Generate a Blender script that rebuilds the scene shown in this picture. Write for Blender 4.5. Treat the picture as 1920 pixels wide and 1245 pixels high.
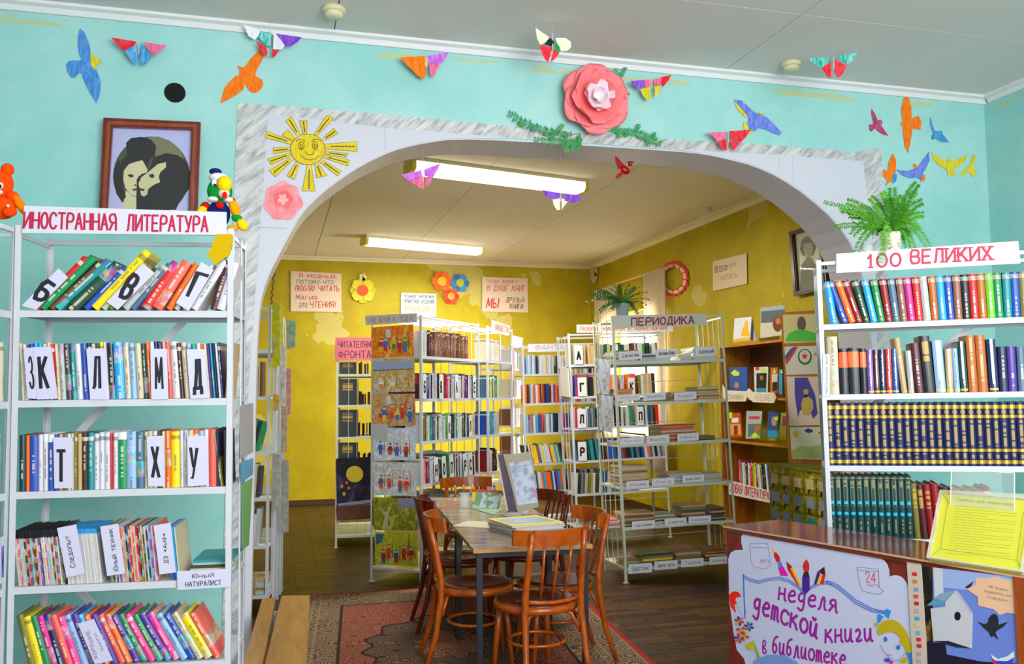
import bpy, bmesh, math, random
from mathutils import Matrix, Vector, Quaternion
for o in list(bpy.data.objects): bpy.data.objects.remove(o)
S = bpy.context.scene
COL = S.collection
random.seed(7)
RND = random.Random(11)
PI = math.pi

# ---------------------------------------------------------------- camera
FPX = 1640.0
CAM = Vector((0, 0, 1.5))
PITCH = math.radians(4.098); YAW = math.radians(15.307); ROLL = 0.008
FW = Vector((math.sin(YAW)*math.cos(PITCH), math.cos(YAW)*math.cos(PITCH), math.sin(PITCH)))
R0 = Vector((math.cos(YAW), -math.sin(YAW), 0)); U0 = R0.cross(FW)
RT = R0*math.cos(ROLL) - U0*math.sin(ROLL); UP = U0*math.cos(ROLL) + R0*math.sin(ROLL)
cd = bpy.data.cameras.new('camera'); cam = bpy.data.objects.new('camera', cd); COL.objects.link(cam)
cd.sensor_width = 36; cd.lens = FPX/1920*36; cd.clip_start = 0.05; cd.clip_end = 200
cam.matrix_world = Matrix(((RT.x, UP.x, -FW.x, CAM.x), (RT.y, UP.y, -FW.y, CAM.y), (RT.z, UP.z, -FW.z, CAM.z), (0, 0, 0, 1)))
S.camera = cam

# ---------------------------------------------------------------- light, world, exposure
S.view_settings.view_transform = 'Standard'; S.view_settings.look = 'None'
S.view_settings.exposure = 0.0; S.view_settings.gamma = 1; S.view_settings.use_curve_mapping = False
W = bpy.data.worlds.new('world'); S.world = W; W.use_nodes = True
W.node_tree.nodes['Background'].inputs[0].default_value = (0.93, 0.96, 1.0, 1)
W.node_tree.nodes['Background'].inputs[1].default_value = 1.6

def area(name, loc, target, sx, sy, power, color=(1, 1, 1)):
    l = bpy.data.lights.new(name, 'AREA'); l.shape = 'RECTANGLE'; l.size = sx; l.size_y = sy
    l.energy = power; l.color = color
    o = bpy.data.objects.new(name, l); COL.objects.link(o); o.location = loc
    o.rotation_euler = (Vector(target) - Vector(loc)).to_track_quat('-Z', 'Y').to_euler()
    return o
# daylight from the tall windows of the front room, behind the photographer
area('window_daylight', (2.2, -2.6, 2.3), (1.6, 4.7, 1.7), 4.5, 2.2, 140, (0.96, 0.97, 1.0))
area('added_ceiling_fill', (1.4, -0.6, 2.0), (1.6, 1.6, 3.47), 2.4, 1.2, 135, (1, 0.98, 0.96))  # added fill pointing up to brighten the front ceiling; no fixture stands there
area('ceiling_lamp_light', (1.2, 0.6, 3.35), (1.2, 0.8, 0), 1.5, 0.4, 30, (1, 0.98, 0.96))
# the two strip lamps of the reading room
area('strip_lamp_light', (1.95, 7.35, 3.30), (1.95, 7.35, 0), 1.6, 0.16, 135, (1, 0.97, 0.86))
area('strip_lamp_light', (1.88, 11.1, 3.30), (1.88, 11.1, 0), 1.6, 0.16, 85, (1, 0.97, 0.86))
# daylight outside the reading room window
area('outdoor_daylight', (6.6, 9.9, 2.6), (3.4, 9.9, 1.2), 3.0, 3.0, 2200, (1, 0.98, 0.93))

sl_ = bpy.data.lights.new('sun', 'SUN'); sl_.energy = 5.0; sl_.angle = 0.02; sl_.color = (1, 0.94, 0.85); so__ = bpy.data.objects.new('sun', sl_); COL.objects.link(so__)
so__.rotation_euler = Vector((-1.5, -1.15, -1.75)).to_track_quat('-Z', 'Y').to_euler(); so__.location = (8, 13, 6)

# ---------------------------------------------------------------- pixel rays onto real surfaces
def ray(px, py): return FW*FPX + RT*(px-960) + UP*(622.5-py)
class Plane:
    def __init__(s, p, n):
        s.p = Vector(p); s.n = Vector(n).normalized()
        if (CAM - s.p).dot(s.n) < 0: s.n = -s.n
    def pt(s, px, py, off=0.0):
        d = ray(px, py); q = s.p + s.n*off
        return CAM + d*((q-CAM).dot(s.n)/d.dot(s.n))
def atz(px, py, z):
    d = ray(px, py); return CAM + d*((z-CAM.z)/d.z)
def atdist(px, py, Z): return CAM + ray(px, py)*(Z/FPX)
CEIL = 3.47; YW = 4.72; YB = 12.57; XR = 4.70; XF = 4.60; TW = 0.31
FWALL = Plane((0, YW, 0), (0, 1, 0)); BWALL = Plane((0, YB, 0), (0, 1, 0)); RWALL = Plane((XR, 0, 0), (1, 0, 0)); RFW = Plane((XF, 0, 0), (1, 0, 0))

# ---------------------------------------------------------------- colours and materials
def lin(h):
    if isinstance(h, (tuple, list)): return tuple(h[:3])
    h = h.lstrip('#'); v = [int(h[i:i+2], 16)/255 for i in (0, 2, 4)]
    return tuple(c/12.92 if c <= 0.04045 else ((c+0.055)/1.055)**2.4 for c in v)
class NT:
    """tiny helper for node expressions"""
    def __init__(s, name, rough=0.6, metal=0, spec=0.4):
        s.m = bpy.data.materials.new(name); s.m.use_nodes = True; s.t = s.m.node_tree
        s.b = s.t.nodes['Principled BSDF']; s.b.inputs['Roughness'].default_value = rough
        s.b.inputs['Metallic'].default_value = metal; s.b.inputs['Specular IOR Level'].default_value = spec
    def new(s, typ, **kw):
        n = s.t.nodes.new(typ)
        for k, v in kw.items(): setattr(n, k, v)
        return n
    def put(s, inp, v):
        if isinstance(v, bpy.types.NodeSocket): s.t.links.new(v, inp)
        elif isinstance(v, (tuple, list)) and inp.type == 'RGBA': inp.default_value = tuple(v[:3]) + (1,)
        else: inp.default_value = v
    def math(s, op, a, b=0.0, c=None):
        n = s.new('ShaderNodeMath', operation=op); s.put(n.inputs[0], a); s.put(n.inputs[1], b)
        if c is not None: s.put(n.inputs[2], c)
        return n.outputs[0]
    def mix(s, f, a, b):
        n = s.new('ShaderNodeMix', data_type='RGBA'); s.put(n.inputs[0], f); s.put(n.inputs[6], a); s.put(n.inputs[7], b); return n.outputs[2]
    def coord(s, kind='Object'):
        return s.new('ShaderNodeTexCoord').outputs[kind]
    def xyz(s, v):
        n = s.new('ShaderNodeSeparateXYZ'); s.put(n.inputs[0], v); return n.outputs
    def mapping(s, v, scale=(1, 1, 1), loc=(0, 0, 0), rot=(0, 0, 0)):
        n = s.new('ShaderNodeMapping'); s.put(n.inputs[0], v); n.inputs['Scale'].default_value = scale; n.inputs['Location'].default_value = loc; n.inputs['Rotation'].default_value = rot
        return n.outputs[0]
    def noise(s, v, scale=5, detail=3, rough=0.5, dist=0.0, out=0):
        n = s.new('ShaderNodeTexNoise'); s.put(n.inputs['Vector'], v); n.inputs['Scale'].default_value = scale; n.inputs['Detail'].default_value = detail
        n.inputs['Roughness'].default_value = rough; n.inputs['Distortion'].default_value = dist; return n.outputs[out]
    def vor(s, v, scale=5, feature='F1', out=1):
        n = s.new('ShaderNodeTexVoronoi', feature=feature); s.put(n.inputs['Vector'], v); n.inputs['Scale'].default_value = scale; return n.outputs[out]
    def ramp(s, f, stops, mode='LINEAR'):
        n = s.new('ShaderNodeValToRGB'); s.put(n.inputs[0], f); r = n.color_ramp; r.interpolation = mode
        while len(r.elements) < len(stops): r.elements.new(0.5)
        for e, (p, c) in zip(r.elements, stops): e.position = p; e.color = lin(c) + (1,)
        return n.outputs[0]
    def between(s, v, lo, hi):
        return s.math('MULTIPLY', s.math('GREATER_THAN', v, lo), s.math('LESS_THAN', v, hi))
    def bump(s, h, strength=0.2, dist=0.01):
        n = s.new('ShaderNodeBump'); s.put(n.inputs['Height'], h); n.inputs['Strength'].default_value = strength; n.inputs['Distance'].default_value = dist
        s.t.links.new(n.outputs[0], s.b.inputs['Normal'])
    def col(s, v): s.put(s.b.inputs['Base Color'], v); return s.m
MC = {}
def M(h, rough=0.55, metal=0.0, spec=0.4):
    k = (h, rough, metal)
    if k not in MC:
        n = NT('m_%s_%d' % (str(h).strip('#'), int(rough*100)), rough, metal, spec); n.col(lin(h)); MC[k] = n.m
    return MC[k]
def emit(name, h, e):
    n = NT(name); n.col(lin(h)); n.b.inputs['Emission Color'].default_value = lin(h) + (1,); n.b.inputs['Emission Strength'].default_value = e; return n.m
def glass(name, h='#ffffff', alpha=0.2, rough=0.05):
    n = NT(name, rough); n.col(lin(h)); n.b.inputs['Alpha'].default_value = alpha; return n.m

# ---------------------------------------------------------------- mesh builder
class MB:
    def __init__(s): s.v = []; s.f = []; s.mi = []; s.m = 0
    def add(s, vs, fs):
        k = len(s.v); s.v += [Vector(v) for v in vs]; s.f += [tuple(i+k for i in f) for f in fs]; s.mi += [s.m]*len(fs); return s
    def box(s, lo, hi, X=None):
        x0, y0, z0 = lo; x1, y1, z1 = hi
        vs = [Vector(p) for p in ((x0,y0,z0),(x1,y0,z0),(x1,y1,z0),(x0,y1,z0),(x0,y0,z1),(x1,y0,z1),(x1,y1,z1),(x0,y1,z1))]
        if X is not None: vs = [X @ v for v in vs]
        return s.add(vs, [(0,3,2,1),(4,5,6,7),(0,1,5,4),(1,2,6,5),(2,3,7,6),(3,0,4,7)])
    def tube(s, pts, r, n=8, flat=1.0, closed=False):
        pts = [Vector(p) for p in pts]; rs = r if isinstance(r, (list, tuple)) else [r]*len(pts)
        k = len(s.v); N = len(pts); up = None
        for i, p in enumerate(pts):
            t = (pts[min(i+1, N-1)] - pts[max(i-1, 0)])
            if closed: t = pts[(i+1) % N] - pts[i-1]
            t.normalize()
            if up is None: up = Vector((0, 0, 1)) if abs(t.z) < 0.9 else Vector((1, 0, 0))
            a = t.cross(up).normalized(); b = a.cross(t).normalized(); up = b
            for j in range(n):
                q = 2*PI*j/n; s.v.append(p + a*(math.cos(q)*rs[i]) + b*(math.sin(q)*rs[i]*flat))
        for i in range(N if closed else N-1):
            for j in range(n):
                a0 = k+i*n+j; a1 = k+i*n+(j+1) % n; i2 = (i+1) % N
                s.f.append((a0, a1, k+i2*n+(j+1) % n, k+i2*n+j)); s.mi.append(s.m)
        if not closed:
            s.f.append(tuple(k+j for j in reversed(range(n)))); s.mi.append(s.m)
            s.f.append(tuple(k+(N-1)*n+j for j in range(n))); s.mi.append(s.m)
        return s
    def lathe(s, prof, n=20, c=(0, 0, 0), X=None):
        k = len(s.v); c = Vector(c)
        for r, z in prof:
            for j in range(n):
                v = Vector((r*math.cos(2*PI*j/n), r*math.sin(2*PI*j/n), z)); v = X @ v if X is not None else v; s.v.append(v + c)
        for i in range(len(prof)-1):
            for j in range(n):
                s.f.append((k+i*n+j, k+i*n+(j+1) % n, k+(i+1)*n+(j+1) % n, k+(i+1)*n+j)); s.mi.append(s.m)
        s.f.append(tuple(k+j for j in reversed(range(n)))); s.mi.append(s.m)
        s.f.append(tuple(k+(len(prof)-1)*n+j for j in range(n))); s.mi.append(s.m)
        return s
    def ball(s, c, r, n=14, m=9, X=None):
        rx, ry, rz = r if isinstance(r, (list, tuple)) else (r, r, r)
        prof = [(math.sin(PI*i/m), -math.cos(PI*i/m)) for i in range(m+1)]
        prof[0] = (0.02, -1); prof[-1] = (0.02, 1)
        T = Matrix.Diagonal((rx, ry, rz, 1)); T = (X @ T) if X is not None else T
        return s.lathe(prof, n, c, T)
    def prism(s, pts, nrm, th):
        """polygon (3D points) extruded by th along nrm; front cap is at +th"""
        n = len(pts); nrm = Vector(nrm); a = [Vector(p) for p in pts]
        ar = Vector((0, 0, 0))
        for i in range(n): ar += a[i].cross(a[(i+1) % n])
        if ar.dot(nrm) < 0: a.reverse()
        b = [p + nrm*th for p in a]; k = len(s.v); s.v += a + b
        fs = [tuple(k+i for i in reversed(range(n))), tuple(k+n+i for i in range(n))] + [(k+i, k+(i+1) % n, k+n+(i+1) % n, k+n+i) for i in range(n)]
        s.f += fs; s.mi += [s.m]*len(fs); return s
    def build(s, name, mats, parent=None, smooth=False, mat4=None):
        me = bpy.data.meshes.new(name); me.from_pydata([tuple(v) for v in s.v], [], s.f)
        if not isinstance(mats, (list, tuple)): mats = [mats]
        for m in mats: me.materials.append(m)
        if len(mats) > 1: me.polygons.foreach_set('material_index', s.mi)
        if smooth: me.polygons.foreach_set('use_smooth', [True]*len(me.polygons))
        me.update()
        return link(name, me, parent, mat4)
def link(name, me, parent=None, mat4=None):
    o = bpy.data.objects.new(name, me); COL.objects.link(o)
    if parent is not None: o.parent = parent
    if mat4 is not None: o.matrix_basis = mat4
    return o
def tag(o, label=None, cat=None, group=None, kind=None):
    if label: o['label'] = label
    if cat: o['category'] = cat
    if group: o['group'] = group
    if kind: o['kind'] = kind
    return o
def empty(name, mat4=None, label=None, cat=None, group=None, kind=None):
    o = bpy.data.objects.new(name, None); COL.objects.link(o); o.empty_display_size = 0.05
    if mat4 is not None: o.matrix_basis = mat4 if isinstance(mat4, Matrix) else Matrix.Translation(Vector(mat4))
    return tag(o, label, cat, group, kind)
def structure(mb, name, m, parent=None): return tag(mb.build(name, m, parent), kind='structure' if parent is None else None)
def origin_to(o, p):
    """move a mesh object's origin to p (mesh given in world coordinates, unparented)"""
    p = Vector(p); o.data.transform(Matrix.Translation(-p)); o.matrix_basis = Matrix.Translation(p); return o
ORD = 'zeroth first second third fourth fifth sixth seventh eighth ninth tenth eleventh twelfth thirteenth fourteenth fifteenth sixteenth seventeenth eighteenth nineteenth'.split()
def ordn(n):
    if n < 20: return ORD[n]
    t = {2: 'twent', 3: 'thirt', 4: 'fort', 5: 'fift', 6: 'sixt'}[n//10]
    return t+'ieth' if n % 10 == 0 else t+'y-'+ORD[n % 10]

# flat things laid on a real plane; corners are found with the camera ray
def pflat(P, pts, off=0.0): return [P.pt(x, y, off) for x, y in pts]
def sheet(name, P, pts, m, th=0.002, off=0.002, parent=None, center=True):
    mb = MB(); q = pflat(P, pts, off); mb.prism(q, P.n, th); o = mb.build(name, m, parent)
    if parent is None and center:
        c = sum(q, Vector())/len(q); origin_to(o, c)
    return o
_E = [(0.5+0.5*math.cos(a), 0.5+0.5*math.sin(a)) for a in [2*PI*i/16 for i in range(17)]]
GL = {'А': [[(0, 0), (.5, 1), (1, 0)], [(.2, .35), (.8, .35)]], 'Б': [[(.9, 1), (0, 1), (0, 0), (.7, 0), (1, .15), (1, .4), (.7, .55), (0, .55)]], 'В': [[(0, .52), (.7, .52), (.9, .65), (.9, .87), (.7, 1), (0, 1), (0, 0), (.75, 0), (1, .14), (1, .38), (.7, .52)]],
 'Г': [[(0, 0), (0, 1), (.95, 1)]], 'Д': [[(0, -.15), (0, .04), (1, .04), (1, -.15)], [(.15, .04), (.32, .6), (.32, 1), (.85, 1), (.85, .04)]], 'Е': [[(.9, 1), (0, 1), (0, 0), (.9, 0)], [(0, .5), (.75, .5)]], 'Ж': [[(0, 1), (.5, .5), (0, 0)], [(1, 1), (.5, .5), (1, 0)], [(.5, 1), (.5, 0)]],
 'З': [[(.03, .84), (.3, 1), (.7, 1), (.95, .8), (.88, .6), (.6, .52), (.35, .52)], [(.6, .52), (1, .38), (1, .15), (.7, 0), (.3, 0), (0, .18)]], 'И': [[(0, 1), (0, 0), (1, 1), (1, 0)]], 'Й': [[(0, 1), (0, 0), (1, 1), (1, 0)], [(.28, 1.22), (.5, 1.1), (.72, 1.22)]], 'К': [[(0, 0), (0, 1)], [(.95, 1), (0, .42)], [(.28, .6), (1, 0)]],
 'Л': [[(0, 0), (.14, .08), (.3, 1), (.95, 1), (.95, 0)]], 'М': [[(0, 0), (.08, 1), (.5, .2), (.92, 1), (1, 0)]], 'Н': [[(0, 0), (0, 1)], [(1, 0), (1, 1)], [(0, .5), (1, .5)]], 'О': [_E], 'П': [[(0, 0), (0, 1), (1, 1), (1, 0)]], 'Р': [[(0, 0), (0, 1), (.7, 1), (1, .86), (1, .6), (.7, .46), (0, .46)]],
 'С': [[(1, .82), (.75, 1), (.3, 1), (0, .7), (0, .3), (.3, 0), (.75, 0), (1, .18)]], 'Т': [[(0, 1), (1, 1)], [(.5, 1), (.5, 0)]], 'У': [[(0, 1), (.5, .38)], [(1, 1), (.45, 0), (.1, 0)]], 'Ф': [[(.5, 0), (.5, 1)], [(x, .2+.65*y) for x, y in _E]], 'Х': [[(0, 1), (1, 0)], [(1, 1), (0, 0)]], 'Ц': [[(0, 1), (0, .04), (.9, .04), (.9, 1)], [(.9, .04), (1.05, .04), (1.05, -.18)]],
 'Ч': [[(0, 1), (0, .6), (.3, .45), (1, .48)], [(1, 1), (1, 0)]], 'Ш': [[(0, 1), (0, 0), (1, 0), (1, 1)], [(.5, 0), (.5, 1)]], 'Щ': [[(0, 1), (0, .04), (.95, .04), (.95, 1)], [(.48, .04), (.48, 1)], [(.95, .04), (1.08, .04), (1.08, -.18)]], 'Ы': [[(0, 1), (0, 0), (.4, 0), (.6, .14), (.6, .36), (.4, .5), (0, .5)], [(1, 1), (1, 0)]],
 'Ь': [[(0, 1), (0, 0), (.65, 0), (.9, .14), (.9, .36), (.65, .5), (0, .5)]], 'Э': [[(0, .82), (.25, 1), (.7, 1), (1, .7), (1, .3), (.7, 0), (.25, 0), (0, .18)], [(.4, .5), (1, .5)]], 'Ю': [[(0, 0), (0, 1)], [(0, .5), (.35, .5)], [(.35+.65*x, y) for x, y in _E]], 'Я': [[(1, 0), (1, 1), (.3, 1), (0, .86), (0, .6), (.3, .46), (1, .46)], [(.5, .46), (0, 0)]],
 'Ё': [[(.9, 1), (0, 1), (0, 0), (.9, 0)], [(0, .5), (.75, .5)]], '1': [[(0, .72), (.5, 1), (.5, 0)]], '0': [_E], '2': [[(0, .75), (.2, 1), (.8, 1), (1, .7), (0, 0), (1, 0)]], '4': [[(.7, 0), (.7, 1), (0, .3), (1, .3)]], '!': [[(.5, 1), (.5, .3)], [(.5, .1), (.5, 0)]], '-': [[(0, .45), (1, .45)]], '–': [[(0, .5), (1, .5)]], ',': [[(.6, .1), (.3, -.15)]], '«': [[(.5, .7), (.1, .5), (.5, .3)], [(.95, .7), (.5, .5), (.95, .3)]], '»': [[(.5, .7), (.9, .5), (.5, .3)], [(.05, .7), (.5, .5), (.05, .3)]]}
HAND = {'н': [[(0, 1), (0, 0)], [(0, .5), (.8, .55)], [(.8, 1), (.8, .15), (1.05, 0)]], 'е': [[(0, .5), (.9, .62), (.8, .95), (.4, 1), (0, .6), (.05, .2), (.4, 0), (.95, .15)]], 'д': [[(.8, .9), (.4, 1), (0, .7), (.1, .3), (.5, .25), (.8, .5)], [(.8, 1), (.8, -.3), (.5, -.55), (.05, -.35)]], 'л': [[(0, -.05), (.2, 0), (.4, 1), (.7, 1), (.75, .1), (1, 0)]],
 'я': [[(1.05, 0), (.85, .1), (.75, 1), (.3, 1), (.05, .8), (.2, .55), (.75, .5)], [(.5, .5), (0, 0)]], 'т': [[(0, 0), (.05, 1)], [(.05, .8), (.25, 1), (.4, .85), (.42, 0)], [(.42, .8), (.65, 1), (.8, .85), (.85, .1), (1.05, 0)]], 'с': GL['С'], 'к': [[(0, 0), (0, 1)], [(.8, 1), (.05, .5), (.6, .42), (.95, 0)]], 'о': GL['О'], 'и': [[(0, 1), (0, .2), (.25, 0), (.6, .2), (.75, 1)], [(.75, 1), (.75, .1), (1, 0)]],
 'й': [[(0, 1), (0, .2), (.25, 0), (.6, .2), (.75, 1)], [(.75, 1), (.75, .1), (1, 0)], [(.2, 1.35), (.4, 1.2), (.6, 1.35)]], 'г': [[(.05, .8), (.4, 1), (.75, .8), (.6, .4), (.1, .1), (.4, 0), (.95, .12)]], 'в': [[(.1, .6), (.1, 1.5), (.5, 1.5), (.6, 1.1), (.15, .65), (.6, .55), (.75, .2), (.4, 0), (.1, .1), (.1, .6)]], 'б': [[(.9, 1.55), (.3, 1.4), (.05, .9), (0, .3), (.4, 0), (.8, .3), (.7, .75), (.3, .85), (.05, .6)]]}
WIDE = {'Ш': 1.3, 'Щ': 1.35, 'Ж': 1.3, 'Ю': 1.35, 'М': 1.25, 'Ф': 1.2, 'Ы': 1.25, '1': 0.55, '!': 0.4, ' ': 0.75, '-': 0.6, ',': 0.35, 'Г': 0.85}
def chaikin(p):
    out = [p[0]]
    for a, b in zip(p, p[1:]): out += [(a[0]*.75+b[0]*.25, a[1]*.75+b[1]*.25), (a[0]*.25+b[0]*.75, a[1]*.25+b[1]*.75)]
    return out + [p[-1]]
def stroke_text(s, aspect, sw=0.12, hand=False, serif=False, slant=0.0):
    """letters drawn as pen strokes; fills a box of height 1 and width aspect"""
    cell = 0.62; gap = 0.24; adv = []; 
    for ch in s: adv.append(cell*WIDE.get(ch.upper(), 1.0))
    sw = min(sw, aspect/len(s)*(0.26 if s in 'МЖШ' else 0.34))
    k = max(0.05, (aspect-sw))/max(0.01, sum(adv)+gap*(len(s)-1)); x = sw/2; vs = []; fs = []
    for ch, w in zip(s, adv):
        low = ch.islower(); g = HAND.get(ch) if hand else None
        if g is None: g = GL.get(ch.upper(), [])
        hy = (0.62 if hand else 0.74) if low and s != s.lower() or (low and hand) else 1.0
        hy *= (1-sw); 
        for st in g:
            if len(st) >= 6 or hand and len(st) > 2: st = chaikin(st)
            pts = [(x+p[0]*w*k + slant*p[1]*hy, sw/2+p[1]*hy) for p in st]
            for i, (a, b) in enumerate(zip(pts, pts[1:])):
                dx, dy = b[0]-a[0], b[1]-a[1]; L_ = math.hypot(dx, dy)
                if L_ < 1e-5: continue
                ux, uy = dx/L_, dy/L_; h = sw/2; e = h*0.85; n0 = len(vs)
                vs += [Vector((a[0]-uy*-h*-1-ux*e*.8, a[1]-ux*h-uy*e*.8, 0)) if False else Vector((a[0]+uy*h-ux*e*.8, a[1]-ux*h-uy*e*.8, 0)), Vector((b[0]+uy*h+ux*e*.8, b[1]-ux*h+uy*e*.8, 0)), Vector((b[0]-uy*h+ux*e*.8, b[1]+ux*h+uy*e*.8, 0)), Vector((a[0]-uy*h-ux*e*.8, a[1]+ux*h-uy*e*.8, 0))]
                fs.append((n0, n0+1, n0+2, n0+3))
            if serif:
                for p, q in ((pts[0], pts[1]), (pts[-1], pts[-2])):
                    if abs(p[1]-q[1]) > 0.3:
                        n0 = len(vs); r = sw*1.25; t = sw*0.35; vs += [Vector((p[0]-r, p[1]-t, 0)), Vector((p[0]+r, p[1]-t, 0)), Vector((p[0]+r, p[1]+t, 0)), Vector((p[0]-r, p[1]+t, 0))]; fs.append((n0, n0+1, n0+2, n0+3))
        x += (w+gap)*k
    return vs, fs
def text_on(mb, P, s, quad, off, bold=0.0, shear=0.0, hand=False, serif=False):
    """lettering fitted into a four-corner area (BL, BR, TR, TL) of a plane"""
    q = [p if isinstance(p, Vector) else P.pt(p[0], p[1], 0) for p in quad]
    H_ = ((q[3]-q[0]).length+(q[2]-q[1]).length)/2; A_ = (q[1]-q[0]).length/max(H_, 1e-5)
    vs, fs = stroke_text(s, A_, 0.105+2.0*bold, hand, serif, shear*0.6); out = []
    for i, v in enumerate(vs):
        a = v.x/A_; b = v.y; out.append((q[0]*(1-a)+q[1]*a)*(1-b) + (q[3]*(1-a)+q[2]*a)*b + P.n*(off + 0.00002*((i//4) % 7)))
    mb.add(out, fs)
def lettering(P, lines, m, parent, off=0.0035, name='lettering', bold=0.01, shear=0.0):
    mb = MB()
    for s, quad in lines: text_on(mb, P, s, quad, off, bold, shear)
    o = mb.build(name, m, parent)
    if parent is not None and parent.matrix_basis != Matrix.Identity(4): o.matrix_basis = parent.matrix_basis.inverted()
    return o
def child_sheet(name, P, pts, m, parent, th=0.001, off=0.003):
    mb = MB().prism(pflat(P, pts, off), P.n, th); o = mb.build(name, m, parent)
    o.matrix_basis = parent.matrix_basis.inverted(); return o
def child(mb, name, m, parent, smooth=False):
    o = mb.build(name, m, parent, smooth); o.matrix_basis = parent.matrix_basis.inverted(); return o
def Q(x0, y0, x1, y1, dy=0.0):
    """quad BL BR TR TL; dy = rise of the right end in pixels"""
    return [(x0, y1), (x1, y1-dy), (x1, y0-dy), (x0, y0)]

def wm(o):
    m = o.matrix_basis.copy()
    while o.parent is not None: o = o.parent; m = o.matrix_basis @ m
    return m
def child(mb, name, m, parent, smooth=False):
    o = mb.build(name, m, parent, smooth); o.matrix_basis = wm(parent).inverted(); return o
def child_sheet(name, P, pts, m, parent, th=0.001, off=0.003):
    return child(MB().prism(pflat(P, pts, off), P.n, th), name, m, parent)
def lettering(P, lines, m, parent, off=0.0035, name='lettering', bold=0.01, shear=0.0, hand=False, serif=False):
    mb = MB()
    for s, quad in lines: text_on(mb, P, s, quad, off, bold, shear, hand, serif)
    return child(mb, name, m, parent)

# ---------------------------------------------------------------- surface materials
def mat_blue():
    n = NT('turquoise_paint', 0.45, 0, 0.35); c = n.coord()
    a = n.noise(c, 0.9, 4, 0.6); b = n.noise(c, 3.5, 5, 0.65, 0.6)
    k = n.mix(n.ramp(b, [(0.42, '#000000'), (0.75, '#ffffff')]), lin('#90d0cb'), lin('#a4d8d5'))
    k = n.mix(n.math('MULTIPLY', n.ramp(a, [(0.45, '#000000'), (0.7, '#ffffff')]), 0.35), k, lin('#c0e6e6'))
    z = n.xyz(c)[2]
    st = n.math('MULTIPLY', n.between(z, 3.36, 3.40), n.math('GREATER_THAN', n.noise(n.mapping(c, (1, 1, 6)), 2.6, 3), 0.53))
    k = n.mix(n.math('MULTIPLY', st, 0.6), k, lin('#c9c06a'))
    n.bump(n.noise(c, 25, 4), 0.08, 0.01); return n.col(k)
def mat_yellow():
    n = NT('yellow_paint', 0.55, 0, 0.3); c = n.coord()
    a = n.noise(c, 0.8, 3, 0.55); b = n.noise(c, 2.2, 4, 0.6, 0.5)
    k = n.mix(n.ramp(b, [(0.35, '#000000'), (0.7, '#ffffff')]), lin('#a89200'), lin('#b8a604'))
    k = n.mix(n.math('MULTIPLY', n.math('GREATER_THAN', n.math('ADD', a, n.math('MULTIPLY', n.noise(c, 9, 4), 0.12)), 0.66), 0.4), k, lin('#d8cc8a'))
    n.bump(n.noise(c, 18, 4), 0.08, 0.01); return n.col(k)
def mat_marble():
    n = NT('marble_film', 0.3, 0, 0.5); c = n.mapping(n.coord(), (1, 1, 1), rot=(0, 0.75, 0))
    s = n.noise(n.mapping(c, (9, 1, 42)), 1.0, 4, 0.6, 0.5); s2 = n.noise(n.mapping(c, (4, 1, 14)), 1.0, 3)
    k = n.ramp(s, [(0.33, '#8e9195'), (0.5, '#c4c6c8'), (0.68, '#e2e3e4')])
    return n.col(n.mix(n.math('MULTIPLY', s2, 0.45), k, lin('#b4b6b8')))
def mat_wood(name, a, b, scale=(1, 12, 12), rough=0.35, rot=(0, 0, 0)):
    n = NT(name, rough, 0, 0.5); c = n.mapping(n.coord(), scale, rot=rot)
    s = n.noise(c, 2.2, 5, 0.6, 1.1); r = n.new('ShaderNodeObjectInfo').outputs['Random']
    k = n.ramp(s, [(0.3, a), (0.68, b)])
    return n.col(n.mix(n.math('MULTIPLY', r, 0.18), k, lin(a)))
def mat_floor():
    n = NT('parquet_wood', 0.42, 0, 0.25); o = n.coord(); r = n.new('ShaderNodeObjectInfo').outputs['Random']
    g = n.new('ShaderNodeNewGeometry').outputs['Position']
    cell = n.vor(n.mapping(g, (3.0, 14.0, 1)), 1.0, 'F1', 1); cx = n.xyz(cell)[0]
    s = n.noise(n.mapping(g, (3, 40, 3)), 1, 4, 0.6)
    k = n.ramp(n.math('ADD', n.math('MULTIPLY', r, 0.45), n.math('MULTIPLY', s, 0.6)), [(0.2, '#2a180a'), (0.55, '#412810'), (0.85, '#5c3c18')])
    k = n.mix(n.math('MULTIPLY', n.math('GREATER_THAN', r, 0.98), 0.5), k, lin('#7a5c20'))
    return n.col(k)
def mat_floor_far():
    n = NT('parquet_wood_far', 0.42, 0, 0.25)
    g = n.new('ShaderNodeNewGeometry').outputs['Position']
    br = n.new('ShaderNodeTexBrick'); n.put(br.inputs['Vector'], g)
    for k_, v in (('Scale', 1.0), ('Brick Width', 0.4), ('Row Height', 0.07), ('Mortar Size', 0.002), ('Bias', 0.0)): br.inputs[k_].default_value = v
    br.inputs['Color1'].default_value = lin('#2e1b0c')+(1,); br.inputs['Color2'].default_value = lin('#4a3014')+(1,); br.inputs['Mortar'].default_value = lin('#1c1006')+(1,)
    return n.col(br.outputs[0])
def mat_ceil(name, a, b):
    n = NT(name, 0.75, 0, 0.2); c = n.new('ShaderNodeNewGeometry').outputs['Position']
    return n.col(n.mix(n.noise(c, 2.0, 3), lin(a), lin(b)))
MBLUE = mat_blue(); MYEL = mat_yellow(); MMARB = mat_marble(); MFLOOR = mat_floor(); MFLOORF = mat_floor_far()
MCF = mat_ceil('front_ceiling_paint', '#dedcd8', '#e6e3de'); MCB = mat_ceil('back_ceiling_paint', '#e6dac2', '#ece2d0')
WHITE_SH = M('#ced0dc', 0.22); WHITE = M('#e9eaec', 0.4); RACKW = M('#c6cad2', 0.35); RACKG = M('#c6cdbd', 0.4)

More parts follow.
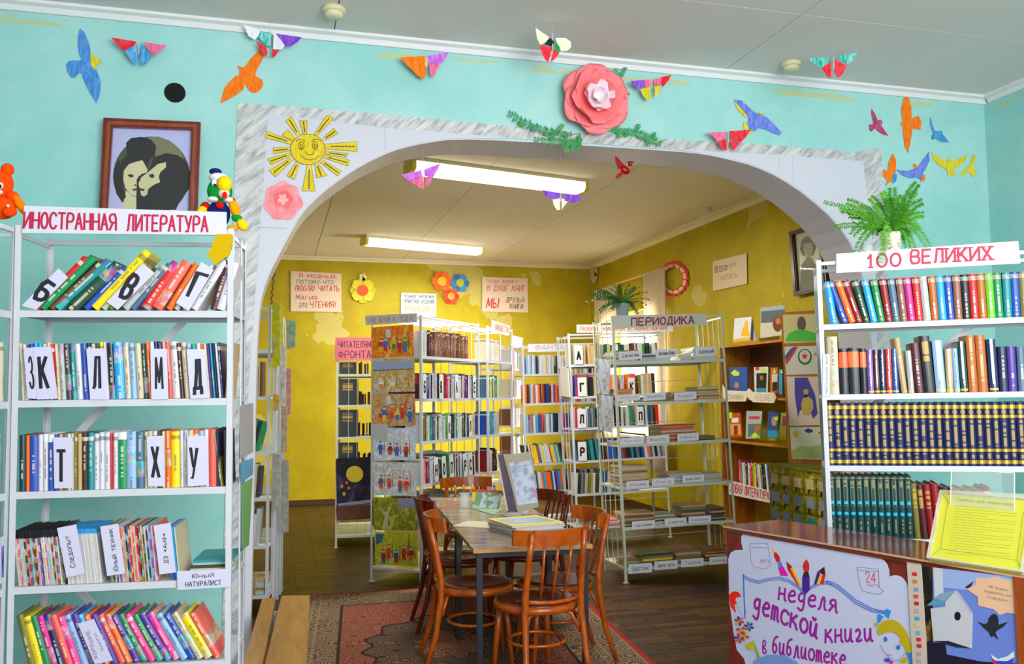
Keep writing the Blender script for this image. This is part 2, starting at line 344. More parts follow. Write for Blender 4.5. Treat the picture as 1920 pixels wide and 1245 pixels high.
# ---------------------------------------------------------------- shell
ARCH = [(466, 1240), (472, 1000), (476, 800), (479, 673), (482, 615), (486, 565), (497, 528), (509, 501), (520, 480), (541, 440), (564, 399), (600, 363), (641, 332), (677, 309), (720, 288), (750, 277), (800, 266), (853, 259),
        (960, 263), (1120, 273), (1273, 283), (1320, 288), (1363, 297), (1413, 310), (1463, 333), (1513, 367), (1567, 415), (1603, 469), (1620, 530), (1632, 620), (1636, 760)]
ARC2 = chaikin(ARCH)
av = [FWALL.pt(*p) for p in ARC2]
ax = [(v.x, v.z) for v in av]
ax = [(ax[0][0], 0.0)] + ax + [(ax[-1][0], 0.0)]
wo = [(-3.2, 0.0)] + ax + [(XF+0.1, 0.0), (XF+0.1, CEIL), (-3.2, CEIL)]
mb = MB(); mb.prism([(x, YW, z) for x, z in wo], (0, 1, 0), TW)
wall_front = structure(mb, 'wall_front', MBLUE)
mb = MB()
for i in range(len(ax)-1):
    (x0, z0), (x1, z1) = ax[i], ax[i+1]; t = Vector((x1-x0, 0, z1-z0)).normalized(); nn = Vector((t.z, 0, -t.x))
    a0 = Vector((x0, YW-0.004, z0)); a1 = Vector((x1, YW-0.004, z1)); b0 = Vector((x0, YW+TW+0.004, z0)); b1 = Vector((x1, YW+TW+0.004, z1))
    mb.add([a0, a1, b1, b0, a0+nn*0.006, a1+nn*0.006, b1+nn*0.006, b0+nn*0.006], [(0, 1, 2, 3), (7, 6, 5, 4), (0, 4, 5, 1), (3, 2, 6, 7)])
mb.build('arch_lining', M('#cfcad3', 0.4), wall_front)
top = [(503, 213), (717, 240), (960, 259), (1273, 281), (1450, 291), (1617, 303), (1624, 366), (1640, 500), (1646, 760)]
mb = MB().prism(pflat(FWALL, [p for p in ARC2 if p[0] < 850] + [(960, 260), (1120, 270.5), (1273, 282)] + [p for p in ARC2 if p[0] > 1300] + list(reversed(top)) + [(484, 478), (466, 720), (456, 1240)]), FWALL.n, 0.008)
panel = mb.build('arch_panel', WHITE_SH, wall_front)
seam = MB()
for pts in ([(484, 425), (538, 428)], [(1460, 291), (1462, 332)], [(1486, 291), (1488, 348)], [(722, 240), (724, 286)]):
    q = [FWALL.pt(x, y, 0.009) for x, y in pts]; seam.tube(q, 0.004, 6)
seam.build('panel_seam', M('#d2d6de', 0.2), wall_front)
mb = MB()
mb.prism(pflat(FWALL, [(446, 193), (503, 213), (484, 478), (466, 720), (456, 1240), (415, 1240), (432, 500)]), FWALL.n, 0.006)
mb.prism(pflat(FWALL, [(446, 193), (700, 213), (970, 238), (1273, 263), (1400, 269), (1500, 277), (1570, 281), (1597, 288), (1625, 280), (1651, 278), (1617, 303), (1450, 291), (1273, 281), (960, 259), (717, 240), (503, 213)]), FWALL.n, 0.0061)
mb.prism(pflat(FWALL, [(1651, 278), (1617, 303), (1624, 366), (1640, 500), (1646, 760), (1672, 760), (1662, 500), (1656, 350)]), FWALL.n, 0.006)
structure(mb, 'trim_1', MMARB)
# round black hole left by an old pipe
hole = MB().lathe([(0.052, 0), (0.052, 0.004)], 22, FWALL.pt(328, 174, 0.0), Matrix.Rotation(PI/2, 4, 'X'))
hole.build('pipe_hole', M('#0e0f12', 0.9), wall_front)
# side and back walls
structure(MB().box((XF, -3.6, 0), (XF+0.15, YW, CEIL)), 'wall_right', MBLUE)
structure(MB().box((-3.35, -3.6, 0), (-3.2, YW+TW, CEIL)), 'wall_left', MBLUE)
WY0, WY1, WZ0, WZ1 = 10.0, 11.85, 0.95, 2.62
mb = MB(); y0 = YW+TW
mb.box((XR, y0, 0), (XR+0.3, WY0, CEIL)); mb.box((XR, WY1, 0), (XR+0.3, YB, CEIL)); mb.box((XR, WY0, 0), (XR+0.3, WY1, WZ0)); mb.box((XR, WY0, WZ1), (XR+0.3, WY1, CEIL))
structure(mb, 'wall_east', MYEL)
structure(MB().box((-2.2, YB, 0), (XR+0.3, YB+0.2, CEIL)), 'wall_back', MYEL)
structure(MB().box((-2.35, y0, 0), (-2.2, YB+0.2, CEIL)), 'wall_west', MYEL)
# window
win = tag(MB().box((XR+0.18, WY0, WZ0), (XR+0.24, WY0+0.06, WZ1)).box((XR+0.18, WY1-0.06, WZ0), (XR+0.24, WY1, WZ1)).box((XR+0.18, WY0+0.06, WZ0), (XR+0.24, WY1-0.06, WZ0+0.06)).box((XR+0.18, WY0+0.06, WZ1-0.06), (XR+0.24, WY1-0.06, WZ1)).box((XR+0.18, (WY0+WY1)/2-0.03, WZ0+0.06), (XR+0.24, (WY0+WY1)/2+0.03, WZ1-0.06)).build('window_1', WHITE), kind='structure')
for a, b in ((WY0+0.06, (WY0+WY1)/2-0.03), ((WY0+WY1)/2+0.03, WY1-0.06)):
    MB().box((XR+0.205, a, WZ0+0.06), (XR+0.211, b, WZ1-0.06)).build('pane', glass('window_glass', '#ffffff', 0.08), win)
MB().box((XR-0.08, WY0-0.05, WZ0-0.04), (XR+0.18, WY1+0.05, WZ0)).build('sill', WHITE, win)
# floor, ceilings
floor = structure(MB().box((-3.35, -3.6, -0.12), (XR+0.3, YB+0.2, -0.012)), 'floor', M('#2a1a0a', 0.6))
blk = MB().box((0, 0, -0.012), (0.396, 0.068, 0)); bme = None; count = 0
far = MB(); cand = []
for j in range(-50, 180):
    y = j*0.07
    for i in range(-9, 13):
        x = i*0.4 + (0.2 if j % 2 else 0)
        if x < -3.3 or x+0.2 > XR+0.3 or y > YB-0.07: continue
        vis = (4.55 < y < 6.4 and 1.75 < x < 3.0) or (6.9 < y < 8.6 and 0.0 < x < 0.9)
        cand.append((0 if vis else 1, y, x))
cand.sort(key=lambda c: (c[0], c[1]))
for k, (v, y, x) in enumerate(cand):
    if v == 0 and count < 300:
        if bme is None: o = blk.build('parquet_block', MFLOOR, floor); bme = o.data
        else: o = link('parquet_block', bme, floor)
        o.matrix_basis = Matrix.Translation((x, y, RND.uniform(-0.0008, 0.0008))); count += 1
    elif y > 2.0: far.box((x, y, -0.012), (x+0.397, y+0.068, 0))
tag(far.build('parquet_field', MFLOORF, floor), kind='stuff')
structure(MB().box((-3.35, -3.6, 0.0-0.011), (XF, 2.0, -0.001)), 'floor_front', M('#5a3d22', 0.4))
cf = structure(MB().box((-3.35, -3.6, CEIL+0.012), (XF+0.15, YW+TW/2, CEIL+0.12)), 'ceiling', M('#8f9090', 0.8))
cb = structure(MB().box((-2.35, YW+TW/2, CEIL+0.012), (XR+0.3, YB+0.2, CEIL+0.12)), 'ceiling_back', M('#6f6450', 0.8))
def panels(x0, x1, y0, y1, dx, dy, ox, oy, m, parent):
    cache = {}
    xs = [x0] + [ox+k*dx for k in range(-6, 12) if x0+0.1 < ox+k*dx < x1-0.1] + [x1]; ys = [y0] + [oy+k*dy for k in range(-12, 14) if y0+0.1 < oy+k*dy < y1-0.1] + [y1]
    for a, b in zip(xs, xs[1:]):
        for c, d in zip(ys, ys[1:]):
            k = (round(b-a, 3), round(d-c, 3))
            if k not in cache: o = MB().box((0.003, 0.003, 0), (b-a-0.003, d-c-0.003, 0.012)).build('ceiling_panel', m, parent); cache[k] = o.data
            else: o = link('ceiling_panel', cache[k], parent)
            o.matrix_basis = Matrix.Translation((a, c, CEIL))
panels(-3.2, XF, -3.5, YW-0.001, 2.35, 1.2, 0.3, 0.28, MCF, cf)
panels(-2.2, XR, y0+0.001, YB, 1.25, 1.5, 0.55, 0.9, MCB, cb)
# cornices and skirting
def cornice(name, a, b, nrm, m, s=0.05, z=CEIL):
    a, b, n = Vector(a), Vector(b), Vector(nrm); U = Vector((0, 0, -1)); pr = [(0, 0), (s, 0), (s, s*0.3), (s*0.55, s*0.5), (s*0.3, s), (0, s)]
    mb = MB(); vs = [p + n*u + U*w for p in (a, b) for u, w in pr]; k = len(pr)
    mb.add(vs, [tuple(range(k)), tuple(reversed(range(k, 2*k)))] + [(i, k+i, k+(i+1) % k, (i+1) % k) for i in range(k)])
    return structure(mb, name, m)
cw = M('#e4e6e8', 0.45); cy = M('#e6dcb8', 0.5)
cornice('trim_2', (-3.2, YW, CEIL), (XF, YW, CEIL), (0, -1, 0), cw)
cornice('trim_3', (XF, -3.5, CEIL), (XF, YW-0.05, CEIL), (-1, 0, 0), cw)
cornice('trim_4', (-2.2, YB, CEIL), (XR, YB, CEIL), (0, -1, 0), cy, 0.055)
cornice('trim_5', (XR, y0, CEIL), (XR, YB-0.055, CEIL), (-1, 0, 0), cy, 0.07)
structure(MB().box((-2.2, YB-0.02, 0), (XR, YB, 0.07)), 'baseboard_back', M('#4a2c14', 0.5))
structure(MB().box((XR-0.02, y0, 0), (XR, YB-0.02, 0.07)), 'baseboard_east', M('#4a2c14', 0.5))

# ---------------------------------------------------------------- strip lamps and smoke detectors
def strip_lamp(c, L, ang, label):
    r = empty('strip_lamp', Matrix.Translation(Vector(c)) @ Matrix.Rotation(ang, 4, 'Z'), label, 'ceiling lamp')
    MB().box((-L/2, -0.11, -0.03), (L/2, 0.11, 0)).build('housing', M('#e6e0b8', 0.4), r)
    e = emit('lamp_diffuser', '#fff6dc', 3.2); mb = MB(); pr = [(-0.1, -0.03), (-0.1, -0.085), (-0.07, -0.11), (0.07, -0.11), (0.1, -0.085), (0.1, -0.03)]
    mb.prism([(-L/2+0.03, y, z) for y, z in pr], (1, 0, 0), L-0.06); mb.build('diffuser', e, r)
    for s in (-1, 1): MB().prism([(s*(L/2-0.03), y*1.06, z*1.03) for y, z in pr], (s, 0, 0), 0.035).build('end_cap', M('#e3d15a', 0.35), r)
    slots = MB()
    for k in range(8): slots.box((-L/2+0.2+k*(L-0.4)/7, 0.101, -0.055), (-L/2+0.26+k*(L-0.4)/7, 0.104, -0.04))
    return r
p0 = atz(770, 303, CEIL-0.05); p1 = atz(1100, 345, CEIL-0.05); v = p1-p0
strip_lamp(((p0+p1)/2).xy.to_3d() + Vector((0, 0.12, CEIL)), v.length, math.atan2(v.y, v.x), 'long lit strip lamp on the ceiling just beyond the arch')
p0 = atz(683, 447, CEIL-0.05); p1 = atz(905, 467, CEIL-0.05); v = p1-p0
strip_lamp(((p0+p1)/2).xy.to_3d() + Vector((0, 0.12, CEIL)), v.length, math.atan2(v.y, v.x), 'long lit strip lamp farther in, near the yellow back wall')
def detector(px, py, label, r=0.055):
    p = atz(px, py, CEIL-0.03); p.z = CEIL
    o = empty('smoke_detector', p, label, 'smoke detector')
    MB().lathe([(r, 0), (r, -0.018), (r*0.92, -0.026)], 22).build('base', M('#ddd4ae', 0.5), o, True)
    MB().lathe([(r*0.8, -0.026), (r*0.78, -0.044), (r*0.4, -0.052), (0.003, -0.053)], 22).build('sensor_head', M('#e4dcb8', 0.5), o, True)
detector(626, 26, 'round cream smoke detector on ceiling above the paper sun', 0.06)
detector(1483, 127, 'round cream smoke detector on ceiling beside the turquoise and red butterfly', 0.06)
detector(1325, 395, 'small round smoke detector on the reading room ceiling beyond the arch', 0.055)

# ================================================================ shelving racks
def pose(x, y, yaw, ry=0.0, rx=0.0): return Matrix.Translation((x, y, 0)) @ Matrix.Rotation(yaw, 4, 'Z') @ Matrix.Rotation(ry, 4, 'Y') @ Matrix.Rotation(-rx, 4, 'X')
class Rack:
    """metal library rack; local x along the front, y away from it, z up"""
    def __init__(s, X, Wd, D, H, shelves, label, m=None, bars=(5, 5), brace=True, lip=0.024, mid=None, group=None, toprails=1, sides=(1, 1), feet=True):
        m = m or RACKW; s.X = X; s.W = Wd; s.D = D; s.H = H; s.sh = shelves; s.rail = None
        s.o = r = empty('bookshelf_rack', X, label, 'shelf rack', group)
        pw = 0.02; t = 0.0025
        pm = None
        for i, (x, sx) in enumerate(((0, 1), (Wd, -1))):
            for j, (y, sy) in enumerate(((0, 1), (D, -1))):
                mb = MB(); mb.box((0, 0, 0.004 if feet else 0), (pw, t, H)); mb.box((0, t, 0.004), (t, pw, H))
                if pm is None:
                    if feet: mb.box((-0.012, -0.012, 0), (0.03, 0.03, 0.004))
                    o = mb.build('post', m, r); pm = o.data
                else: o = link('post', pm, r)
                o.matrix_basis = Matrix.Translation((x, y, 0)) @ Matrix.Diagonal((sx, sy, 1, 1))
        sm = None
        for z in shelves:
            if sm is None:
                mb = MB(); mb.box((t, t, -0.003), (Wd-t, D-t, 0)); mb.box((t, t, -lip), (Wd-t, t*2, -0.003)); mb.box((t, D-2*t, -lip), (Wd-t, D-t, -0.003))
                o = mb.build('shelf', m, r); sm = o.data
            else: o = link('shelf', sm, r)
            o.matrix_basis = Matrix.Translation((0, 0, z))
        zt = H-0.02; tr = None
        for k in range(toprails+1):
            y = t + (D-3*t-0.012)*k/max(1, toprails)
            if tr is None: o = MB().box((t, 0, zt-0.004), (Wd-t, 0.014, zt+0.012)).build('top_rail', m, r); tr = o.data
            else: o = link('top_rail', tr, r)
            o.matrix_basis = Matrix.Translation((0, y, 0))
        er = None
        for i, x in enumerate((0.0, Wd-0.006)):
            if not sides[i]: continue
            for z in [0.12] + [q for q in shelves if q > 0.2] + [H-0.02]:
                if s.rail is None: o = MB().box((0, t, -0.018), (0.006, D-t, -0.004)).build('end_rail', m, r); s.rail = o.data
                else: o = link('end_rail', s.rail, r)
                o.matrix_basis = Matrix.Translation((x, 0, z))
            n = bars[i]
            for k in range(n):
                y = D*(k+1)/(n+1)
                if er is None: o = MB().tube([(0, 0, 0.11), (0, 0, H-0.02)], 0.0035, 6).build('end_bar', m, r); er = o.data
                else: o = link('end_bar', er, r)
                o.matrix_basis = Matrix.Translation((x + (-0.004 if i == 0 else 0.010), y, 0))
        if brace:
            for a, b in (((0.01, 1.24), (Wd-0.01, H-0.06)), ((Wd-0.01, 0.12), (0.01, 0.9))):
                mb = MB(); d = Vector((b[0]-a[0], 0, b[1]-a[1])); nn = Vector((-d.z, 0, d.x)).normalized()*0.014; y = D+0.003 + (0.004 if a[0] > 0.1 else 0)
                A = Vector((a[0], y, a[1])); B = Vector((b[0], y, b[1])); mb.prism([A-nn, B-nn, B+nn, A+nn], (0, 1, 0), 0.003); mb.build('cross_brace', m, r)
        fr = X.to_3x3()
        s.front = Plane(X @ Vector((0, 0, 0)), fr @ Vector((0, 1, 0)))
        s.inv = X.inverted()
    def u(s, px, py): return (s.inv @ s.front.pt(px, py)).x
    def z(s, px, py): return (s.inv @ s.front.pt(px, py)).z

# ---------------------------------------------------------------- books
PAL = dict(wh=('#cfcfd8', 'white'), cr=('#c8bea0', 'cream'), gy=('#b4b8b8', 'grey'), bk=('#1c1d24', 'black'), nv=('#161f52', 'navy'), bl=('#1f4fae', 'blue'), sk=('#1fa2ea', 'sky blue'),
    lb=('#8cb4de', 'pale blue'), tl=('#138a92', 'teal'), dt=('#0e3d42', 'dark teal'), gn=('#128a52', 'green'), dg=('#1f4a35', 'dark green'), lg=('#6cc424', 'lime green'), ol=('#77762c', 'olive'), yl=('#ecd408', 'yellow'),
    og=('#ef6a12', 'orange'), rd=('#cf1d1f', 'red'), mr=('#4f1a28', 'maroon'), br=('#6e4426', 'brown'), tn=('#bfa072', 'tan'), pk=('#ee2f92', 'pink'), sl=('#ea5f52', 'salmon'), pp=('#4c2f96', 'purple'),
    vi=('#7e4cb0', 'violet'), mg=('#c81f86', 'magenta'), dk=('#3a3138', 'dark grey'), cn=('#8f1620', 'crimson'), rb=('#8c5a4c', 'rosy brown'), db=('#3a2018', 'dark brown'), sb=('#476a86', 'slate blue'), ct=('#b4601c', 'caramel'))
PAGE = M('#d8cfb8', 0.8)
def bookmat(style):
    n = NT('cover_' + style, 0.34 if style not in 'p' else 0.5, 0, 0.5)
    oi = n.new('ShaderNodeObjectInfo'); base = oi.outputs['Color']; r = oi.outputs['Random']; g = n.xyz(n.coord('Generated')); x, y, z = g[0], g[1], g[2]
    lum = n.new('ShaderNodeRGBToBW'); n.put(lum.inputs[0], base); dark = n.math('LESS_THAN', lum.outputs[0], 0.38)
    ink = n.mix(dark, lin('#3a3436'), lin('#ece6d2')); c = base
    cell = n.math('FLOOR', n.math('MULTIPLY', z, 34.0)); wn = n.new('ShaderNodeTexWhiteNoise', noise_dimensions='2D')
    cv = n.new('ShaderNodeCombineXYZ'); n.put(cv.inputs[0], cell); n.put(cv.inputs[1], n.math('MULTIPLY', r, 97.0)); n.put(wn.inputs['Vector'], cv.outputs[0])
    letters = n.math('GREATER_THAN', wn.outputs[0], 0.3)
    fr = n.math('LESS_THAN', y, 0.15)
    midx = n.between(x, 0.36, 0.64)
    if style == 's':
        a = n.math('ADD', 0.12, n.math('MULTIPLY', r, 0.25)); b = n.math('ADD', a, n.math('ADD', 0.3, n.math('MULTIPLY', n.math('FRACT', n.math('MULTIPLY', r, 13.7)), 0.25)))
        t = n.math('MULTIPLY', n.math('MULTIPLY', midx, letters), n.math('MULTIPLY', n.math('GREATER_THAN', z, a), n.math('LESS_THAN', z, b)))
        c = n.mix(n.math('MULTIPLY', t, 0.5), c, ink)
        t2 = n.math('MULTIPLY', n.between(z, 0.86, 0.93), n.math('GREATER_THAN', n.math('FRACT', n.math('MULTIPLY', r, 31.3)), 0.55))
        c = n.mix(n.math('MULTIPLY', t2, 0.6), c, ink)
    elif style == 'p': pass
    elif style == 'f':   # illustrated spine
        v = n.vor(n.mapping(n.coord('Generated'), (2.2, 1, 9)), 1.0); hs = n.new('ShaderNodeHueSaturation'); n.put(hs.inputs['Color'], v); hs.inputs['Saturation'].default_value = 1.2
        m_ = n.between(n.math('FRACT', n.math('ADD', z, r)), 0.1, 0.38); c = n.mix(n.math('MULTIPLY', m_, 0.42), c, hs.outputs[0])
        t = n.math('MULTIPLY', n.math('MULTIPLY', midx, letters), n.between(n.math('FRACT', n.math('ADD', z, r)), 0.42, 0.9)); c = n.mix(n.math('MULTIPLY', t, 0.5), c, ink)
    elif style == 'g':   # navy volumes with gilt bands
        gold = lin('#c9a544')
        bands = n.math('MAXIMUM', n.between(z, 0.90, 0.96), n.math('MAXIMUM', n.between(z, 0.755, 0.80), n.math('MAXIMUM', n.between(z, 0.225, 0.27), n.between(z, 0.035, 0.09))))
        t = n.math('MULTIPLY', n.math('MULTIPLY', n.between(x, 0.3, 0.72), letters), n.math('MAXIMUM', n.between(z, 0.31, 0.72), n.between(z, 0.12, 0.2)))
        d2 = n.math('ADD', n.math('POWER', n.math('MULTIPLY', n.math('SUBTRACT', x, 0.5), 1.0), 2.0), n.math('POWER', n.math('MULTIPLY', n.math('SUBTRACT', z, 0.85), 6.5), 2.0))
        med = n.math('LESS_THAN', d2, 0.085)
        f = n.math('MAXIMUM', bands, n.math('MULTIPLY', n.math('MAXIMUM', t, med), 0.6)); c = n.mix(f, c, gold)
        n.put(n.b.inputs['Metallic'], n.math('MULTIPLY', bands, 0.6))
    elif style == 't':   # teal volumes with gilt frame and two bright dots
        gold = lin('#9b8f5c')
        fra = n.math('MULTIPLY', n.math('MAXIMUM', n.between(x, 0.2, 0.3), n.between(x, 0.7, 0.8)), n.between(z, 0.5, 0.93))
        top_ = n.math('MULTIPLY', n.between(z, 0.8, 0.94), n.math('MULTIPLY', n.between(x, 0.2, 0.8), letters)); band = n.between(z, 0.955, 0.975)
        low = n.math('MULTIPLY', n.math('MULTIPLY', midx, letters), n.between(z, 0.08, 0.3))
        c = n.mix(n.math('MULTIPLY', n.math('MAXIMUM', n.math('MAXIMUM', fra, top_), n.math('MAXIMUM', band, low)), 0.7), c, gold)
        dots = n.math('MAXIMUM', n.between(z, 0.54, 0.59), n.between(z, 0.36, 0.41)); c = n.mix(n.math('MULTIPLY', dots, n.between(x, 0.2, 0.8)), c, lin('#22b8d8'))
    elif style == 'h':   # series with a small picture on top, a white title and a dot
        pic = n.between(z, 0.86, 0.95); v = n.vor(n.mapping(n.coord('Generated'), (3, 1, 20)), 1.0); c = n.mix(n.math('MULTIPLY', pic, 0.7), c, v)
        a = n.math('ADD', 0.35, n.math('MULTIPLY', r, 0.4))
        t = n.math('MULTIPLY', n.math('MULTIPLY', n.between(x, 0.38, 0.62), letters), n.math('MULTIPLY', n.math('GREATER_THAN', z, 0.13), n.math('LESS_THAN', z, a))); c = n.mix(n.math('MULTIPLY', t, 0.7), c, lin('#e9e6da'))
        c = n.mix(n.math('MULTIPLY', n.math('MULTIPLY', n.between(z, 0.055, 0.09), n.between(x, 0.3, 0.7)), 0.8), c, lin('#d9a860'))
    elif style == 'o':   # black spine with an orange block
        c = n.mix(n.between(z, 0.58, 0.92), c, n.mix(r, lin('#f04a10'), lin('#ee8a50')))
    elif style == 'd':   # gilt lines and title on dark leather
        gold = lin('#c8a03c')
        t = n.math('MULTIPLY', n.math('MULTIPLY', n.between(x, 0.2, 0.8), letters), n.between(z, 0.55, 0.9)); c = n.mix(n.math('MULTIPLY', t, 0.75), c, gold)
    elif style == 'j':   # brown volumes with a raised pale title
        t = n.math('MULTIPLY', n.math('MULTIPLY', n.between(x, 0.34, 0.66), letters), n.between(z, 0.12, 0.95)); c = n.mix(n.math('MULTIPLY', t, 0.45), c, lin('#e8cfa0'))
    elif style == 'm':   # thin magazine spines
        v = n.vor(n.mapping(n.coord('Generated'), (0.1, 1, 7), (0, 0, 0)), 1.0); sh = n.new('ShaderNodeHueSaturation'); n.put(sh.inputs['Color'], v); n.put(sh.inputs['Hue'], r); sh.inputs['Saturation'].default_value = 0.8
        c = n.mix(n.math('MULTIPLY', n.math('GREATER_THAN', n.math('FRACT', n.math('ADD', n.math('MULTIPLY', z, 3.0), n.math('MULTIPLY', r, 9.0))), 0.6), 0.45), c, sh.outputs[0])
    elif style in 'qu':   # magazine spines with a dark or a blue head band
        if style == 'q':
            v = n.vor(n.mapping(n.coord('Generated'), (0.1, 1, 9), (0, 0, 0)), 1.0); sh = n.new('ShaderNodeHueSaturation'); n.put(sh.inputs['Color'], v); n.put(sh.inputs['Hue'], r); sh.inputs['Saturation'].default_value = 0.7
            c = n.mix(n.math('MULTIPLY', n.math('GREATER_THAN', n.math('FRACT', n.math('ADD', n.math('MULTIPLY', z, 4.0), n.math('MULTIPLY', r, 9.0))), 0.55), 0.5), c, sh.outputs[0])
        c = n.mix(n.math('GREATER_THAN', z, 0.86 if style == 'q' else 0.91), c, lin('#14141c') if style == 'q' else lin('#2a9ad8'))
    elif style == 'x':   # glossy film over the cover
        n.b.inputs['Roughness'].default_value = 0.08; n.b.inputs['Coat Weight'].default_value = 1.0
        t = n.math('MULTIPLY', n.math('MULTIPLY', midx, letters), n.between(z, 0.15, 0.9)); c = n.mix(n.math('MULTIPLY', t, 0.55), c, ink)
        c = n.mix(n.math('MULTIPLY', n.between(z, 0.03, 0.07), 0.9), c, lin('#e6c21c'))
    elif style == 'c':   # pale top block over a coloured spine
        c = n.mix(n.math('GREATER_THAN', z, 0.87), c, lin('#e8e8ee'))
        t = n.math('MULTIPLY', n.math('MULTIPLY', midx, letters), n.between(z, 0.2, 0.75)); c = n.mix(n.math('MULTIPLY', t, 0.6), c, ink)
    if style not in 'hmp':
        pass
    return n.col(c)
BM = {}
def cover_mesh(style, thin):
    k = (style, thin)
    if k in BM: return BM[k]
    if style not in BM: BM[style] = bookmat(style)
    mb = MB(); mb.m = 0
    if thin:
        mb.box((0, 0, 0), (0.12, 1, 1)); mb.box((0.88, 0, 0), (1, 1, 1)); mb.box((0.12, 0, 0), (0.88, 0.02, 1)); mb.m = 1; mb.box((0.12, 0.02, 0.01), (0.88, 0.985, 0.99))
    else:
        n = 6; out = [(i/n, -0.035*(1-(2*i/n-1)**2)) for i in range(n+1)]
        pts = out + [(1, 1), (0.9, 1), (0.9, 0.05), (0.1, 0.05), (0.1, 1), (0, 1)]
        vs = [(x, y, 0) for x, y in pts] + [(x, y, 1) for x, y in pts]; m = len(pts)
        # caps as quads: spine strip and two boards
        cap = [list(range(0, n+1)) + [m-4+0, m-3+0]]
        fs = [(i, (i+1) % m, m+(i+1) % m, m+i) for i in range(m)]
        top = [tuple([i for i in range(n+1)] + [n+3, n+4]), (n, n+1, n+2, n+3), (n+4, n+5, m-1, 0) if False else (0, n+4, n+5, n+6)]
        fs += [tuple(m+i for i in f) for f in top] + [tuple(reversed(f)) for f in top]
        mb.add(vs, fs)
    me = bpy.data.meshes.new('book'); me.from_pydata([tuple(v) for v in mb.v], [], mb.f); me.materials.append(BM[style])
    if thin: me.materials.append(PAGE); me.polygons.foreach_set('material_index', mb.mi)
    me.update(); BM[k] = me; return me
_pb = MB().box((0.1, 0.06, 0.012), (0.9, 0.965, 0.975)); PBM = bpy.data.meshes.new('page_block'); PBM.from_pydata([tuple(v) for v in _pb.v], [], _pb.f); PBM.materials.append(PAGE)
def book(X, u, v, z, t, d, h, lean, colr, style, name='book', label=None, cat='book', group=None, pages=True, thin=False, mx=0.0):
    """u: where it stands on the shelf (its lower corner on the side it leans to); lean in degrees, + towards +x"""
    a = math.radians(lean); T = Matrix.Translation((-t, 0, 0)) if lean > 0 else Matrix.Identity(4)
    Mx = X @ Matrix.Translation((u, v, z+0.0005)) @ Matrix.Rotation(a, 4, 'Y') @ T @ Matrix.Diagonal((t, d, h, 1))
    o = link(name, cover_mesh(style, thin)); o.matrix_world = Mx; o.color = lin(PAL[colr][0] if colr in PAL else colr) + (1,)
    if pages and not thin: link('page_block', PBM, o)
    return tag(o, label, cat, group)
def cname(c): return PAL[c][1] if c in PAL else 'coloured'

def row(rk, spec, py, where, x0=None, kind='book', cat='book', name=None, depth=0.16, group=None, style='s', pages=True, thin=False, v=0.012, zi=None, end='arch end', rev=None, jitter=0.002):
    """spec: list of (px_left, px_right, px_height, lean, colour[, style]) measured along the shelf line at picture height py"""
    n = len(spec); zs = rk.sh[zi]
    for i, s in enumerate(spec):
        xa, xb, hp, lean, c = s[:5]; st = s[5] if len(s) > 5 else style
        ua, ub = rk.u(xa, py), rk.u(xb, py); sc = abs(rk.z(xa, py) - rk.z(xa, py-100))/100
        a = math.radians(lean); t = max(0.004, (ub-ua)*math.cos(a) - 0.0006); h = hp*sc/math.cos(a) if abs(lean) < 12 else hp*sc
        k = (n-i) if rev else (i+1)
        dd = depth + RND.uniform(-0.01, 0.015)
        nm = name or kind.replace(' ', '_')
        book(rk.X, ub if lean > 0 else ua, v + RND.uniform(0, 0.006), zs, t, dd, h, lean, c, st, nm, '%s %s, %s from %s, %s' % (cname(c), kind, ordn(k), end, where), cat, group, pages, thin)

def card(rk, corners, text, lab, zoff=-0.004, group='white divider cards', ink='#15151f', tq=None, bold=0.03, th=0.0012, name='divider_card', cat='card', face='#c9c9e2', lines=None):
    """white card standing in front of the books; corners BL BR TR TL in pixels on the rack front"""
    P = Plane(rk.front.p, rk.front.n); off = -zoff
    q = [P.pt(x, y, off) for x, y in corners]; mb = MB().prism(q, P.n, th); o = mb.build(name, M(face, 0.35)); origin_to(o, (q[0]+q[1])/2)
    tag(o, lab, cat, group)
    if lines is None: lines = [(text, tq)] if text else []
    if lines: lettering(P, lines, M(ink, 0.5), o, off+th+0.0006, 'lettering', bold)
    return o

# ---------------------------------------------------------------- rack at the left: foreign literature
HS = [1.804, 1.492, 1.181, 0.861, 0.580, 0.25]
L = Rack(pose(-0.852, 3.379, -0.115, -0.004, -0.02), 0.729, 0.31, 2.10, [1.804, 1.4935, 1.182, 0.861, 0.581, 0.26], 'white metal rack with leaning books under the foreign literature sign', bars=(0, 1))
# px heights are converted with the front plane
def lrow(y, cells): return cells
W1 = 'top shelf below foreign literature sign'
# top shelf: strongly leaning books, (foot px, thickness px, length px, lean, colour, style)
l1 = [(70, 12, 128, 42, 'rd', 's'), (82, 15, 130, 43, 'gn', 's'), (98, 10, 128, 45, 'br', 's'), (110, 15, 126, 45, 'tl', 'f'), (132, 8, 118, 45, 'cr', 's'), (143, 20, 112, 44, 'dg', 'f'), (163, 11, 104, 42, 'bl', 's'), (181, 15, 143, 41, 'yl', 's'), (196, 10, 110, 41, 'cr', 'f'), (209, 11, 108, 41, 'ol', 's'),
      (238, 13, 108, 41, 'gy', 's'), (251, 11, 108, 38, 'sb', 's'), (279, 18, 104, 32, 'rd', 'f'), (301, 18, 104, 31, 'sl', 'f'), (320, 11, 100, 30, 'og', 's'), (333, 9, 98, 29, 'gy', 's'), (348, 8, 102, 30, 'wh', 's'), (368, 13, 108, 31, 'wh', 's'), (405, 13, 98, 17, 'mr', 's'), (420, 16, 94, 16, 'wh', 's')]
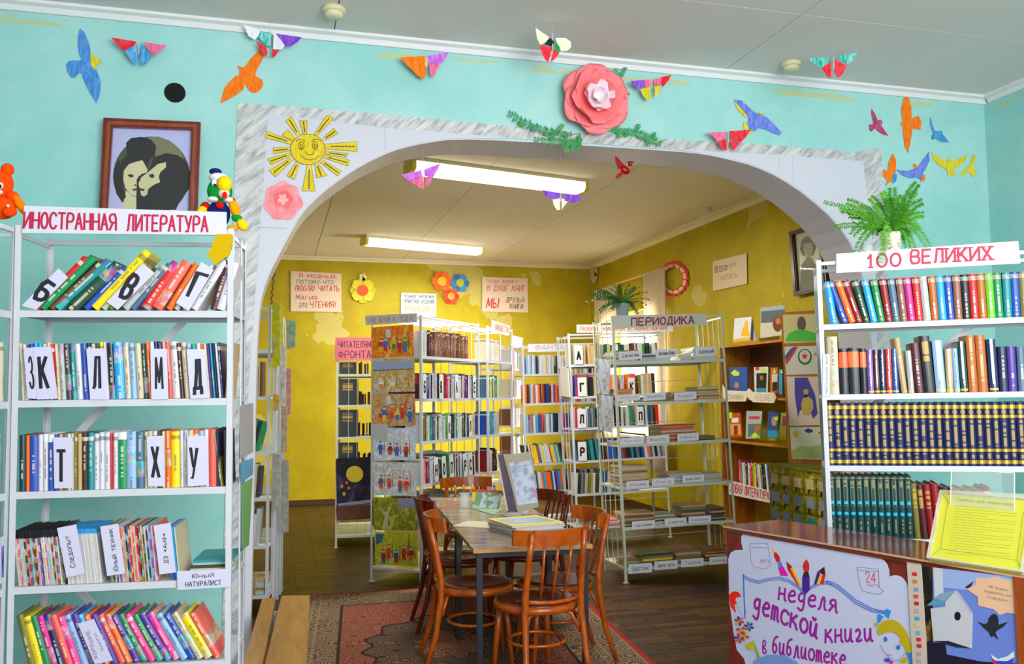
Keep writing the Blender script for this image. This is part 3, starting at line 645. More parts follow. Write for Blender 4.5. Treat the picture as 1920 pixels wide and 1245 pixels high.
# every divider keeps its own angle
for i, (xf, t, ln, lean, c, st) in enumerate(l1):
    sc = abs(L.z(200, 590) - L.z(200, 490))/100; ub = L.u(xf, 583)
    tt = t*sc; ub = ub + 0.0
    book(L.X, ub, 0.012, 1.804, tt, 0.15, ln*sc, lean, c, st, 'book', '%s leaning book, %s from arch end, %s' % (cname(c), ordn(len(l1)-i), W1), 'book', 'leaning books on the top shelf')
card(L, [(41, 573), (68, 581), (128, 520), (110, 503)], 'Б', 'white card with letter Be leaning on red book, top shelf', tq=[(58, 559), (82, 570), (110, 536), (86, 519)])
card(L, [(200, 566), (221, 581), (290, 512), (268, 493)], 'В', 'white card with letter Ve beside tall yellow book, top shelf', tq=[(219, 556), (240, 566), (268, 521), (248, 508)])
card(L, [(330, 568), (354, 583), (401, 506), (378, 491)], 'Г', 'white card with letter Ge among books, top shelf near toy', tq=[(348, 556), (366, 563), (396, 516), (368, 508)])
def cells(xs, h, lean, cs, sty='s', hj=2):
    out = []
    for i, c in enumerate(cs.split()):
        st = sty
        if ':' in c: c, st = c.split(':')
        out.append((xs[i], xs[i+1], h + RND.uniform(-hj, hj), lean, c, st))
    return out
W2 = 'second shelf, foreign literature rack'
xs = [37, 44, 52, 58, 66, 74, 82, 90, 98, 105, 112, 122, 133, 143, 154, 166, 174, 182, 190, 198, 203, 216, 233, 245, 256, 268, 277, 285, 293, 301, 308, 315, 323, 337]
row(L, cells(xs, 106, -4, 'cr wh pp bl sk sk cr cr rd cr gy:f dk:f tl:f wh bl nv:s cr dg yl wh bk:f sk:f cr:f lb cr dt:f og wh nv pp tn sl wh:s', hj=2), 750, W2, zi=1, rev=True, group='books on the second shelf')
row(L, cells([337, 346, 356, 365, 374, 383, 388, 394, 399, 404, 409, 414, 419], 103, -5, 'db cr lb tl wh og:p cr pp:p tl nv:p wh nv'), 750, W2.replace('second shelf', 'second shelf right of Л').replace(' right of Л', ''), zi=1, rev=True, group='books on the second shelf', end='corner post')
row(L, [(420, 427, 104, 4, 'tn', 'p')], 750, 'leaning alone, second shelf', zi=1, rev=True, group='books on the second shelf', end='corner post')
card(L, [(52, 747), (74, 748), (70, 651), (44, 653)], 'З', 'white card with letter Ze, second shelf beside the Ka card', tq=[(56, 729), (67, 730), (62, 668), (53, 668)], bold=0.045)
card(L, [(70, 749), (109, 747), (96, 650), (62, 651)], 'К', 'white card with letter Ka, second shelf of foreign literature', zoff=-0.0062, tq=[(75, 730), (95, 729), (91, 667), (71, 668)], bold=0.045)
card(L, [(169, 749), (202, 749), (197, 653), (162, 654)], 'Л', 'white card with letter El, second shelf of foreign literature', tq=[(174, 730), (192, 729), (190, 667), (175, 668)], bold=0.03)
card(L, [(284, 749), (316, 748), (313, 654), (282, 654)], 'М', 'white card with letter Em, second shelf of foreign literature', tq=[(291, 730), (308, 730), (306, 669), (290, 669)], bold=0.03)
card(L, [(357, 748), (391, 746), (384, 655), (350, 655)], 'Д', 'glossy white card with letter De, second shelf by corner post', tq=[(362, 734), (382, 732), (379, 672), (362, 674)], bold=0.02)
W3 = 'third shelf, foreign literature rack'
xs = [33, 45, 53, 69, 78, 88, 100, 108, 116, 124, 131, 137, 143, 152, 163, 174, 184, 194, 205, 210, 219, 236, 254, 269, 277, 285, 294, 302, 309, 320, 336, 343, 352, 362, 372, 382, 391, 405, 411]
row(L, cells(xs, 106, -1, 'dt:s og:p bl:s wh wh:c bl:c bl tn ol wh cr ol tn:p db tl:s wh wh wh:s rd:p wh gn:c lb:f sb:f cr cr wh dk cr og:f yl:s wh gy:f cr og lb wh sl:p nv:p', hj=1.5), 914, W3, zi=2, rev=True, group='books on the third shelf')
row(L, [(411, 418, 104, -8, 'ol', 's'), (420, 427, 104, -2, 'dk', 'p')], 912, W3, zi=2, rev=True, end='corner post', group='books on the third shelf')
card(L, [(102, 916), (136, 915), (136, 820), (100, 820)], 'Т', 'white card with letter Te, third shelf of foreign literature', tq=[(106, 904), (125, 904), (125, 842), (106, 842)], bold=0.03)
card(L, [(278, 912), (309, 912), (306, 817), (275, 818)], 'Х', 'white card with letter Kha, third shelf of foreign literature', tq=[(284, 896), (302, 896), (299, 836), (283, 836)], bold=0.02)
card(L, [(352, 912), (391, 909), (389, 818), (351, 817)], 'У', 'white card with letter U, third shelf of foreign literature', tq=[(357, 897), (368, 898), (373, 839), (355, 838)], bold=0.02)
# magazines on the fourth shelf
W4 = 'fourth shelf, foreign literature rack'
def mags(xa, xb, n, h, lean, cols, tag_, sty='m', rk=None, zi=3, py=1083, grp='magazines on the fourth shelf'):
    rk = rk or L; st = (xb-xa)/n; cols = cols.split()
    row(rk, [(xa+i*st, xa+(i+1)*st, h+RND.uniform(-1.5, 1.5), lean, cols[i % len(cols)], sty) for i in range(n)], py, tag_, zi=zi, kind='magazine', cat='magazine', thin=True, rev=True, group=grp, depth=0.19)
mags(33, 122, 30, 104, -7, 'cr wh sl lb gy cr dk tn rd tl wh ol dk og gy vi nv', 'darker run, fourth shelf near corner post', 'q')
mags(126, 190, 18, 102, -7, 'wh cr wh gy wh', 'pale run, fourth shelf between two cards', 'u')
mags(205, 296, 28, 104, -6, 'ol tn dg cr dt lb vi wh sl cr tn nv sb rd cr og gy rd mr', 'mixed run, fourth shelf before last card')
row(L, [(322, 327, 100, -6, 'bl', 'p'), (328, 333, 100, -6, 'sk', 'p'), (334, 337, 99, -6, 'cr', 'p')], 1078, W4, zi=3, kind='magazine', cat='magazine', thin=True, rev=True, group='magazines on the fourth shelf', depth=0.19)
card(L, [(125, 1083), (159, 1075), (143, 983), (107, 990)], '', 'white printed card nearest the corner post, fourth shelf', lines=[('Следопыт', [(143, 1063), (131, 1003), (122, 1005), (133, 1065)])], bold=0.01)
card(L, [(201, 1080), (235, 1075), (222, 982), (188, 987)], '', 'white printed card before pale magazines, fourth shelf', lines=[('Юный техник', [(224, 1069), (212, 990), (203, 992), (214, 1071)])], bold=0.01)
card(L, [(299, 1077), (330, 1073), (320, 980), (288, 985)], '', 'white printed card at the end of magazines, fourth shelf', lines=[('ДЭ «АиФ»', [(317, 1055), (312, 998), (304, 999), (308, 1056)])], bold=0.01)
card(L, [(333, 1106), (433, 1100), (433, 1066), (332, 1071)], '', 'wide white label hanging over the fourth shelf edge', zoff=-0.006, name='shelf_label', cat='label', group=None,
     lines=[('Юный', [(361, 1084), (402, 1081), (402, 1072), (361, 1075)]), ('натуралист', [(348, 1100), (416, 1096), (416, 1086), (348, 1090)])], bold=0.01)
def pile(rk, x0, x1, py, zi, n, tm, cols, lab, grp, dep=0.2, twist=4, v0=0.03, shrink=0.0, nm='magazine', zb=None):
    ua, ub = rk.u(x0, py), rk.u(x1, py); z = rk.sh[zi] if zb is None else zb; cols = cols.split()
    for k in range(n):
        t = tm*RND.uniform(0.7, 1.3); w = (ub-ua)*RND.uniform(0.93, 1.0) - shrink*k
        Mx = rk.X @ Matrix.Translation(((ua+ub)/2 + RND.uniform(-0.006, 0.006), v0+dep/2+RND.uniform(0, 0.012), z+0.0008)) @ Matrix.Rotation(math.radians(RND.uniform(-twist, twist)), 4, 'Z') @ Matrix.Translation((-w/2, -dep/2, 0))
        # lying flat: the book mesh is turned on its side
        Mx = Mx @ Matrix(((0, 0, w, 0), (0, dep, 0, 0), (-t, 0, 0, t), (0, 0, 0, 1)))
        c = cols[k % len(cols)]; o = link(nm, cover_mesh('p' if c != 'cv' else 'f', True)); o.matrix_world = Mx; o.color = lin(PAL[c if c in PAL else 'cr'][0]) + (1,)
        tag(o, '%s magazine, %s from bottom of pile %s' % (cname(c), ordn(k+1), lab), 'magazine', grp); z += t + 0.0008
    return z
pile(L, 352, 434, 1080, 3, 6, 0.008, 'gy tl cr dg gy tl', 'behind the wide shelf label', 'pile behind the wide shelf label', v0=0.05, twist=3)
# children's books on the fifth shelf
W5 = 'fifth shelf, foreign literature rack'
cs = 'ol yl gn:s mg:f nv:f sl:s pk:f lb pp:f sk:f og:f pp:s sl:s og:f pp:f gn:f pk:s gn:f pp:f pk:f lb:s bl:f cr:f yl:f sl:f og:f dk:s nv:s lg:f gn:f'.split()
x = 31.0; sp = []
for i, c in enumerate(cs):
    c, st = (c.split(':')+['s'])[:2]; w = 13.4; sp.append((x, x+w, 97 + RND.uniform(-3, 3), -(14 + min(i, 18)*0.85), c, st)); x += w
sc5 = abs(L.z(200, 1245) - L.z(200, 1145))/100
uu = L.u(60, 1240)-0.012
for i, (xa, xb, h, lean, c, st) in enumerate(sp):
    a = math.radians(-lean); t = 0.0232*RND.uniform(0.9, 1.05)*(1.22 if c == 'yl' and i > 4 else 1); t = min(t, 0.028)
    if uu + t/math.cos(a) > L.W-0.02: break
    book(L.X, uu, 0.012+RND.uniform(0, 0.006), 0.581, t*0.96, 0.15, 0.182*RND.uniform(0.97, 1.03), lean, c, st, 'picture_book', "%s children's book, %s from window side, %s" % (cname(c), ordn(i+1), W5), 'book', 'leaning books on the fifth shelf')
    uu += t/math.cos(a)
card(L, [(178, 1245), (212, 1238), (176, 1160), (146, 1169)], '', "white printed card among the leaning children's books, fifth shelf", zoff=-0.008, lines=[('хорошие', [(186, 1233), (168, 1180), (162, 1182), (179, 1235)]), ('книги', [(197, 1217), (183, 1186), (178, 1187), (191, 1218)])], bold=0.005, ink='#3a3a5a')
# sign
def signboard(P, corners, lines, lab, m='#cfcfdb', ink='#b80c44', th=0.003, off=0.006, bold=0.01, name='shelf_sign', cat='sign', rough=0.25, group=None, shear=0.0, serif=False):
    q = [P.pt(x, y, off) for x, y in corners]; o = MB().prism(q, P.n, th).build(name, M(m, rough)); origin_to(o, sum(q, Vector())/4)
    tag(o, lab, cat, group)
    if lines:
        if isinstance(lines, dict):
            for ik, ln in lines.items(): lettering(P, ln, M(ik, 0.5), o, off+th+0.0008, 'lettering', bold, shear, False, serif)
        else: lettering(P, lines, M(ink, 0.5), o, off+th+0.0008, 'lettering', bold, shear, False, serif)
    return o
signboard(L.front, [(42, 437), (425, 441), (425, 398), (46, 386)], [('ИНОСТРАННАЯ', [(44, 430), (221, 434), (221, 401), (46, 397)]), ('ЛИТЕРАТУРА', [(238, 435), (392, 437), (392, 405), (239, 402)])], 'long white board with red foreign literature heading beside knitted parrot', bold=0.008)

# neighbouring rack on the window side, turned along the side wall
xr, yr = -0.864, 3.362; a16 = math.radians(16); d = Vector((math.sin(a16), math.cos(a16), 0)); L0 = Rack(pose(xr-d.x*0.95, yr-d.y*0.95, math.radians(74)), 0.95, 0.36, 2.10, [1.80, 1.49, 1.18, 0.86, 0.58, 0.26], 'white metal rack standing under the orange knitted toy', bars=(0, 0), brace=True, toprails=2)
for zi, w_, cols in ((1, 'second', 'rd:p sk cr cr'), (2, 'third', 'wh pk:p cr sl:p nv:p wh'), (3, 'fourth', 'nv:p lb dk:m wh:m tn:m vi:m dk:m wh:m'), (4, 'fifth', 'pp:f ol:f yl:f vi:f dk:f og:f')):
    cs = cols.split(); w = 0.02 if zi != 3 else 0.012; uu = 0.925 - len(cs)*w*1.1
    for i, c in enumerate(cs):
        c, st = (c.split(':')+['s'])[:2]
        book(L0.X, uu, 0.012, L0.sh[zi], w, 0.15, 0.2 if zi != 4 else 0.18, -3 if zi != 4 else -12, c, st, 'book', '%s book, %s from corner, %s shelf under the orange toy' % (cname(c), ordn(len(cs)-i), w_), 'book', 'books under the orange toy')
        uu += w*1.06
card(L0, [(0, 1095), (9, 1090), (9, 1004), (0, 1008)], '', 'white card with blue print under the orange toy', ink='#1a2a9a', lines=[('И', [(0, 1084), (4, 1082), (4, 1022), (0, 1024)])])

# ---------------------------------------------------------------- rack at the right: series of great books
R = Rack(pose(2.4136, 3.4555, -0.553, -0.010, -0.01), 1.0, 0.30, 2.10, [1.8055, 1.4885, 1.171, 0.855, 0.55], 'white metal rack of book series under the red 100 sign', bars=(0, 0))
cols = 'sk bl og cn dg sk gn cn sb rb mg rd gy ct sk bl rb bk rd ct lg gn tl bl ol mr bl rd'.split()
lean = [-7, -17, -16, -16, -13, -10, -8, -6, -5, -4, -4, -3, -3, -2, -2, -2, -1, -1, -1, -1, -1, -1, 0, 0, 0, 0, 0, 0]
x = 1559.0; sp = []
for i, c in enumerate(cols):
    w = 12.6 + i*0.12
    if i == 1: x += 8
    sp.append((x, x+w, 80 + (i*0.25), lean[i], c, 'h')); x += w + 0.6
for i, s in enumerate(sp):
    row(R, [s], 604 - i*0.35, 'top shelf under the red 100 sign', zi=0, group='100 ВЕЛИКИХ series', end='arch end', kind='hardback', name='hardback_book') if False else None
def rrow(spec, py, where, zi, kind='hardback', name='hardback_book', depth=0.15, group=None, end='arch end', style='s'):
    for i, s in enumerate(spec):
        xa, xb, hp, ln, c = s[:5]; st = s[5] if len(s) > 5 else style; yy = py(xa) if callable(py) else py
        ua, ub = R.u(xa, yy), R.u(xb, yy); sc = abs(R.z(xa, yy) - R.z(xa, yy-80))/80; a = math.radians(ln); t = (ub-ua)*math.cos(a)-0.0006
        if ub > R.W-0.012: break
        book(R.X, ub if ln > 0 else ua, 0.012+RND.uniform(0, 0.004), R.sh[zi], t, depth, hp*sc/math.cos(a), ln, c, st, name, '%s %s, %s from %s, %s' % (cname(c), kind, ordn(i+1), end, where), 'book', group)
rrow(sp, lambda x: 610-(x-1542)*0.04, 'top shelf under red 100 sign', 0, group='100 ВЕЛИКИХ series')
sp = [(1556, 1575, 109, 0, 'cr', 'f'), (1576, 1593, 86, 0, 'bk', 'o'), (1594, 1614, 87, 0, 'bk', 'o'), (1616, 1628, 86, 0, 'bk', 'o'), (1629, 1640, 83, 0, 'vi', 'x'), (1641, 1651, 83, 0, 'mr', 'x'), (1652, 1663, 83, 0, 'nv', 'x'), (1664, 1675, 84, 0, 'rd', 'x'), (1676, 1687, 84, 0, 'bl', 'x'),
      (1692, 1703, 104, -5, 'tn', 's'), (1705, 1716, 80, -2, 'gy', 'x'), (1718, 1734, 94, -3, 'mr', 's'), (1735, 1755, 107, -3, 'bk', 'd'), (1757, 1776, 98, -2, 'lb', 'x'), (1777, 1790, 82, 0, 'tn', 'x'), (1791, 1802, 83, -1, 'lb', 'x'), (1803, 1817, 96, -1, 'dt', 'x'), (1819, 1836, 107, -1, 'ct', 'j'), (1837, 1855, 107, -1, 'ct', 'j'),
      (1858, 1875, 99, -1, 'nv', 'x'), (1877, 1893, 85, 0, 'nv', 's'), (1894, 1910, 85, 0, 'pp', 's'), (1912, 1928, 84, 0, 'sb', 's')]
rrow(sp, lambda x: 741-(x-1547)*0.02, 'second shelf below red 100 sign', 1, group='reference books on the second shelf')
x = 1552.5; sp = []
for i in range(26): w = 14.3+i*0.06; sp.append((x, x+w-0.3, 117+i*0.15, 0, 'nv', 'g')); x += w
rrow(sp, lambda x: 872, 'uniform gilt set, third shelf', 2, 'volume', 'encyclopedia_volume', 0.19, 'navy and gilt encyclopedia volumes')
x = 1556.5; sp = []
for i in range(12): w = 13.2; sp.append((x, x+w-0.3, 114+i*0.3, 0, 'dt', 't')); x += w
sp += [(x+2, x+13, 104, -2, 'ol', 'd'), (x+14, x+27, 102, -3, 'mr', 'd'), (x+28, x+41, 102, -3, 'cn', 'd'), (x+42, x+56, 104, -3, 'cn', 's'), (x+57, x+72, 98, -1, 'mr', 'd'), (x+74, x+93, 96, 0, 'br', 'd'), (x+95, x+114, 96, 0, 'br', 'd'), (x+116, x+135, 96, 0, 'br', 'd'), (x+138, x+150, 100, -1, 'cn', 's')]
rrow(sp, lambda x: 1000+(x-1555)*0.07, 'fourth shelf behind counter', 3, 'volume', 'hardback_book', 0.17, 'volumes on the fourth shelf')
card(R, [(1542, 743), (1556, 743), (1556, 664), (1543, 664)], '', 'white upright reading room label on the rack post', lines=[('Читальный зал', [(1552, 738), (1552, 668), (1547, 668), (1547, 738)])], bold=0.0, name='shelf_label', cat='label', group=None)
signboard(R.front, [(1568, 512), (1913, 494), (1909, 452), (1568, 476)], [('100', [(1625, 504), (1690, 501), (1690, 473), (1625, 477)]), ('ВЕЛИКИХ', [(1705, 497), (1861, 489), (1859, 461), (1705, 468)])], 'long white board with red 100 heading below the fern', bold=0.02, serif=True)

# ================================================================ front room: things on the wall
def line_on(mb, P, pts, w, off, th=0.0008):
    q = [P.pt(x, y, off) for x, y in pts]
    for a, b in zip(q, q[1:]):
        d = (b-a)
        if d.length < 1e-5: continue
        nn = d.normalized().cross(P.n)*w/2; e = d.normalized()*w*0.3; mb.prism([a-nn-e, b-nn+e, b+nn+e, a+nn-e], P.n, th)
def sc(pts, s, ox, oy): return [(x/s+ox, y/s+oy) for x, y in pts]
PAPER = lambda h: M(h, 0.7)
def crayon(h1, h2, name):
    n = NT(name, 0.7, 0, 0.2); c = n.mapping(n.coord(), (60, 60, 18)); return n.col(n.mix(n.ramp(n.noise(c, 1.0, 3, 0.7), [(0.4, '#000000'), (0.62, '#ffffff')]), lin(h1), lin(h2)))
CR = dict(blue=crayon('#3d82d2', '#5fa0e0', 'crayon_blue'), orange=crayon('#f26a08', '#f98a24', 'crayon_orange'), crimson=crayon('#a52a4e', '#c85f86', 'crayon_crimson'), peri=crayon('#5474d6', '#8296e2', 'crayon_periwinkle'),
    yellow=crayon('#d6c015', '#e6d84a', 'crayon_yellow'), azure=crayon('#2f83c4', '#5aa6dc', 'crayon_azure'), red=crayon('#e01428', '#ee4a5a', 'crayon_red'), pink=crayon('#ee5a86', '#f48ab0', 'crayon_pink'), teal=crayon('#10a090', '#8fd8d4', 'crayon_teal'), purple=crayon('#7a3ac8', '#9a62dc', 'crayon_purple'),
    white=crayon('#e2e2ec', '#f2f2f6', 'crayon_white'), lilac=crayon('#c85ae0', '#e08af0', 'crayon_lilac'), cream=crayon('#f2f0cc', '#f8f6e0', 'crayon_cream'), black=crayon('#20222c', '#343844', 'crayon_black'), green=crayon('#0c8a3c', '#2aa85a', 'crayon_green'), sky=crayon('#2e90d8', '#7ac0ee', 'crayon_sky'))
def bird(px, col, lab, extra=(), off=0.004):
    q = [FWALL.pt(x, y, off) for x, y in px]; o = MB().prism(q, FWALL.n, 0.0012).build('paper_bird', CR[col]); origin_to(o, sum(q, Vector())/len(q))
    tag(o, lab, 'paper bird')
    for c, p, nm in extra: child_sheet(nm, FWALL, p, CR[c], o, 0.001, off+0.0014)
    return o
bird([(150, 53), (158, 60), (166, 78), (170, 97), (172, 112), (174, 125), (180, 130), (186, 143), (189, 158), (187, 175), (181, 194), (172, 180), (163, 163), (156, 148), (153, 137), (147, 138), (140, 146), (133, 145), (126, 134), (124, 122), (128, 115), (137, 113), (147, 114), (153, 112), (148, 100), (146, 85), (146, 70)], 'blue', 'big blue paper bird with yellow head, beyond the round black hole',
     [('yellow', [(169, 97), (178, 107), (191, 113), (183, 121), (178, 131), (171, 124)], 'head')])
bird([(487, 92), (480, 100), (470, 110), (463, 120), (458, 127), (445, 123), (449, 131), (449, 139), (440, 144), (430, 153), (421, 165), (417, 178), (413, 194), (427, 187), (440, 180), (455, 169), (460, 157), (465, 167), (471, 173), (480, 174), (489, 168), (494, 158), (491, 149), (478, 142), (482, 130), (489, 118), (494, 106), (496, 97)], 'orange', 'big orange paper bird above the corner of the grey marble trim')
bird([(1634, 204), (1640, 212), (1646, 226), (1651, 224), (1655, 228), (1652, 235), (1658, 244), (1666, 255), (1655, 252), (1645, 245), (1640, 240), (1634, 247), (1630, 243), (1630, 234), (1638, 232), (1634, 215)], 'crimson', 'small crimson paper bird beside the tall orange one')
bird([(1700, 179), (1705, 185), (1709, 205), (1709, 222), (1722, 217), (1728, 230), (1726, 243), (1711, 241), (1709, 255), (1703, 287), (1697, 275), (1693, 250), (1693, 236), (1687, 234), (1692, 228), (1690, 205), (1694, 185)], 'orange', 'tall orange paper bird with wings spread upright near the corner')
bird([(1744, 219), (1748, 232), (1752, 245), (1757, 246), (1765, 245), (1768, 252), (1780, 267), (1765, 266), (1755, 260), (1748, 262), (1746, 255), (1750, 250), (1744, 235)], 'azure', 'small azure paper bird closest to the ceiling corner')
bird([(1376, 187), (1390, 188), (1402, 199), (1414, 210), (1420, 213), (1430, 211), (1431, 216), (1440, 222), (1450, 232), (1465, 248), (1462, 254), (1450, 250), (1435, 243), (1422, 240), (1414, 247), (1405, 243), (1399, 232), (1404, 225), (1400, 214), (1388, 202)], 'peri', 'periwinkle paper bird with yellow edges over the marble trim',
     [('yellow', [(1376, 188), (1383, 205), (1398, 220), (1402, 218), (1388, 202)], 'wing_edge'), ('yellow', [(1394, 228), (1400, 230), (1404, 242), (1415, 249), (1404, 251), (1394, 240)], 'tail'), ('yellow', [(1420, 211), (1431, 209), (1429, 215)], 'beak')])
bird([(1674, 287), (1680, 300), (1680, 320), (1676, 335), (1668, 342), (1660, 349), (1664, 338), (1655, 330), (1646, 322), (1655, 317), (1664, 322), (1666, 305)], 'orange', 'small orange paper bird just above the fern', [('azure', [(1677, 322), (1682, 328), (1680, 340), (1674, 344), (1672, 338)], 'tail')])
bird([(1681, 318), (1700, 321), (1715, 316), (1722, 312), (1730, 300), (1742, 284), (1743, 300), (1736, 316), (1730, 325), (1734, 333), (1727, 338), (1720, 333), (1705, 334), (1690, 328)], 'peri', 'periwinkle paper bird with orange edges above the fern', [('orange', [(1712, 307), (1718, 308), (1720, 314), (1714, 316)], 'head'), ('orange', [(1728, 330), (1735, 328), (1734, 338), (1727, 341)], 'tail')])
bird([(1746, 285), (1760, 295), (1775, 303), (1780, 294), (1785, 303), (1800, 296), (1816, 290), (1808, 304), (1795, 314), (1788, 318), (1791, 328), (1778, 330), (1776, 318), (1760, 310), (1750, 298)], 'yellow', 'yellow paper bird with wide curved wings near the corner')
bird([(1797, 331), (1808, 318), (1814, 312), (1820, 308), (1824, 290), (1829, 292), (1827, 310), (1826, 318), (1833, 328), (1824, 332), (1816, 322), (1806, 328)], 'yellow', 'smallest yellow paper bird, last before the wall corner')

def butterfly(cells_, lab, P, off=0.05, thread=None, fold=0.03):
    """cells_: (name, colour, polygon px); wings fold away from the body line"""
    allp = [p for _, _, q in cells_ for p in q]; cx = sum(p[0] for p in allp)/len(allp); cy = sum(p[1] for p in allp)/len(allp)
    off = max([off] + [YW - atz(p[0], p[1], CEIL-0.03).y for p in allp if P is FWALL and p[1] < 115 and p[0] > 900])
    wd = max(abs(p[0]-cx) for p in allp); c = P.pt(cx, cy, off); r = empty('paper_butterfly', c, lab, 'paper butterfly')
    for i, (nm, col, q) in enumerate(cells_):
        def f(x, y): return P.pt(x, y, off + fold*(abs(x-cx)/wd)**1.1)
        v = [f(x, y) for x, y in q]; mb = MB().prism(v, P.n, 0.001); child(mb, nm, CR[col], r)
    mb = MB(); ys = [p[1] for p in allp]
    mb.tube([P.pt(cx, min(ys)+ (max(ys)-min(ys))*0.15, off+0.002), P.pt(cx, cy+6, off+0.002)], 0.0022, 6); child(mb, 'body', CR['white'], r, True)
    if thread is not None:
        a = P.pt(cx, min(ys)+4, off+0.003); b = Vector((a.x, a.y, thread)); child(MB().tube([a, b], 0.0007, 4), 'thread', M('#d8d8d8'), r)
    return r
UW, LW = 'upper_wing', 'lower_wing'
butterfly([(UW, 'red', [(208, 70), (256, 78), (253, 85), (232, 95), (220, 84)]), (LW, 'sky', [(257, 82), (252, 86), (233, 96), (242, 108), (255, 124), (257, 105)]), (LW, 'sky', [(263, 80), (285, 107), (275, 118), (265, 124), (262, 105)]), (UW, 'pink', [(268, 79), (314, 85), (305, 92), (288, 105), (278, 94)])], 'red and blue paper butterfly between blue bird and ceiling', FWALL)
butterfly([(UW, 'white', [(456, 47), (470, 50), (488, 58), (484, 68), (478, 75), (466, 68)]), (UW, 'teal', [(488, 58), (510, 62), (510, 88), (498, 85), (485, 70)]), (LW, 'red', [(480, 77), (498, 88), (502, 98), (500, 108), (488, 95)]), (UW, 'white', [(513, 62), (520, 66), (534, 86), (528, 93), (512, 92)]), (UW, 'purple', [(517, 63), (566, 70), (560, 77), (545, 87), (535, 86)]), (LW, 'red', [(511, 92), (524, 95), (516, 105), (510, 109)])], 'white, teal and purple paper butterfly hanging by the cornice', FWALL, thread=CEIL)
butterfly([(UW, 'orange', [(750, 108), (797, 105), (798, 118), (775, 134), (762, 121)]), (LW, 'orange', [(798, 118), (799, 130), (797, 146), (790, 148), (775, 134)]), (UW, 'lilac', [(801, 105), (841, 98), (838, 105), (828, 118), (803, 119)]), (LW, 'pink', [(804, 120), (825, 119), (818, 135), (812, 145), (807, 141)]), ('wing_patch', 'yellow', [(795, 106), (801, 107), (802, 122), (797, 124)])], 'orange and lilac paper butterfly on turquoise wall above arch', FWALL)
butterfly([(UW, 'cream', [(1004, 52), (1015, 60), (1030, 70), (1022, 80), (1013, 84), (1007, 73)]), (UW, 'black', [(1031, 71), (1039, 78), (1036, 88), (1020, 83)]), (LW, 'red', [(1012, 85), (1036, 89), (1028, 117), (1022, 112), (1015, 98)]), (UW, 'cream', [(1041, 71), (1060, 71), (1070, 78), (1071, 88), (1064, 95), (1052, 96), (1046, 84)]), (UW, 'green', [(1040, 76), (1052, 91), (1048, 100), (1040, 92)]), (LW, 'red', [(1038, 93), (1049, 100), (1040, 111), (1032, 117)])], 'cream, green and red paper butterfly overlapping the cornice', FWALL, off=0.12, thread=CEIL)
butterfly([(UW, 'purple', [(1182, 152), (1208, 150), (1210, 158), (1200, 168), (1190, 162)]), (UW, 'pink', [(1208, 150), (1222, 151), (1220, 162), (1208, 163)]), (LW, 'yellow', [(1200, 168), (1219, 163), (1219, 182), (1215, 190), (1206, 180)]), (UW, 'pink', [(1225, 150), (1240, 145), (1239, 158), (1228, 160)]), (UW, 'red', [(1240, 145), (1259, 140), (1254, 150), (1243, 163), (1239, 158)]), (LW, 'yellow', [(1227, 162), (1239, 160), (1235, 175), (1228, 184)])], 'purple, pink and yellow paper butterfly beside the big rose', FWALL)
butterfly([(UW, 'teal', [(1516, 110), (1555, 107), (1557, 115), (1540, 127), (1525, 120)]), (LW, 'red', [(1540, 127), (1558, 116), (1559, 130), (1558, 147), (1550, 143)]), (UW, 'teal', [(1567, 107), (1608, 98), (1600, 112), (1590, 121), (1575, 113)]), (LW, 'red', [(1564, 112), (1588, 123), (1580, 138), (1572, 146), (1565, 138)])], 'turquoise and red paper butterfly hanging beside a smoke detector', FWALL, off=0.25, thread=CEIL)
butterfly([(UW, 'pink', [(1327, 248), (1362, 247), (1361, 258), (1345, 265), (1338, 257)]), (LW, 'red', [(1345, 266), (1362, 259), (1363, 283), (1352, 277)]), (UW, 'red', [(1368, 246), (1408, 243), (1400, 255), (1388, 268), (1370, 258)]), (LW, 'red', [(1369, 259), (1387, 269), (1375, 283), (1370, 274)])], 'pink and red paper butterfly on the marble trim', FWALL)
butterfly([(UW, 'lilac', [(753, 328), (790, 319), (792, 330), (768, 340)]), (LW, 'pink', [(792, 331), (795, 345), (795, 353), (784, 350), (769, 341)]), (UW, 'lilac', [(795, 318), (826, 306), (820, 320), (811, 334), (796, 330)]), (LW, 'pink', [(796, 331), (811, 335), (805, 346), (800, 350)]), ('wing_tip', 'yellow', [(784, 350), (795, 347), (794, 354)])], 'lilac and pink paper butterfly hanging before the near strip lamp', FWALL, off=-0.1, thread=FWALL.pt(790, 268).z+0.02)
butterfly([(UW, 'purple', [(1016, 356), (1050, 362), (1046, 375), (1030, 372), (1020, 364)]), ('wing_stripe', 'orange', [(1021, 359), (1045, 364), (1040, 369), (1027, 365)]), (LW, 'cream', [(1036, 374), (1050, 372), (1050, 394), (1044, 394), (1038, 384)]), (LW, 'cream', [(1053, 372), (1066, 376), (1058, 386), (1053, 394)]), (UW, 'purple', [(1054, 364), (1088, 365), (1087, 376), (1078, 381), (1056, 376)]), ('wing_stripe', 'orange', [(1060, 367), (1084, 367), (1080, 372), (1062, 371)])], 'purple and orange paper butterfly hanging inside the arch', FWALL, off=-0.1, thread=FWALL.pt(1050, 272).z+0.02)

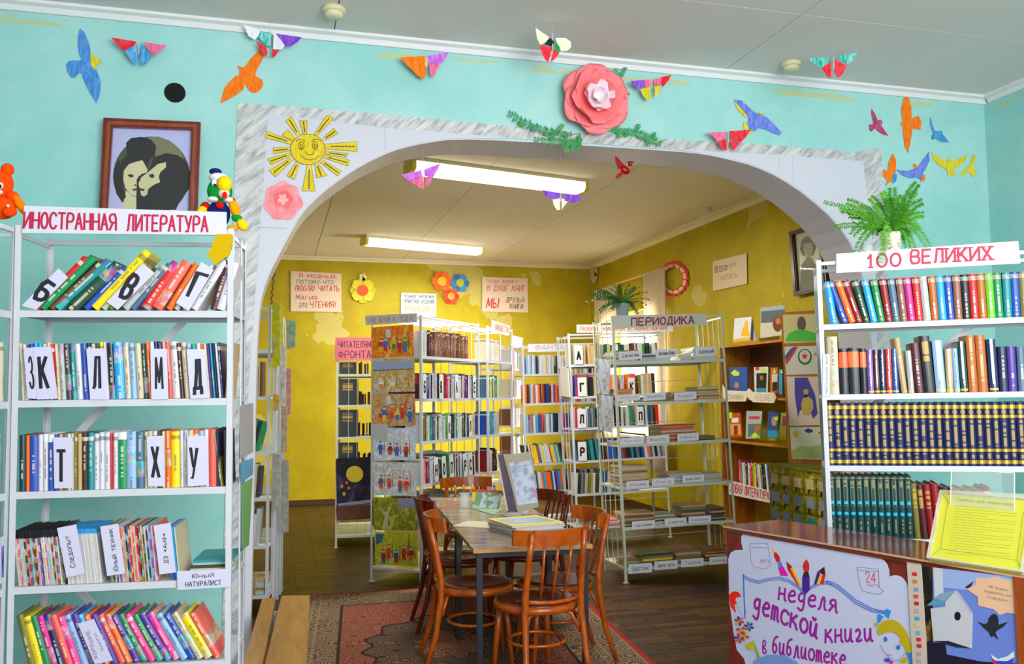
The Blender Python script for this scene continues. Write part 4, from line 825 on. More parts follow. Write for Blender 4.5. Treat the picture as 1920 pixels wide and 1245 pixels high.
# glittering red bird on a thread
P_ = Plane((0, YW+0.1, 0), (0, 1, 0)); c = P_.pt(1168, 316)
rb = empty('red_bird_ornament', c, 'small glittering red bird hanging from the arch', 'ornament'); gl = M('#a80f1c', 0.25, 0.3)
k = 0.00265
mb = MB().ball(c+Vector((0.012, 0, -0.008)), (0.034, 0.02, 0.024), 12, 8, Matrix.Rotation(0.5, 4, 'Y')); child(mb, 'body', gl, rb, True)
child(MB().ball(P_.pt(1181, 307), 0.016, 10, 7), 'head', gl, rb, True)
child(MB().lathe([(0.006, 0), (0.0005, 0.016)], 8, P_.pt(1185, 304), Matrix.Rotation(PI/2, 4, 'Y')), 'beak', gl, rb)
child(MB().prism([P_.pt(*p) for p in ((1172, 312), (1163, 302), (1153, 292), (1154, 304), (1160, 318))], P_.n, 0.006), 'wing', gl, rb)
child(MB().prism([P_.pt(*p) for p in ((1165, 322), (1158, 326), (1153, 334), (1158, 335), (1170, 326))], P_.n, 0.006), 'tail', gl, rb)
child(MB().tube([c, Vector((c.x, c.y, FWALL.pt(1168, 276).z+0.02))], 0.0006, 4), 'thread', M('#d8d8d8'), rb)

# framed double portrait (plain generic drawing)
F_ = Plane((0, YW-0.035, 0), (0, 1, 0))
def frame_of(P, outer, inner, m, lab, label_m2=None, th=0.03, picture='#c8cce8', name='framed_portrait', cat='picture'):
    c = P.pt(sum(p[0] for p in outer)/4, sum(p[1] for p in outer)/4); r = empty(name, c, lab, cat)
    o = [P.pt(*p) for p in outer]; i = [P.pt(*p) for p in inner]
    for k in range(4):
        j = (k+1) % 4; child(MB().prism([o[k], o[j], i[j], i[k]], P.n, th), 'frame_rail', m, r)
        a = [o[k]*0.62+i[k]*0.38, o[j]*0.62+i[j]*0.38]; b = [o[k]*0.2+i[k]*0.8, o[j]*0.2+i[j]*0.8]
        child(MB().prism([a[0]+P.n*th, a[1]+P.n*th, b[1]+P.n*th, b[0]+P.n*th], P.n, 0.006), 'frame_bead', label_m2 or m, r)
    child(MB().prism(i, P.n, 0.004), 'picture_sheet', M(picture, 0.25), r); return r
redwood = mat_wood('red_frame_wood', '#5a1408', '#84260f', (20, 20, 3), 0.25)
pr = frame_of(F_, [(196, 224), (377, 232), (370, 432), (186, 432)], [(213, 241), (360, 246), (354, 420), (202, 420)], redwood, 'red wooden frame with oval double portrait, behind foreign literature sign', mat_wood('frame_bead_wood', '#6e2c14', '#a0522c', (20, 20, 3), 0.3), picture='#b4b8e4')
def art(cells_, P, parent, off, name='drawn_shape', th=0.0006):
    """flat print: coloured polygons in one mesh with a material per colour"""
    cols = []; mb = MB()
    for i, (h, pts) in enumerate(cells_):
        if h not in cols: cols.append(h)
        mb.m = cols.index(h); mb.prism([P.pt(x, y, off+i*0.00008) for x, y in pts], P.n, th)
    return child(mb, name, [M(h, 0.6) for h in cols], parent)
def ell(cx, cy, rx, ry, n=28, a0=0, a1=2*PI, rot=0): return [(cx+rx*math.cos(a0+(a1-a0)*i/n)*math.cos(rot)-ry*math.sin(a0+(a1-a0)*i/n)*math.sin(rot), cy+rx*math.cos(a0+(a1-a0)*i/n)*math.sin(rot)+ry*math.sin(a0+(a1-a0)*i/n)*math.cos(rot)) for i in range(n)]
def G(pts): return sc(pts, 6.552, 180, 210)
art([('#4c4c42', ell(284, 330, 72, 74, 40)), ('#77735a', G([(640, 310), (760, 300), (900, 350), (1020, 450), (1080, 560), (900, 520), (760, 540), (700, 520)])), ('#26272a', G([(370, 380), (430, 320), (560, 305), (680, 340), (740, 420), (720, 540), (650, 600), (640, 700), (570, 590), (480, 610), (400, 640), (345, 700), (320, 760), (295, 700), (310, 600), (380, 520)])),
     ('#c9c49a', G([(400, 645), (480, 615), (570, 592), (630, 700), (625, 760), (520, 790), (500, 880), (495, 1040), (420, 1010), (360, 930), (335, 830), (345, 720)])), ('#c9c49a', G([(370, 960), (430, 1020), (495, 1050), (495, 1200), (320, 1200)])), ('#26272a', G([(285, 570), (330, 800), (340, 960), (370, 1040), (320, 1110), (250, 1000), (215, 860), (215, 720)])),
     ('#26272a', G([(710, 560), (860, 505), (1000, 530), (1120, 620), (1160, 760), (1150, 940), (1050, 1060), (980, 1200), (497, 1200), (500, 830), (560, 760), (640, 740)])), ('#c4bf94', G([(640, 740), (760, 640), (860, 615), (860, 680), (790, 740), (770, 800), (790, 860), (700, 900), (640, 950), (630, 1010), (590, 1040), (555, 1020), (535, 930), (520, 880), (560, 800)])),
     ('#33322f', G([(385, 775), (430, 762), (465, 780), (455, 800), (420, 805)])), ('#33322f', G([(650, 770), (700, 760), (720, 785), (700, 815), (660, 800)])), ('#5a4a40', G([(440, 945), (500, 935), (495, 965), (455, 968)])), ('#33322f', G([(530, 935), (600, 945), (590, 970), (545, 965)])), ('#33322f', G([(470, 880), (500, 900), (480, 915)]))], F_, pr, 0.0045, 'printed_portrait')

# paper sun
SUN = Plane((0, YW-0.01, 0), (0, 1, 0)); g = lambda pts: sc(pts, 3.89, 420, 160)
sunm = crayon('#dcc018', '#e8d43c', 'sun_paper'); c = SUN.pt(577, 280); sun = empty('paper_sun', c, 'yellow paper sun with smiling face on the white arch panel', 'paper sun')
child(MB().prism([SUN.pt(*p) for p in g(ell(612, 467, 127, 112, 32))], SUN.n, 0.003), 'face', sunm, sun)
rays = [[(530, 365), (560, 356), (490, 225), (452, 260)], [(578, 355), (602, 352), (608, 255), (550, 258)], [(655, 360), (680, 366), (800, 240), (750, 218)], [(722, 385), (737, 402), (832, 350), (798, 312)], [(742, 428), (744, 462), (972, 482), (968, 410)], [(744, 478), (740, 500), (890, 527), (905, 495)], [(736, 508), (730, 530), (905, 587), (915, 545)], [(722, 545), (700, 560), (830, 660), (855, 625)],
        [(665, 578), (690, 572), (750, 658), (675, 675)], [(608, 580), (635, 580), (667, 770), (570, 770)], [(528, 555), (547, 573), (515, 685), (458, 660)], [(482, 528), (502, 543), (375, 668), (330, 620)], [(480, 490), (486, 512), (345, 578), (318, 535)], [(485, 450), (484, 475), (365, 500), (358, 455)], [(497, 405), (490, 432), (300, 380), (315, 335)], [(518, 388), (500, 405), (423, 362), (465, 322)]]
for q in rays:
    q = g(q); r_ = child(MB().prism([SUN.pt(*p) for p in q], SUN.n, 0.0022), 'ray', sunm, sun)
    a = ((q[0][0]+q[1][0])/2, (q[0][1]+q[1][1])/2); b = ((q[2][0]+q[3][0])/2, (q[2][1]+q[3][1])/2)
    mb = MB(); n_ = 9
    for k in range(2, n_):
        if abs(math.hypot(a[0]-b[0], a[1]-b[1])) < 22: break
        t0, t1 = (k-0.38)/n_, (k+0.3)/n_; line_on(mb, SUN, [(a[0]+(b[0]-a[0])*t0, a[1]+(b[1]-a[1])*t0), (a[0]+(b[0]-a[0])*t1, a[1]+(b[1]-a[1])*t1)], 0.006, 0.0026, 0.0003)
    line_on(mb, SUN, [q[0], q[3], q[2], q[1]], 0.0016, 0.0025, 0.0003)
    child(mb, 'print', M('#5a4a10', 0.6), sun)
mb = MB(); W_ = 0.003
for cx in (565, 665): line_on(mb, SUN, g(ell(cx, 440, 20, 30, 14) + [(cx+20, 440)]), W_, 0.0034); line_on(mb, SUN, g(ell(cx, 445, 8, 18, 8) + [(cx+8, 445)]), W_, 0.0034)
line_on(mb, SUN, g([(525, 410), (550, 392), (580, 400), (590, 412)]), W_, 0.0034); line_on(mb, SUN, g([(640, 412), (655, 395), (685, 392), (705, 405)]), W_, 0.0034)
line_on(mb, SUN, g([(595, 478), (600, 498), (625, 508), (650, 500), (658, 480)]), W_, 0.0034); line_on(mb, SUN, g([(560, 508), (585, 535), (625, 545), (665, 538), (692, 512)]), W_, 0.0034)
line_on(mb, SUN, g(ell(612, 467, 127, 112, 36) + [(739, 467)]), 0.0022, 0.0032)
child(mb, 'drawn_features', M('#4a3c10', 0.6), sun)
# watercolour rose sheet
P2 = Plane((0, YW-0.01, 0), (0, 1, 0)); c = P2.pt(530, 377); rs = None
def blob(cx, cy, r, n, amp, ph): return [(cx+(r+amp*math.sin(n*a+ph)+amp*0.5*math.sin(3*a+ph*2))*math.cos(a), cy+(r+amp*math.sin(n*a+ph)+amp*0.4*math.cos(5*a))*math.sin(a)) for a in [2*PI*i/48 for i in range(48)]]
wc = lambda a, b, nm: (lambda n: n.col(n.mix(n.ramp(n.noise(n.coord(), 16, 4, 0.6), [(0.35, '#000000'), (0.65, '#ffffff')]), lin(a), lin(b))))(NT(nm, 0.6))
q = [P2.pt(*p) for p in blob(530, 377, 36, 7, 2.2, 0.4)]; rs = MB().prism(q, P2.n, 0.0015).build('watercolour_rose', wc('#f4a8b4', '#f08088', 'rose_wash')); origin_to(rs, c); tag(rs, 'pink watercolour rose below the paper sun', 'paper flower')
for r_, col, ph, dx, dy in ((27, ('#f27880', '#f59aa4'), 1.1, -1, -3), (17, ('#ee5560', '#f38088'), 2.2, 1, -3), (9, ('#f6a49c', '#f8c0b4'), 0.3, 0, -4)):
    child(MB().prism([P2.pt(x, y, 0.0018+(27-r_)*0.0001) for x, y in blob(530+dx, 377+dy, r_, 5, 1.8, ph)], P2.n, 0.0008), 'petal_layer', wc(*col, 'rose_wash_%d' % r_), rs)

# big paper rose with greenery
def petal(R_, w, cup, curl, seed):
    rr = random.Random(seed); mb = MB(); nu, nv = 7, 9; ph = rr.uniform(0, 6)
    for j in range(nv+1):
        for i in range(nu+1):
            u = i/nu*2-1; v = j/nv; wid = w*math.sin(PI*(0.12+0.80*v))**0.55*(0.75+0.25*v); x = u*wid*(1-0.10*max(0, v-0.8)*5*(abs(u)**3))
            y = R_*v*(1-0.10*abs(u)**2.5); z = cup*(u*u*0.6*wid/w+ v*v) - curl*max(0, v-0.72)**1.5*4 + 0.008*math.sin(u*4+ph)*v
            mb.v.append(Vector((x, y, z)))
    for j in range(nv):
        for i in range(nu): a = j*(nu+1)+i; mb.f.append((a, a+1, a+nu+2, a+nu+1)); mb.mi.append(0)
    return mb
c = FWALL.pt(1112, 190, 0.03); rose = empty('paper_rose', c, 'large coral paper rose with white centre above the arch', 'paper flower')
def twoside(mb, t=0.0012): return mb
pinkp = NT('coral_paper', 0.6); pinkp.b.inputs['Subsurface Weight'].default_value = 0.0; pinkp = pinkp.col(lin('#fb868c')); whp = M('#f6e4ee', 0.6)
base = Matrix.Rotation(PI/2, 4, 'X')   # local z -> -y (towards the room)
for ring, (n_, R_, w, cup, curl, lift, m) in enumerate([(6, 0.215, 0.150, 0.05, 0.055, 0.0, pinkp), (5, 0.178, 0.125, 0.075, 0.035, 0.018, pinkp), (5, 0.112, 0.085, 0.075, 0.02, 0.04, pinkp), (5, 0.108, 0.078, 0.05, 0.02, 0.052, whp), (4, 0.062, 0.05, 0.05, 0.006, 0.06, whp)]):
    for k in range(n_):
        o = petal(R_, w, cup, curl, ring*10+k).build('petal', m, rose, True)
        o.matrix_basis = base @ Matrix.Translation((0, 0, lift)) @ Matrix.Rotation(2*PI*k/n_+ring*0.55, 4, 'Z') @ Matrix.Rotation(0.12+0.06*ring, 4, 'X')
        so = o.modifiers.new('solid', 'SOLIDIFY'); so.thickness = 0.0012
def leafmat(a, b, nm): n = NT(nm, 0.5); return n.col(n.mix(n.new('ShaderNodeObjectInfo').outputs['Random'], lin(a), lin(b)))
FERN = leafmat('#357d10', '#58a81c', 'fern_green'); FERN2 = leafmat('#2a5a1e', '#4c7a2c', 'dark_leaf_green'); SPRIG = leafmat('#4cb046', '#3a9a6a', 'sprig_green')
def frond(pts, leaf, n, wid, nrm=(0, -1, 0.2), taper=True, droop=0.2, stem=0.0018, start=0.12, pair=True, jig=0.0):
    """a curved stem through pts (quadratic Bezier of 3 points) with leaflets on both sides"""
    A, B, C_ = [Vector(p) for p in pts]; mb = MB(); N_ = 12
    f = lambda t: A*(1-t)**2 + B*2*t*(1-t) + C_*t*t
    path = [f(i/N_) for i in range(N_+1)]; mb.tube(path, [stem*(1-0.7*i/N_) for i in range(N_+1)], 5)
    nn = Vector(nrm).normalized()
    for i in range(n):
        t = start + (1-start)*(i+0.5)/n; p = f(t); tg = (f(min(1, t+0.02)) - f(t-0.02)).normalized(); side = tg.cross(nn).normalized()
        L_ = leaf*((math.sin(PI*min(1, 0.25+0.75*(1-t))))**0.6 if taper else 1)*RND.uniform(0.85, 1.1)
        for s in (1, -1):
            if not pair and (i+(s > 0)) % 2: continue
            d = (side*s + tg*0.35 + Vector((0, 0, -droop)) + Vector((RND.uniform(-jig, jig), RND.uniform(-jig, jig), RND.uniform(-jig, jig)))).normalized()
            w = d.cross(nn).normalized()*wid; e = p+d*L_; k = len(mb.v); up = nn*wid*0.25
            mb.v += [p, p+d*L_*0.4+w+up, e, p+d*L_*0.4-w+up, p+d*L_*0.45-up]; mb.f += [(k, k+1, k+4), (k+1, k+2, k+4), (k+2, k+3, k+4), (k+3, k, k+4)]; mb.mi += [0]*4
    return mb
for (a, b, c_), lab in ((((1090, 250), (1020, 258), (955, 212)), 'feathery green sprig reaching from the rose towards the sun'), (((1135, 246), (1190, 240), (1238, 270)), 'fine green sprig below the big rose towards the corner'), (((1150, 240), (1180, 190), (1152, 130)), 'thin green sprig rising behind the big rose'), (((1080, 262), (1110, 272), (1000, 262)), 'short green sprig hanging under the big rose')):
    q = [FWALL.pt(*a, 0.02), FWALL.pt(*b, 0.03), FWALL.pt(*c_, 0.02)]; r = empty('green_sprig', q[0], lab, 'greenery')
    child(frond(q, 0.035, 26, 0.006, (0, -1, 0), True, 0.05, jig=0.5), 'leaflets', SPRIG, r)
    for k in range(5):
        t = 0.2+0.16*k; p = q[0]*(1-t)**2+q[1]*2*t*(1-t)+q[2]*t*t; e = p + Vector((RND.uniform(-0.05, 0.05), -0.01, RND.choice((-1, 1))*RND.uniform(0.03, 0.07)))
        child(frond([p, (p+e)/2+Vector((0.01, 0, 0)), e], 0.018, 8, 0.005, (0, -1, 0), False, 0.0, jig=0.5), 'side_twig', SPRIG, r)

# ---------------------------------------------------------------- knitted toys on the rack top
TP = Plane(L.front.p - L.front.n*(-0.0), L.front.n)
def tp(px, py, off=0.0): return TP.pt(px, py, off)
mpx = (tp(420, 400)-tp(400, 400)).length/20
def kn(h): 
    n = NT('wool_'+h.strip('#'), 0.9, 0, 0.1); c = n.coord(); n.bump(n.noise(c, 140, 2), 0.5, 0.004); return n.col(lin(h))
WG, WY_, WN, WR, WO, WW, WC = kn('#0e8a34'), kn('#e8c80c'), kn('#14206a'), kn('#c01018'), kn('#f29a08'), kn('#e0dcd8'), kn('#d8c8b0')
pa = empty('knitted_parrot', tp(415, 432, -0.06), 'knitted parrot toy in a cap sitting at the rack corner', 'toy'); D_ = -0.05
def bl(px, py, rx, ry, off, nm, m, par=pa, rz=None, rot=0.0): 
    X = Matrix.Rotation(rot, 4, 'Y') if rot else None
    return child(MB().ball(tp(px, py, off), (rx*mpx, (rz or min(rx, ry))*mpx, ry*mpx), 18, 12, X), nm, m, par, True)
bl(412, 359, 24, 27, D_, 'head', WG, rz=20)
cap = bl(410, 334, 19, 10, D_+0.012, 'cap', WW, rz=17); bl(404, 322, 12, 7, D_+0.004, 'cap_top', WN, rz=10)
bl(421, 345, 14.5, 16, D_+0.035, 'beak', WY_, rz=13); bl(420, 362, 11, 12, D_+0.032, 'lower_beak', WC, rz=9); bl(421.5, 366, 4.5, 7, D_+0.052, 'tongue', kn('#e81420'), rz=3)
ey = bl(402, 343, 5.5, 7.5, D_+0.033, 'eye', WW, rz=4); bl(403, 347, 2.6, 2.8, D_+0.042, 'pupil', WN, rz=2)
bl(400, 374, 12, 6, D_+0.015, 'collar', WW, rz=12); bl(428, 375, 10, 6, D_+0.012, 'collar', WW, rz=10)
bl(410, 402, 22, 28, D_-0.005, 'body', WN, rz=17); bl(412, 385, 8, 7.5, D_+0.03, 'bow', WR, rz=6)
bl(384, 388, 9, 11, D_, 'shoulder', WR, rot=0.5); bl(379, 394, 8, 12, D_+0.006, 'arm', WY_, rot=0.8)
bl(434, 377, 8, 7, D_+0.004, 'shoulder', WR); bl(440, 392, 10, 19, D_+0.01, 'arm', WO, rot=-0.35); bl(444, 409, 10.5, 8, D_+0.014, 'cuff', WG, rot=0.2); bl(454, 422, 13, 10, D_+0.018, 'hand', WY_, rot=0.9)
bl(436, 428, 11, 6, D_+0.02, 'tail', WO)
for i, (px, w) in enumerate(((414, 12), (430, 8))):
    if i == 0: child(MB().prism([tp(*p, -0.002) for p in ((407, 440), (436, 440), (436, 462), (430, 480), (417, 488), (404, 498), (398, 487), (388, 480), (396, 468))], TP.n, 0.012), 'leg', kn('#c8a40c'), pa)
child(MB().prism([tp(*p, -0.006) for p in ((430, 444), (437, 444), (436, 466), (424, 487), (418, 486), (428, 470))], TP.n, 0.010), 'leg_edge', WG, pa)
to = empty('knitted_bear', tp(10, 410, -0.05), 'bright orange knitted toy sitting where two racks meet', 'toy'); OR, OR2 = kn('#f84a06'), kn('#f27a10')
for nm, px, py, rx, ry, off, m, rot in (('head', 4, 345, 20, 27, -0.06, OR, 0), ('ear', 14, 318, 12, 12, -0.06, OR, 0), ('body', 4, 390, 25, 22, -0.05, OR, 0), ('arm', 38, 384, 8, 22, -0.045, OR2, -0.5), ('shoulder', 24, 368, 12, 10, -0.05, OR, 0.5), ('foot', 18, 396, 13, 11, -0.02, OR, 0), ('button', 15, 386, 3, 3, 0.012, WC, 0), ('eye', 1, 348, 5, 6, -0.02, WW, 0), ('pupil', 0, 349, 3, 3.5, -0.008, WN, 0), ('muzzle', -2, 360, 7, 5, -0.022, WC, 0)):
    child(MB().ball(tp(px, py, off), (rx*mpx, min(rx, ry)*mpx*0.8, ry*mpx), 16, 11, Matrix.Rotation(rot, 4, 'Y') if rot else None), nm, m, to, True)

# ---------------------------------------------------------------- fern on the right-hand rack
RP = Plane(R.front.p + (R.X.to_3x3() @ Vector((0, 0.13, 0))), R.front.n)
pc = RP.pt(1672, 470); pc.z = 2.104; fern = empty('potted_fern', pc, 'boston fern in a cream pot over the red 100 sign', 'potted plant')
pm_ = NT('speckled_pot', 0.35); pm_ = pm_.col(pm_.mix(pm_.math('GREATER_THAN', pm_.noise(pm_.coord(), 38, 2), 0.62), lin('#e6dfd0'), lin('#a8a8a0')))
child(MB().lathe([(0.030, 0), (0.033, 0.004), (0.045, 0.105), (0.049, 0.108), (0.049, 0.124), (0.043, 0.124), (0.040, 0.11)], 24, pc), 'pot', pm_, fern, True)
child(MB().lathe([(0.0425, 0.108), (0.03, 0.114), (0.002, 0.118)], 18, pc), 'soil', M('#2a1a10', 0.9), fern)
top_ = pc + Vector((0, 0, 0.115)); tips = [(1545, 378), (1566, 426), (1578, 394), (1606, 470), (1653, 492), (1720, 344), (1716, 360), (1729, 378), (1731, 402), (1740, 462), (1712, 466), (1702, 462), (1673, 352), (1655, 360), (1632, 370), (1612, 384), (1592, 405), (1641, 384), (1692, 368), (1702, 388), (1598, 440), (1620, 430), (1657, 458), (1690, 448), (1575, 388), (1588, 378), (1610, 400), (1630, 410), (1700, 410), (1722, 430), (1640, 440), (1665, 372), (1680, 380)]
for i, tpx in enumerate(tips):
    dep = RND.uniform(-0.02, 0.10); e = RP.pt(tpx[0], tpx[1], dep)
    if i == 4: e = RP.pt(tpx[0], tpx[1], 0.165)
    d = e-top_; up = 0.12 if e.z < top_.z+0.02 else 0.05
    mid = top_ + d*0.5 + Vector((0, 0, up + 0.25*max(0, -d.z))); mid += RP.n*(0.02 if i != 4 else 0.06)
    child(frond([top_ + Vector((RND.uniform(-0.02, 0.02), RND.uniform(-0.02, 0.02), 0)), mid, e], 0.028, 28, 0.0038, tuple(RP.n + Vector((RND.uniform(-.6, .6), 0, RND.uniform(-.2, .9)))), True, 0.25, jig=0.15), 'frond', FERN, fern)
cpn = RP.pt(1626, 470); cpn.z = 2.104; cup = MB().lathe([(0.022, 0), (0.026, 0.004), (0.028, 0.075), (0.0265, 0.075), (0.024, 0.01), (0.002, 0.008)], 20, cpn).build('flower_cup', M('#d2d8dc', 0.2), None, True); origin_to(cup, cpn); tag(cup, 'small white cup on the rack beside the fern pot', 'cup')

# papers hanging in clear film on the end of the rack beside the arch
LE = Plane(L.X @ Vector((L.W+0.004, 0, 0)), L.X.to_3x3() @ Vector((1, 0, 0)))
for q4, h, lab in (([(452, 905), (474, 890), (474, 858), (450, 868)], '#3a9ac0', 'blue leaflet hanging on the rack end beside the arch'), ([(455, 1030), (466, 1022), (473, 895), (452, 908)], '#6aa860', 'long green paper leaf hanging on the rack end by the arch'), ([(450, 860), (474, 848), (474, 755), (449, 762)], '#a0a0a8', 'grey printed sheet hanging on the rack end by the arch')):
    o = sheet('hanging_sheet', LE, q4, M(h, 0.3), 0.002, 0.006); tag(o, lab, 'paper')

# ================================================================ counter with the poster
CH = 0.92
c0 = atz(1355.5, 986, CH); c1 = atz(1745, 1052, CH); dv = (c1-c0).normalized(); nv_ = Vector((-dv.y, dv.x, 0))   # nv_: from the front into the counter
if nv_.x < 0: nv_ = -nv_
CW, CL = 0.35, 1.75
cx = Matrix(((dv.x, nv_.x, 0, c0.x), (dv.y, nv_.y, 0, c0.y), (0, 0, 1, 0), (0, 0, 0, 1)))
CP = Plane(c0, nv_)
redtop = mat_wood('counter_top_wood', '#5c2010', '#8a3a22', (1.5, 14, 14), 0.12); redb = mat_wood('counter_front_wood', '#5e1a10', '#8c3022', (6, 6, 3), 0.4); edge = M('#c9a489', 0.4)
ctr = empty('service_counter', cx, 'red-brown wooden counter with white poster on its front', 'counter')
MB().box((0.01, 0.01, 0), (CL, 0.03, CH-0.022)).build('front_board', redb, ctr)
MB().box((0.01, 0.03, 0), (0.03, CW-0.01, CH-0.022)).build('side_board', redb, ctr)
MB().box((0.03, CW-0.03, 0), (CL, CW-0.01, CH-0.022)).build('back_board', redb, ctr)
MB().box((0, 0.003, CH-0.022), (CL, CW, CH)).build('worktop', redtop, ctr)
MB().box((0, -0.001, CH-0.006), (CL, 0.003, CH)).build('edge_strip', edge, ctr)
a5 = lambda p: sc(p, 4.7, 1350, 980); a6 = lambda p: sc(p, 6.07, 1550, 1040); a7 = lambda p: sc(p, 6.384, 1730, 1050)
pts = a5([(75, 320), (95, 265), (140, 240), (205, 240), (188, 170), (190, 120), (205, 95), (450, 130), (660, 178)]) + [(1560, 1031), (1616, 1040)] + a6([(600, 35), (655, 65), (690, 110), (712, 180), (715, 250), (760, 235), (800, 235), (850, 252), (880, 280), (915, 330), (930, 380), (960, 700), (980, 1100)]) + [(1716, 1300), (1404, 1330), (1398, 1245)] + a5([(215, 1200), (150, 1120), (120, 960), (85, 700)])
OFF = 0.012
q = [CP.pt(x, y, OFF-0.022) for x, y in pts]; poster = MB().prism(q, CP.n, 0.0015).build('poster', M('#c9cdec', 0.45)); origin_to(poster, sum(q, Vector())/len(q)); tag(poster, "white scalloped poster about children's book week on the counter front", 'poster')
po = OFF-0.022+0.0018
PU = '#a0209c'
lettering(CP, [('неделя', [(1455, 1126), (1568, 1152), (1572, 1112), (1459, 1086)]), ('детской', [(1408, 1148), (1531, 1201), (1536, 1155), (1413, 1102)]), ('книги', [(1543, 1208), (1636, 1205), (1634, 1163), (1544, 1164)]), ('в', [(1425, 1227), (1438, 1229), (1439, 1201), (1426, 1197)]), ('библиотеке', [(1444, 1227), (1585, 1253), (1586, 1215), (1446, 1189)])], M(PU, 0.5), poster, po, 'lettering', 0.006, 0.0, True)
shapes = [('#3f6ed0', [(1393, 1076), (1395, 1076), (1398, 1160), (1396, 1160)])]
shapes += [('#ecc018', a5([(452, 215), (497, 262), (470, 270)])), ('#d81a20', a5([(478, 262), (497, 262), (525, 300), (532, 345), (500, 350), (475, 290)])), ('#2a90e8', a5([(510, 352), (540, 345), (552, 378), (514, 398)])), ('#e810a8', a5([(514, 398), (552, 376), (604, 470), (535, 468)])),
    ('#a01818', a5([(583, 340), (640, 392), (600, 420)])), ('#e02a18', a5([(600, 420), (622, 400), (700, 560), (680, 545)])), ('#f0b818', a5([(622, 400), (642, 392), (722, 560), (700, 562)])),
    ('#c8301a', a5([(728, 385), (742, 345), (765, 322), (786, 365), (787, 420), (765, 440), (740, 425)])), ('#3a1a2a', a5([(742, 432), (778, 432), (790, 480), (728, 480)])), ('#4a2090', a5([(726, 478), (790, 478), (790, 590), (752, 630), (724, 590)])),
    ('#3a1c28', a5([(868, 425), (920, 388), (930, 462), (895, 450)])), ('#40208a', a5([(862, 425), (885, 450), (850, 545), (828, 545)])), ('#ecc01c', a5([(885, 450), (905, 452), (882, 542), (850, 545)])), ('#d82a1c', a5([(905, 452), (930, 464), (912, 540), (882, 542)])),
    ('#f02408', a5([(82, 640), (105, 612), (130, 604), (165, 612), (188, 650), (140, 662), (135, 690), (150, 705), (128, 722), (142, 795), (95, 740)])),
    ('#c2ac14', a6([(575, 900), (578, 850), (600, 800), (650, 752), (740, 735), (820, 765), (890, 840), (940, 940), (970, 1050), (975, 1120), (905, 1115), (880, 1040), (830, 1020), (845, 970), (820, 925), (765, 882), (690, 880), (630, 905), (600, 922)])),
    ('#c2ac14', a6([(545, 780), (580, 770), (590, 810), (555, 825)])), ('#2a90e8', a6([(582, 672), (650, 700), (605, 770), (578, 780)])), ('#2a90e8', a6([(648, 640), (690, 615), (735, 640), (705, 730), (665, 690)])), ('#3a70c8', a6(ell(672, 962, 20, 30, 12))), ('#3a70c8', a6(ell(815, 1056, 22, 28, 12))),
    ('#c2ac14', a6([(820, 1222), (905, 1160), (935, 1200), (885, 1238)])), ('#2a80d8', a6([(902, 1118), (978, 1118), (985, 1400), (930, 1400), (940, 1200)])), ('#e060a0', a6([(690, 1130), (740, 1142), (740, 1150), (690, 1142)])), ('#4a50b0', a6(ell(690, 1200, 36, 24, 10))), ('#e020a0', a6(ell(735, 1225, 24, 20, 10)))]
for cx_, cy_, cols_ in ((170, 868, ['#e02a20', '#2a3a9a', '#d8b018', '#c82020', '#3a2a8a', '#e85a20']), (255, 915, ['#2a3aa8', '#1a6aa8', '#e8402a', '#28489a', '#2a7a9a', '#383098']), (185, 950, ['#e8c020', '#c83080', '#e8a018', '#d82a40', '#e8c020', '#c02868']), (170, 1020, ['#1a8a8a', '#c02a60', '#e85a28', '#3a3a9a', '#8a2a9a', '#e8b020']), (215, 1000, ['#c82a20', '#e8b020', '#b82a38', '#e8a020', '#d04a20', '#e0c020'])):
    for k in range(6):
        a = k*PI/3+0.3; u_, v_ = math.cos(a), math.sin(a); shapes.append((cols_[k], a5([(cx_+u_*8-v_*4, cy_+v_*8+u_*4), (cx_+u_*36-v_*11, cy_+v_*36+u_*11), (cx_+u_*46, cy_+v_*46), (cx_+u_*36+v_*11, cy_+v_*36-u_*11), (cx_+u_*8+v_*4, cy_+v_*8-u_*4)])))
shapes += [('#c8c018', a5([(225, 1080), (290, 1040), (305, 1110), (260, 1120)])), ('#98a818', a5([(290, 1040), (300, 1050), (375, 1245), (350, 1245)])), ('#7a98d8', a5([(300, 1215), (420, 1165), (560, 1165), (680, 1225), (700, 1300), (290, 1300)]))]
art(shapes, CP, poster, po-0.0002, 'drawing')
mb = MB()
for dx in (0, 2.5, 5):
    line_on(mb, CP, [(x, y+dx) for x, y in a5([(205, 460), (270, 497), (345, 512), (430, 488), (520, 478), (600, 498), (680, 548), (750, 612), (800, 560), (880, 520), (940, 518), (987, 523)])], 0.0022, po)
    line_on(mb, CP, [(x, y+dx*(1+0.6*math.sin(i/2.2))) for i, (x, y) in enumerate(a6([(0, 300), (60, 310), (130, 345), (250, 440), (330, 510), (420, 560), (520, 612), (650, 640)]))], 0.003, po)
line_on(mb, CP, a5([(205, 460), (208, 640), (228, 800)]), 0.002, po)
child(mb, 'drawn_lines', M('#3f6ed0', 0.6), poster)
mb = MB()
for f_, P_a in ((a5, [(265, 185), (275, 340), (300, 390), (400, 410), (452, 370), (420, 180), (265, 185), (268, 215), (420, 222)]), (a6, [(348, 140), (370, 300), (410, 410), (520, 440), (600, 450), (650, 415), (600, 370), (592, 165), (348, 140), (352, 175), (592, 192)])): line_on(mb, CP, f_(P_a), 0.0014, po)
line_on(mb, CP, a6([(612, 1020), (650, 1100), (700, 1160), (780, 1210), (840, 1190), (890, 1120)]), 0.0014, po); line_on(mb, CP, a5([(150, 700), (160, 760), (190, 800), (205, 830)]), 0.001, po)
child(mb, 'pencil_lines', M('#7c8098', 0.6), poster)
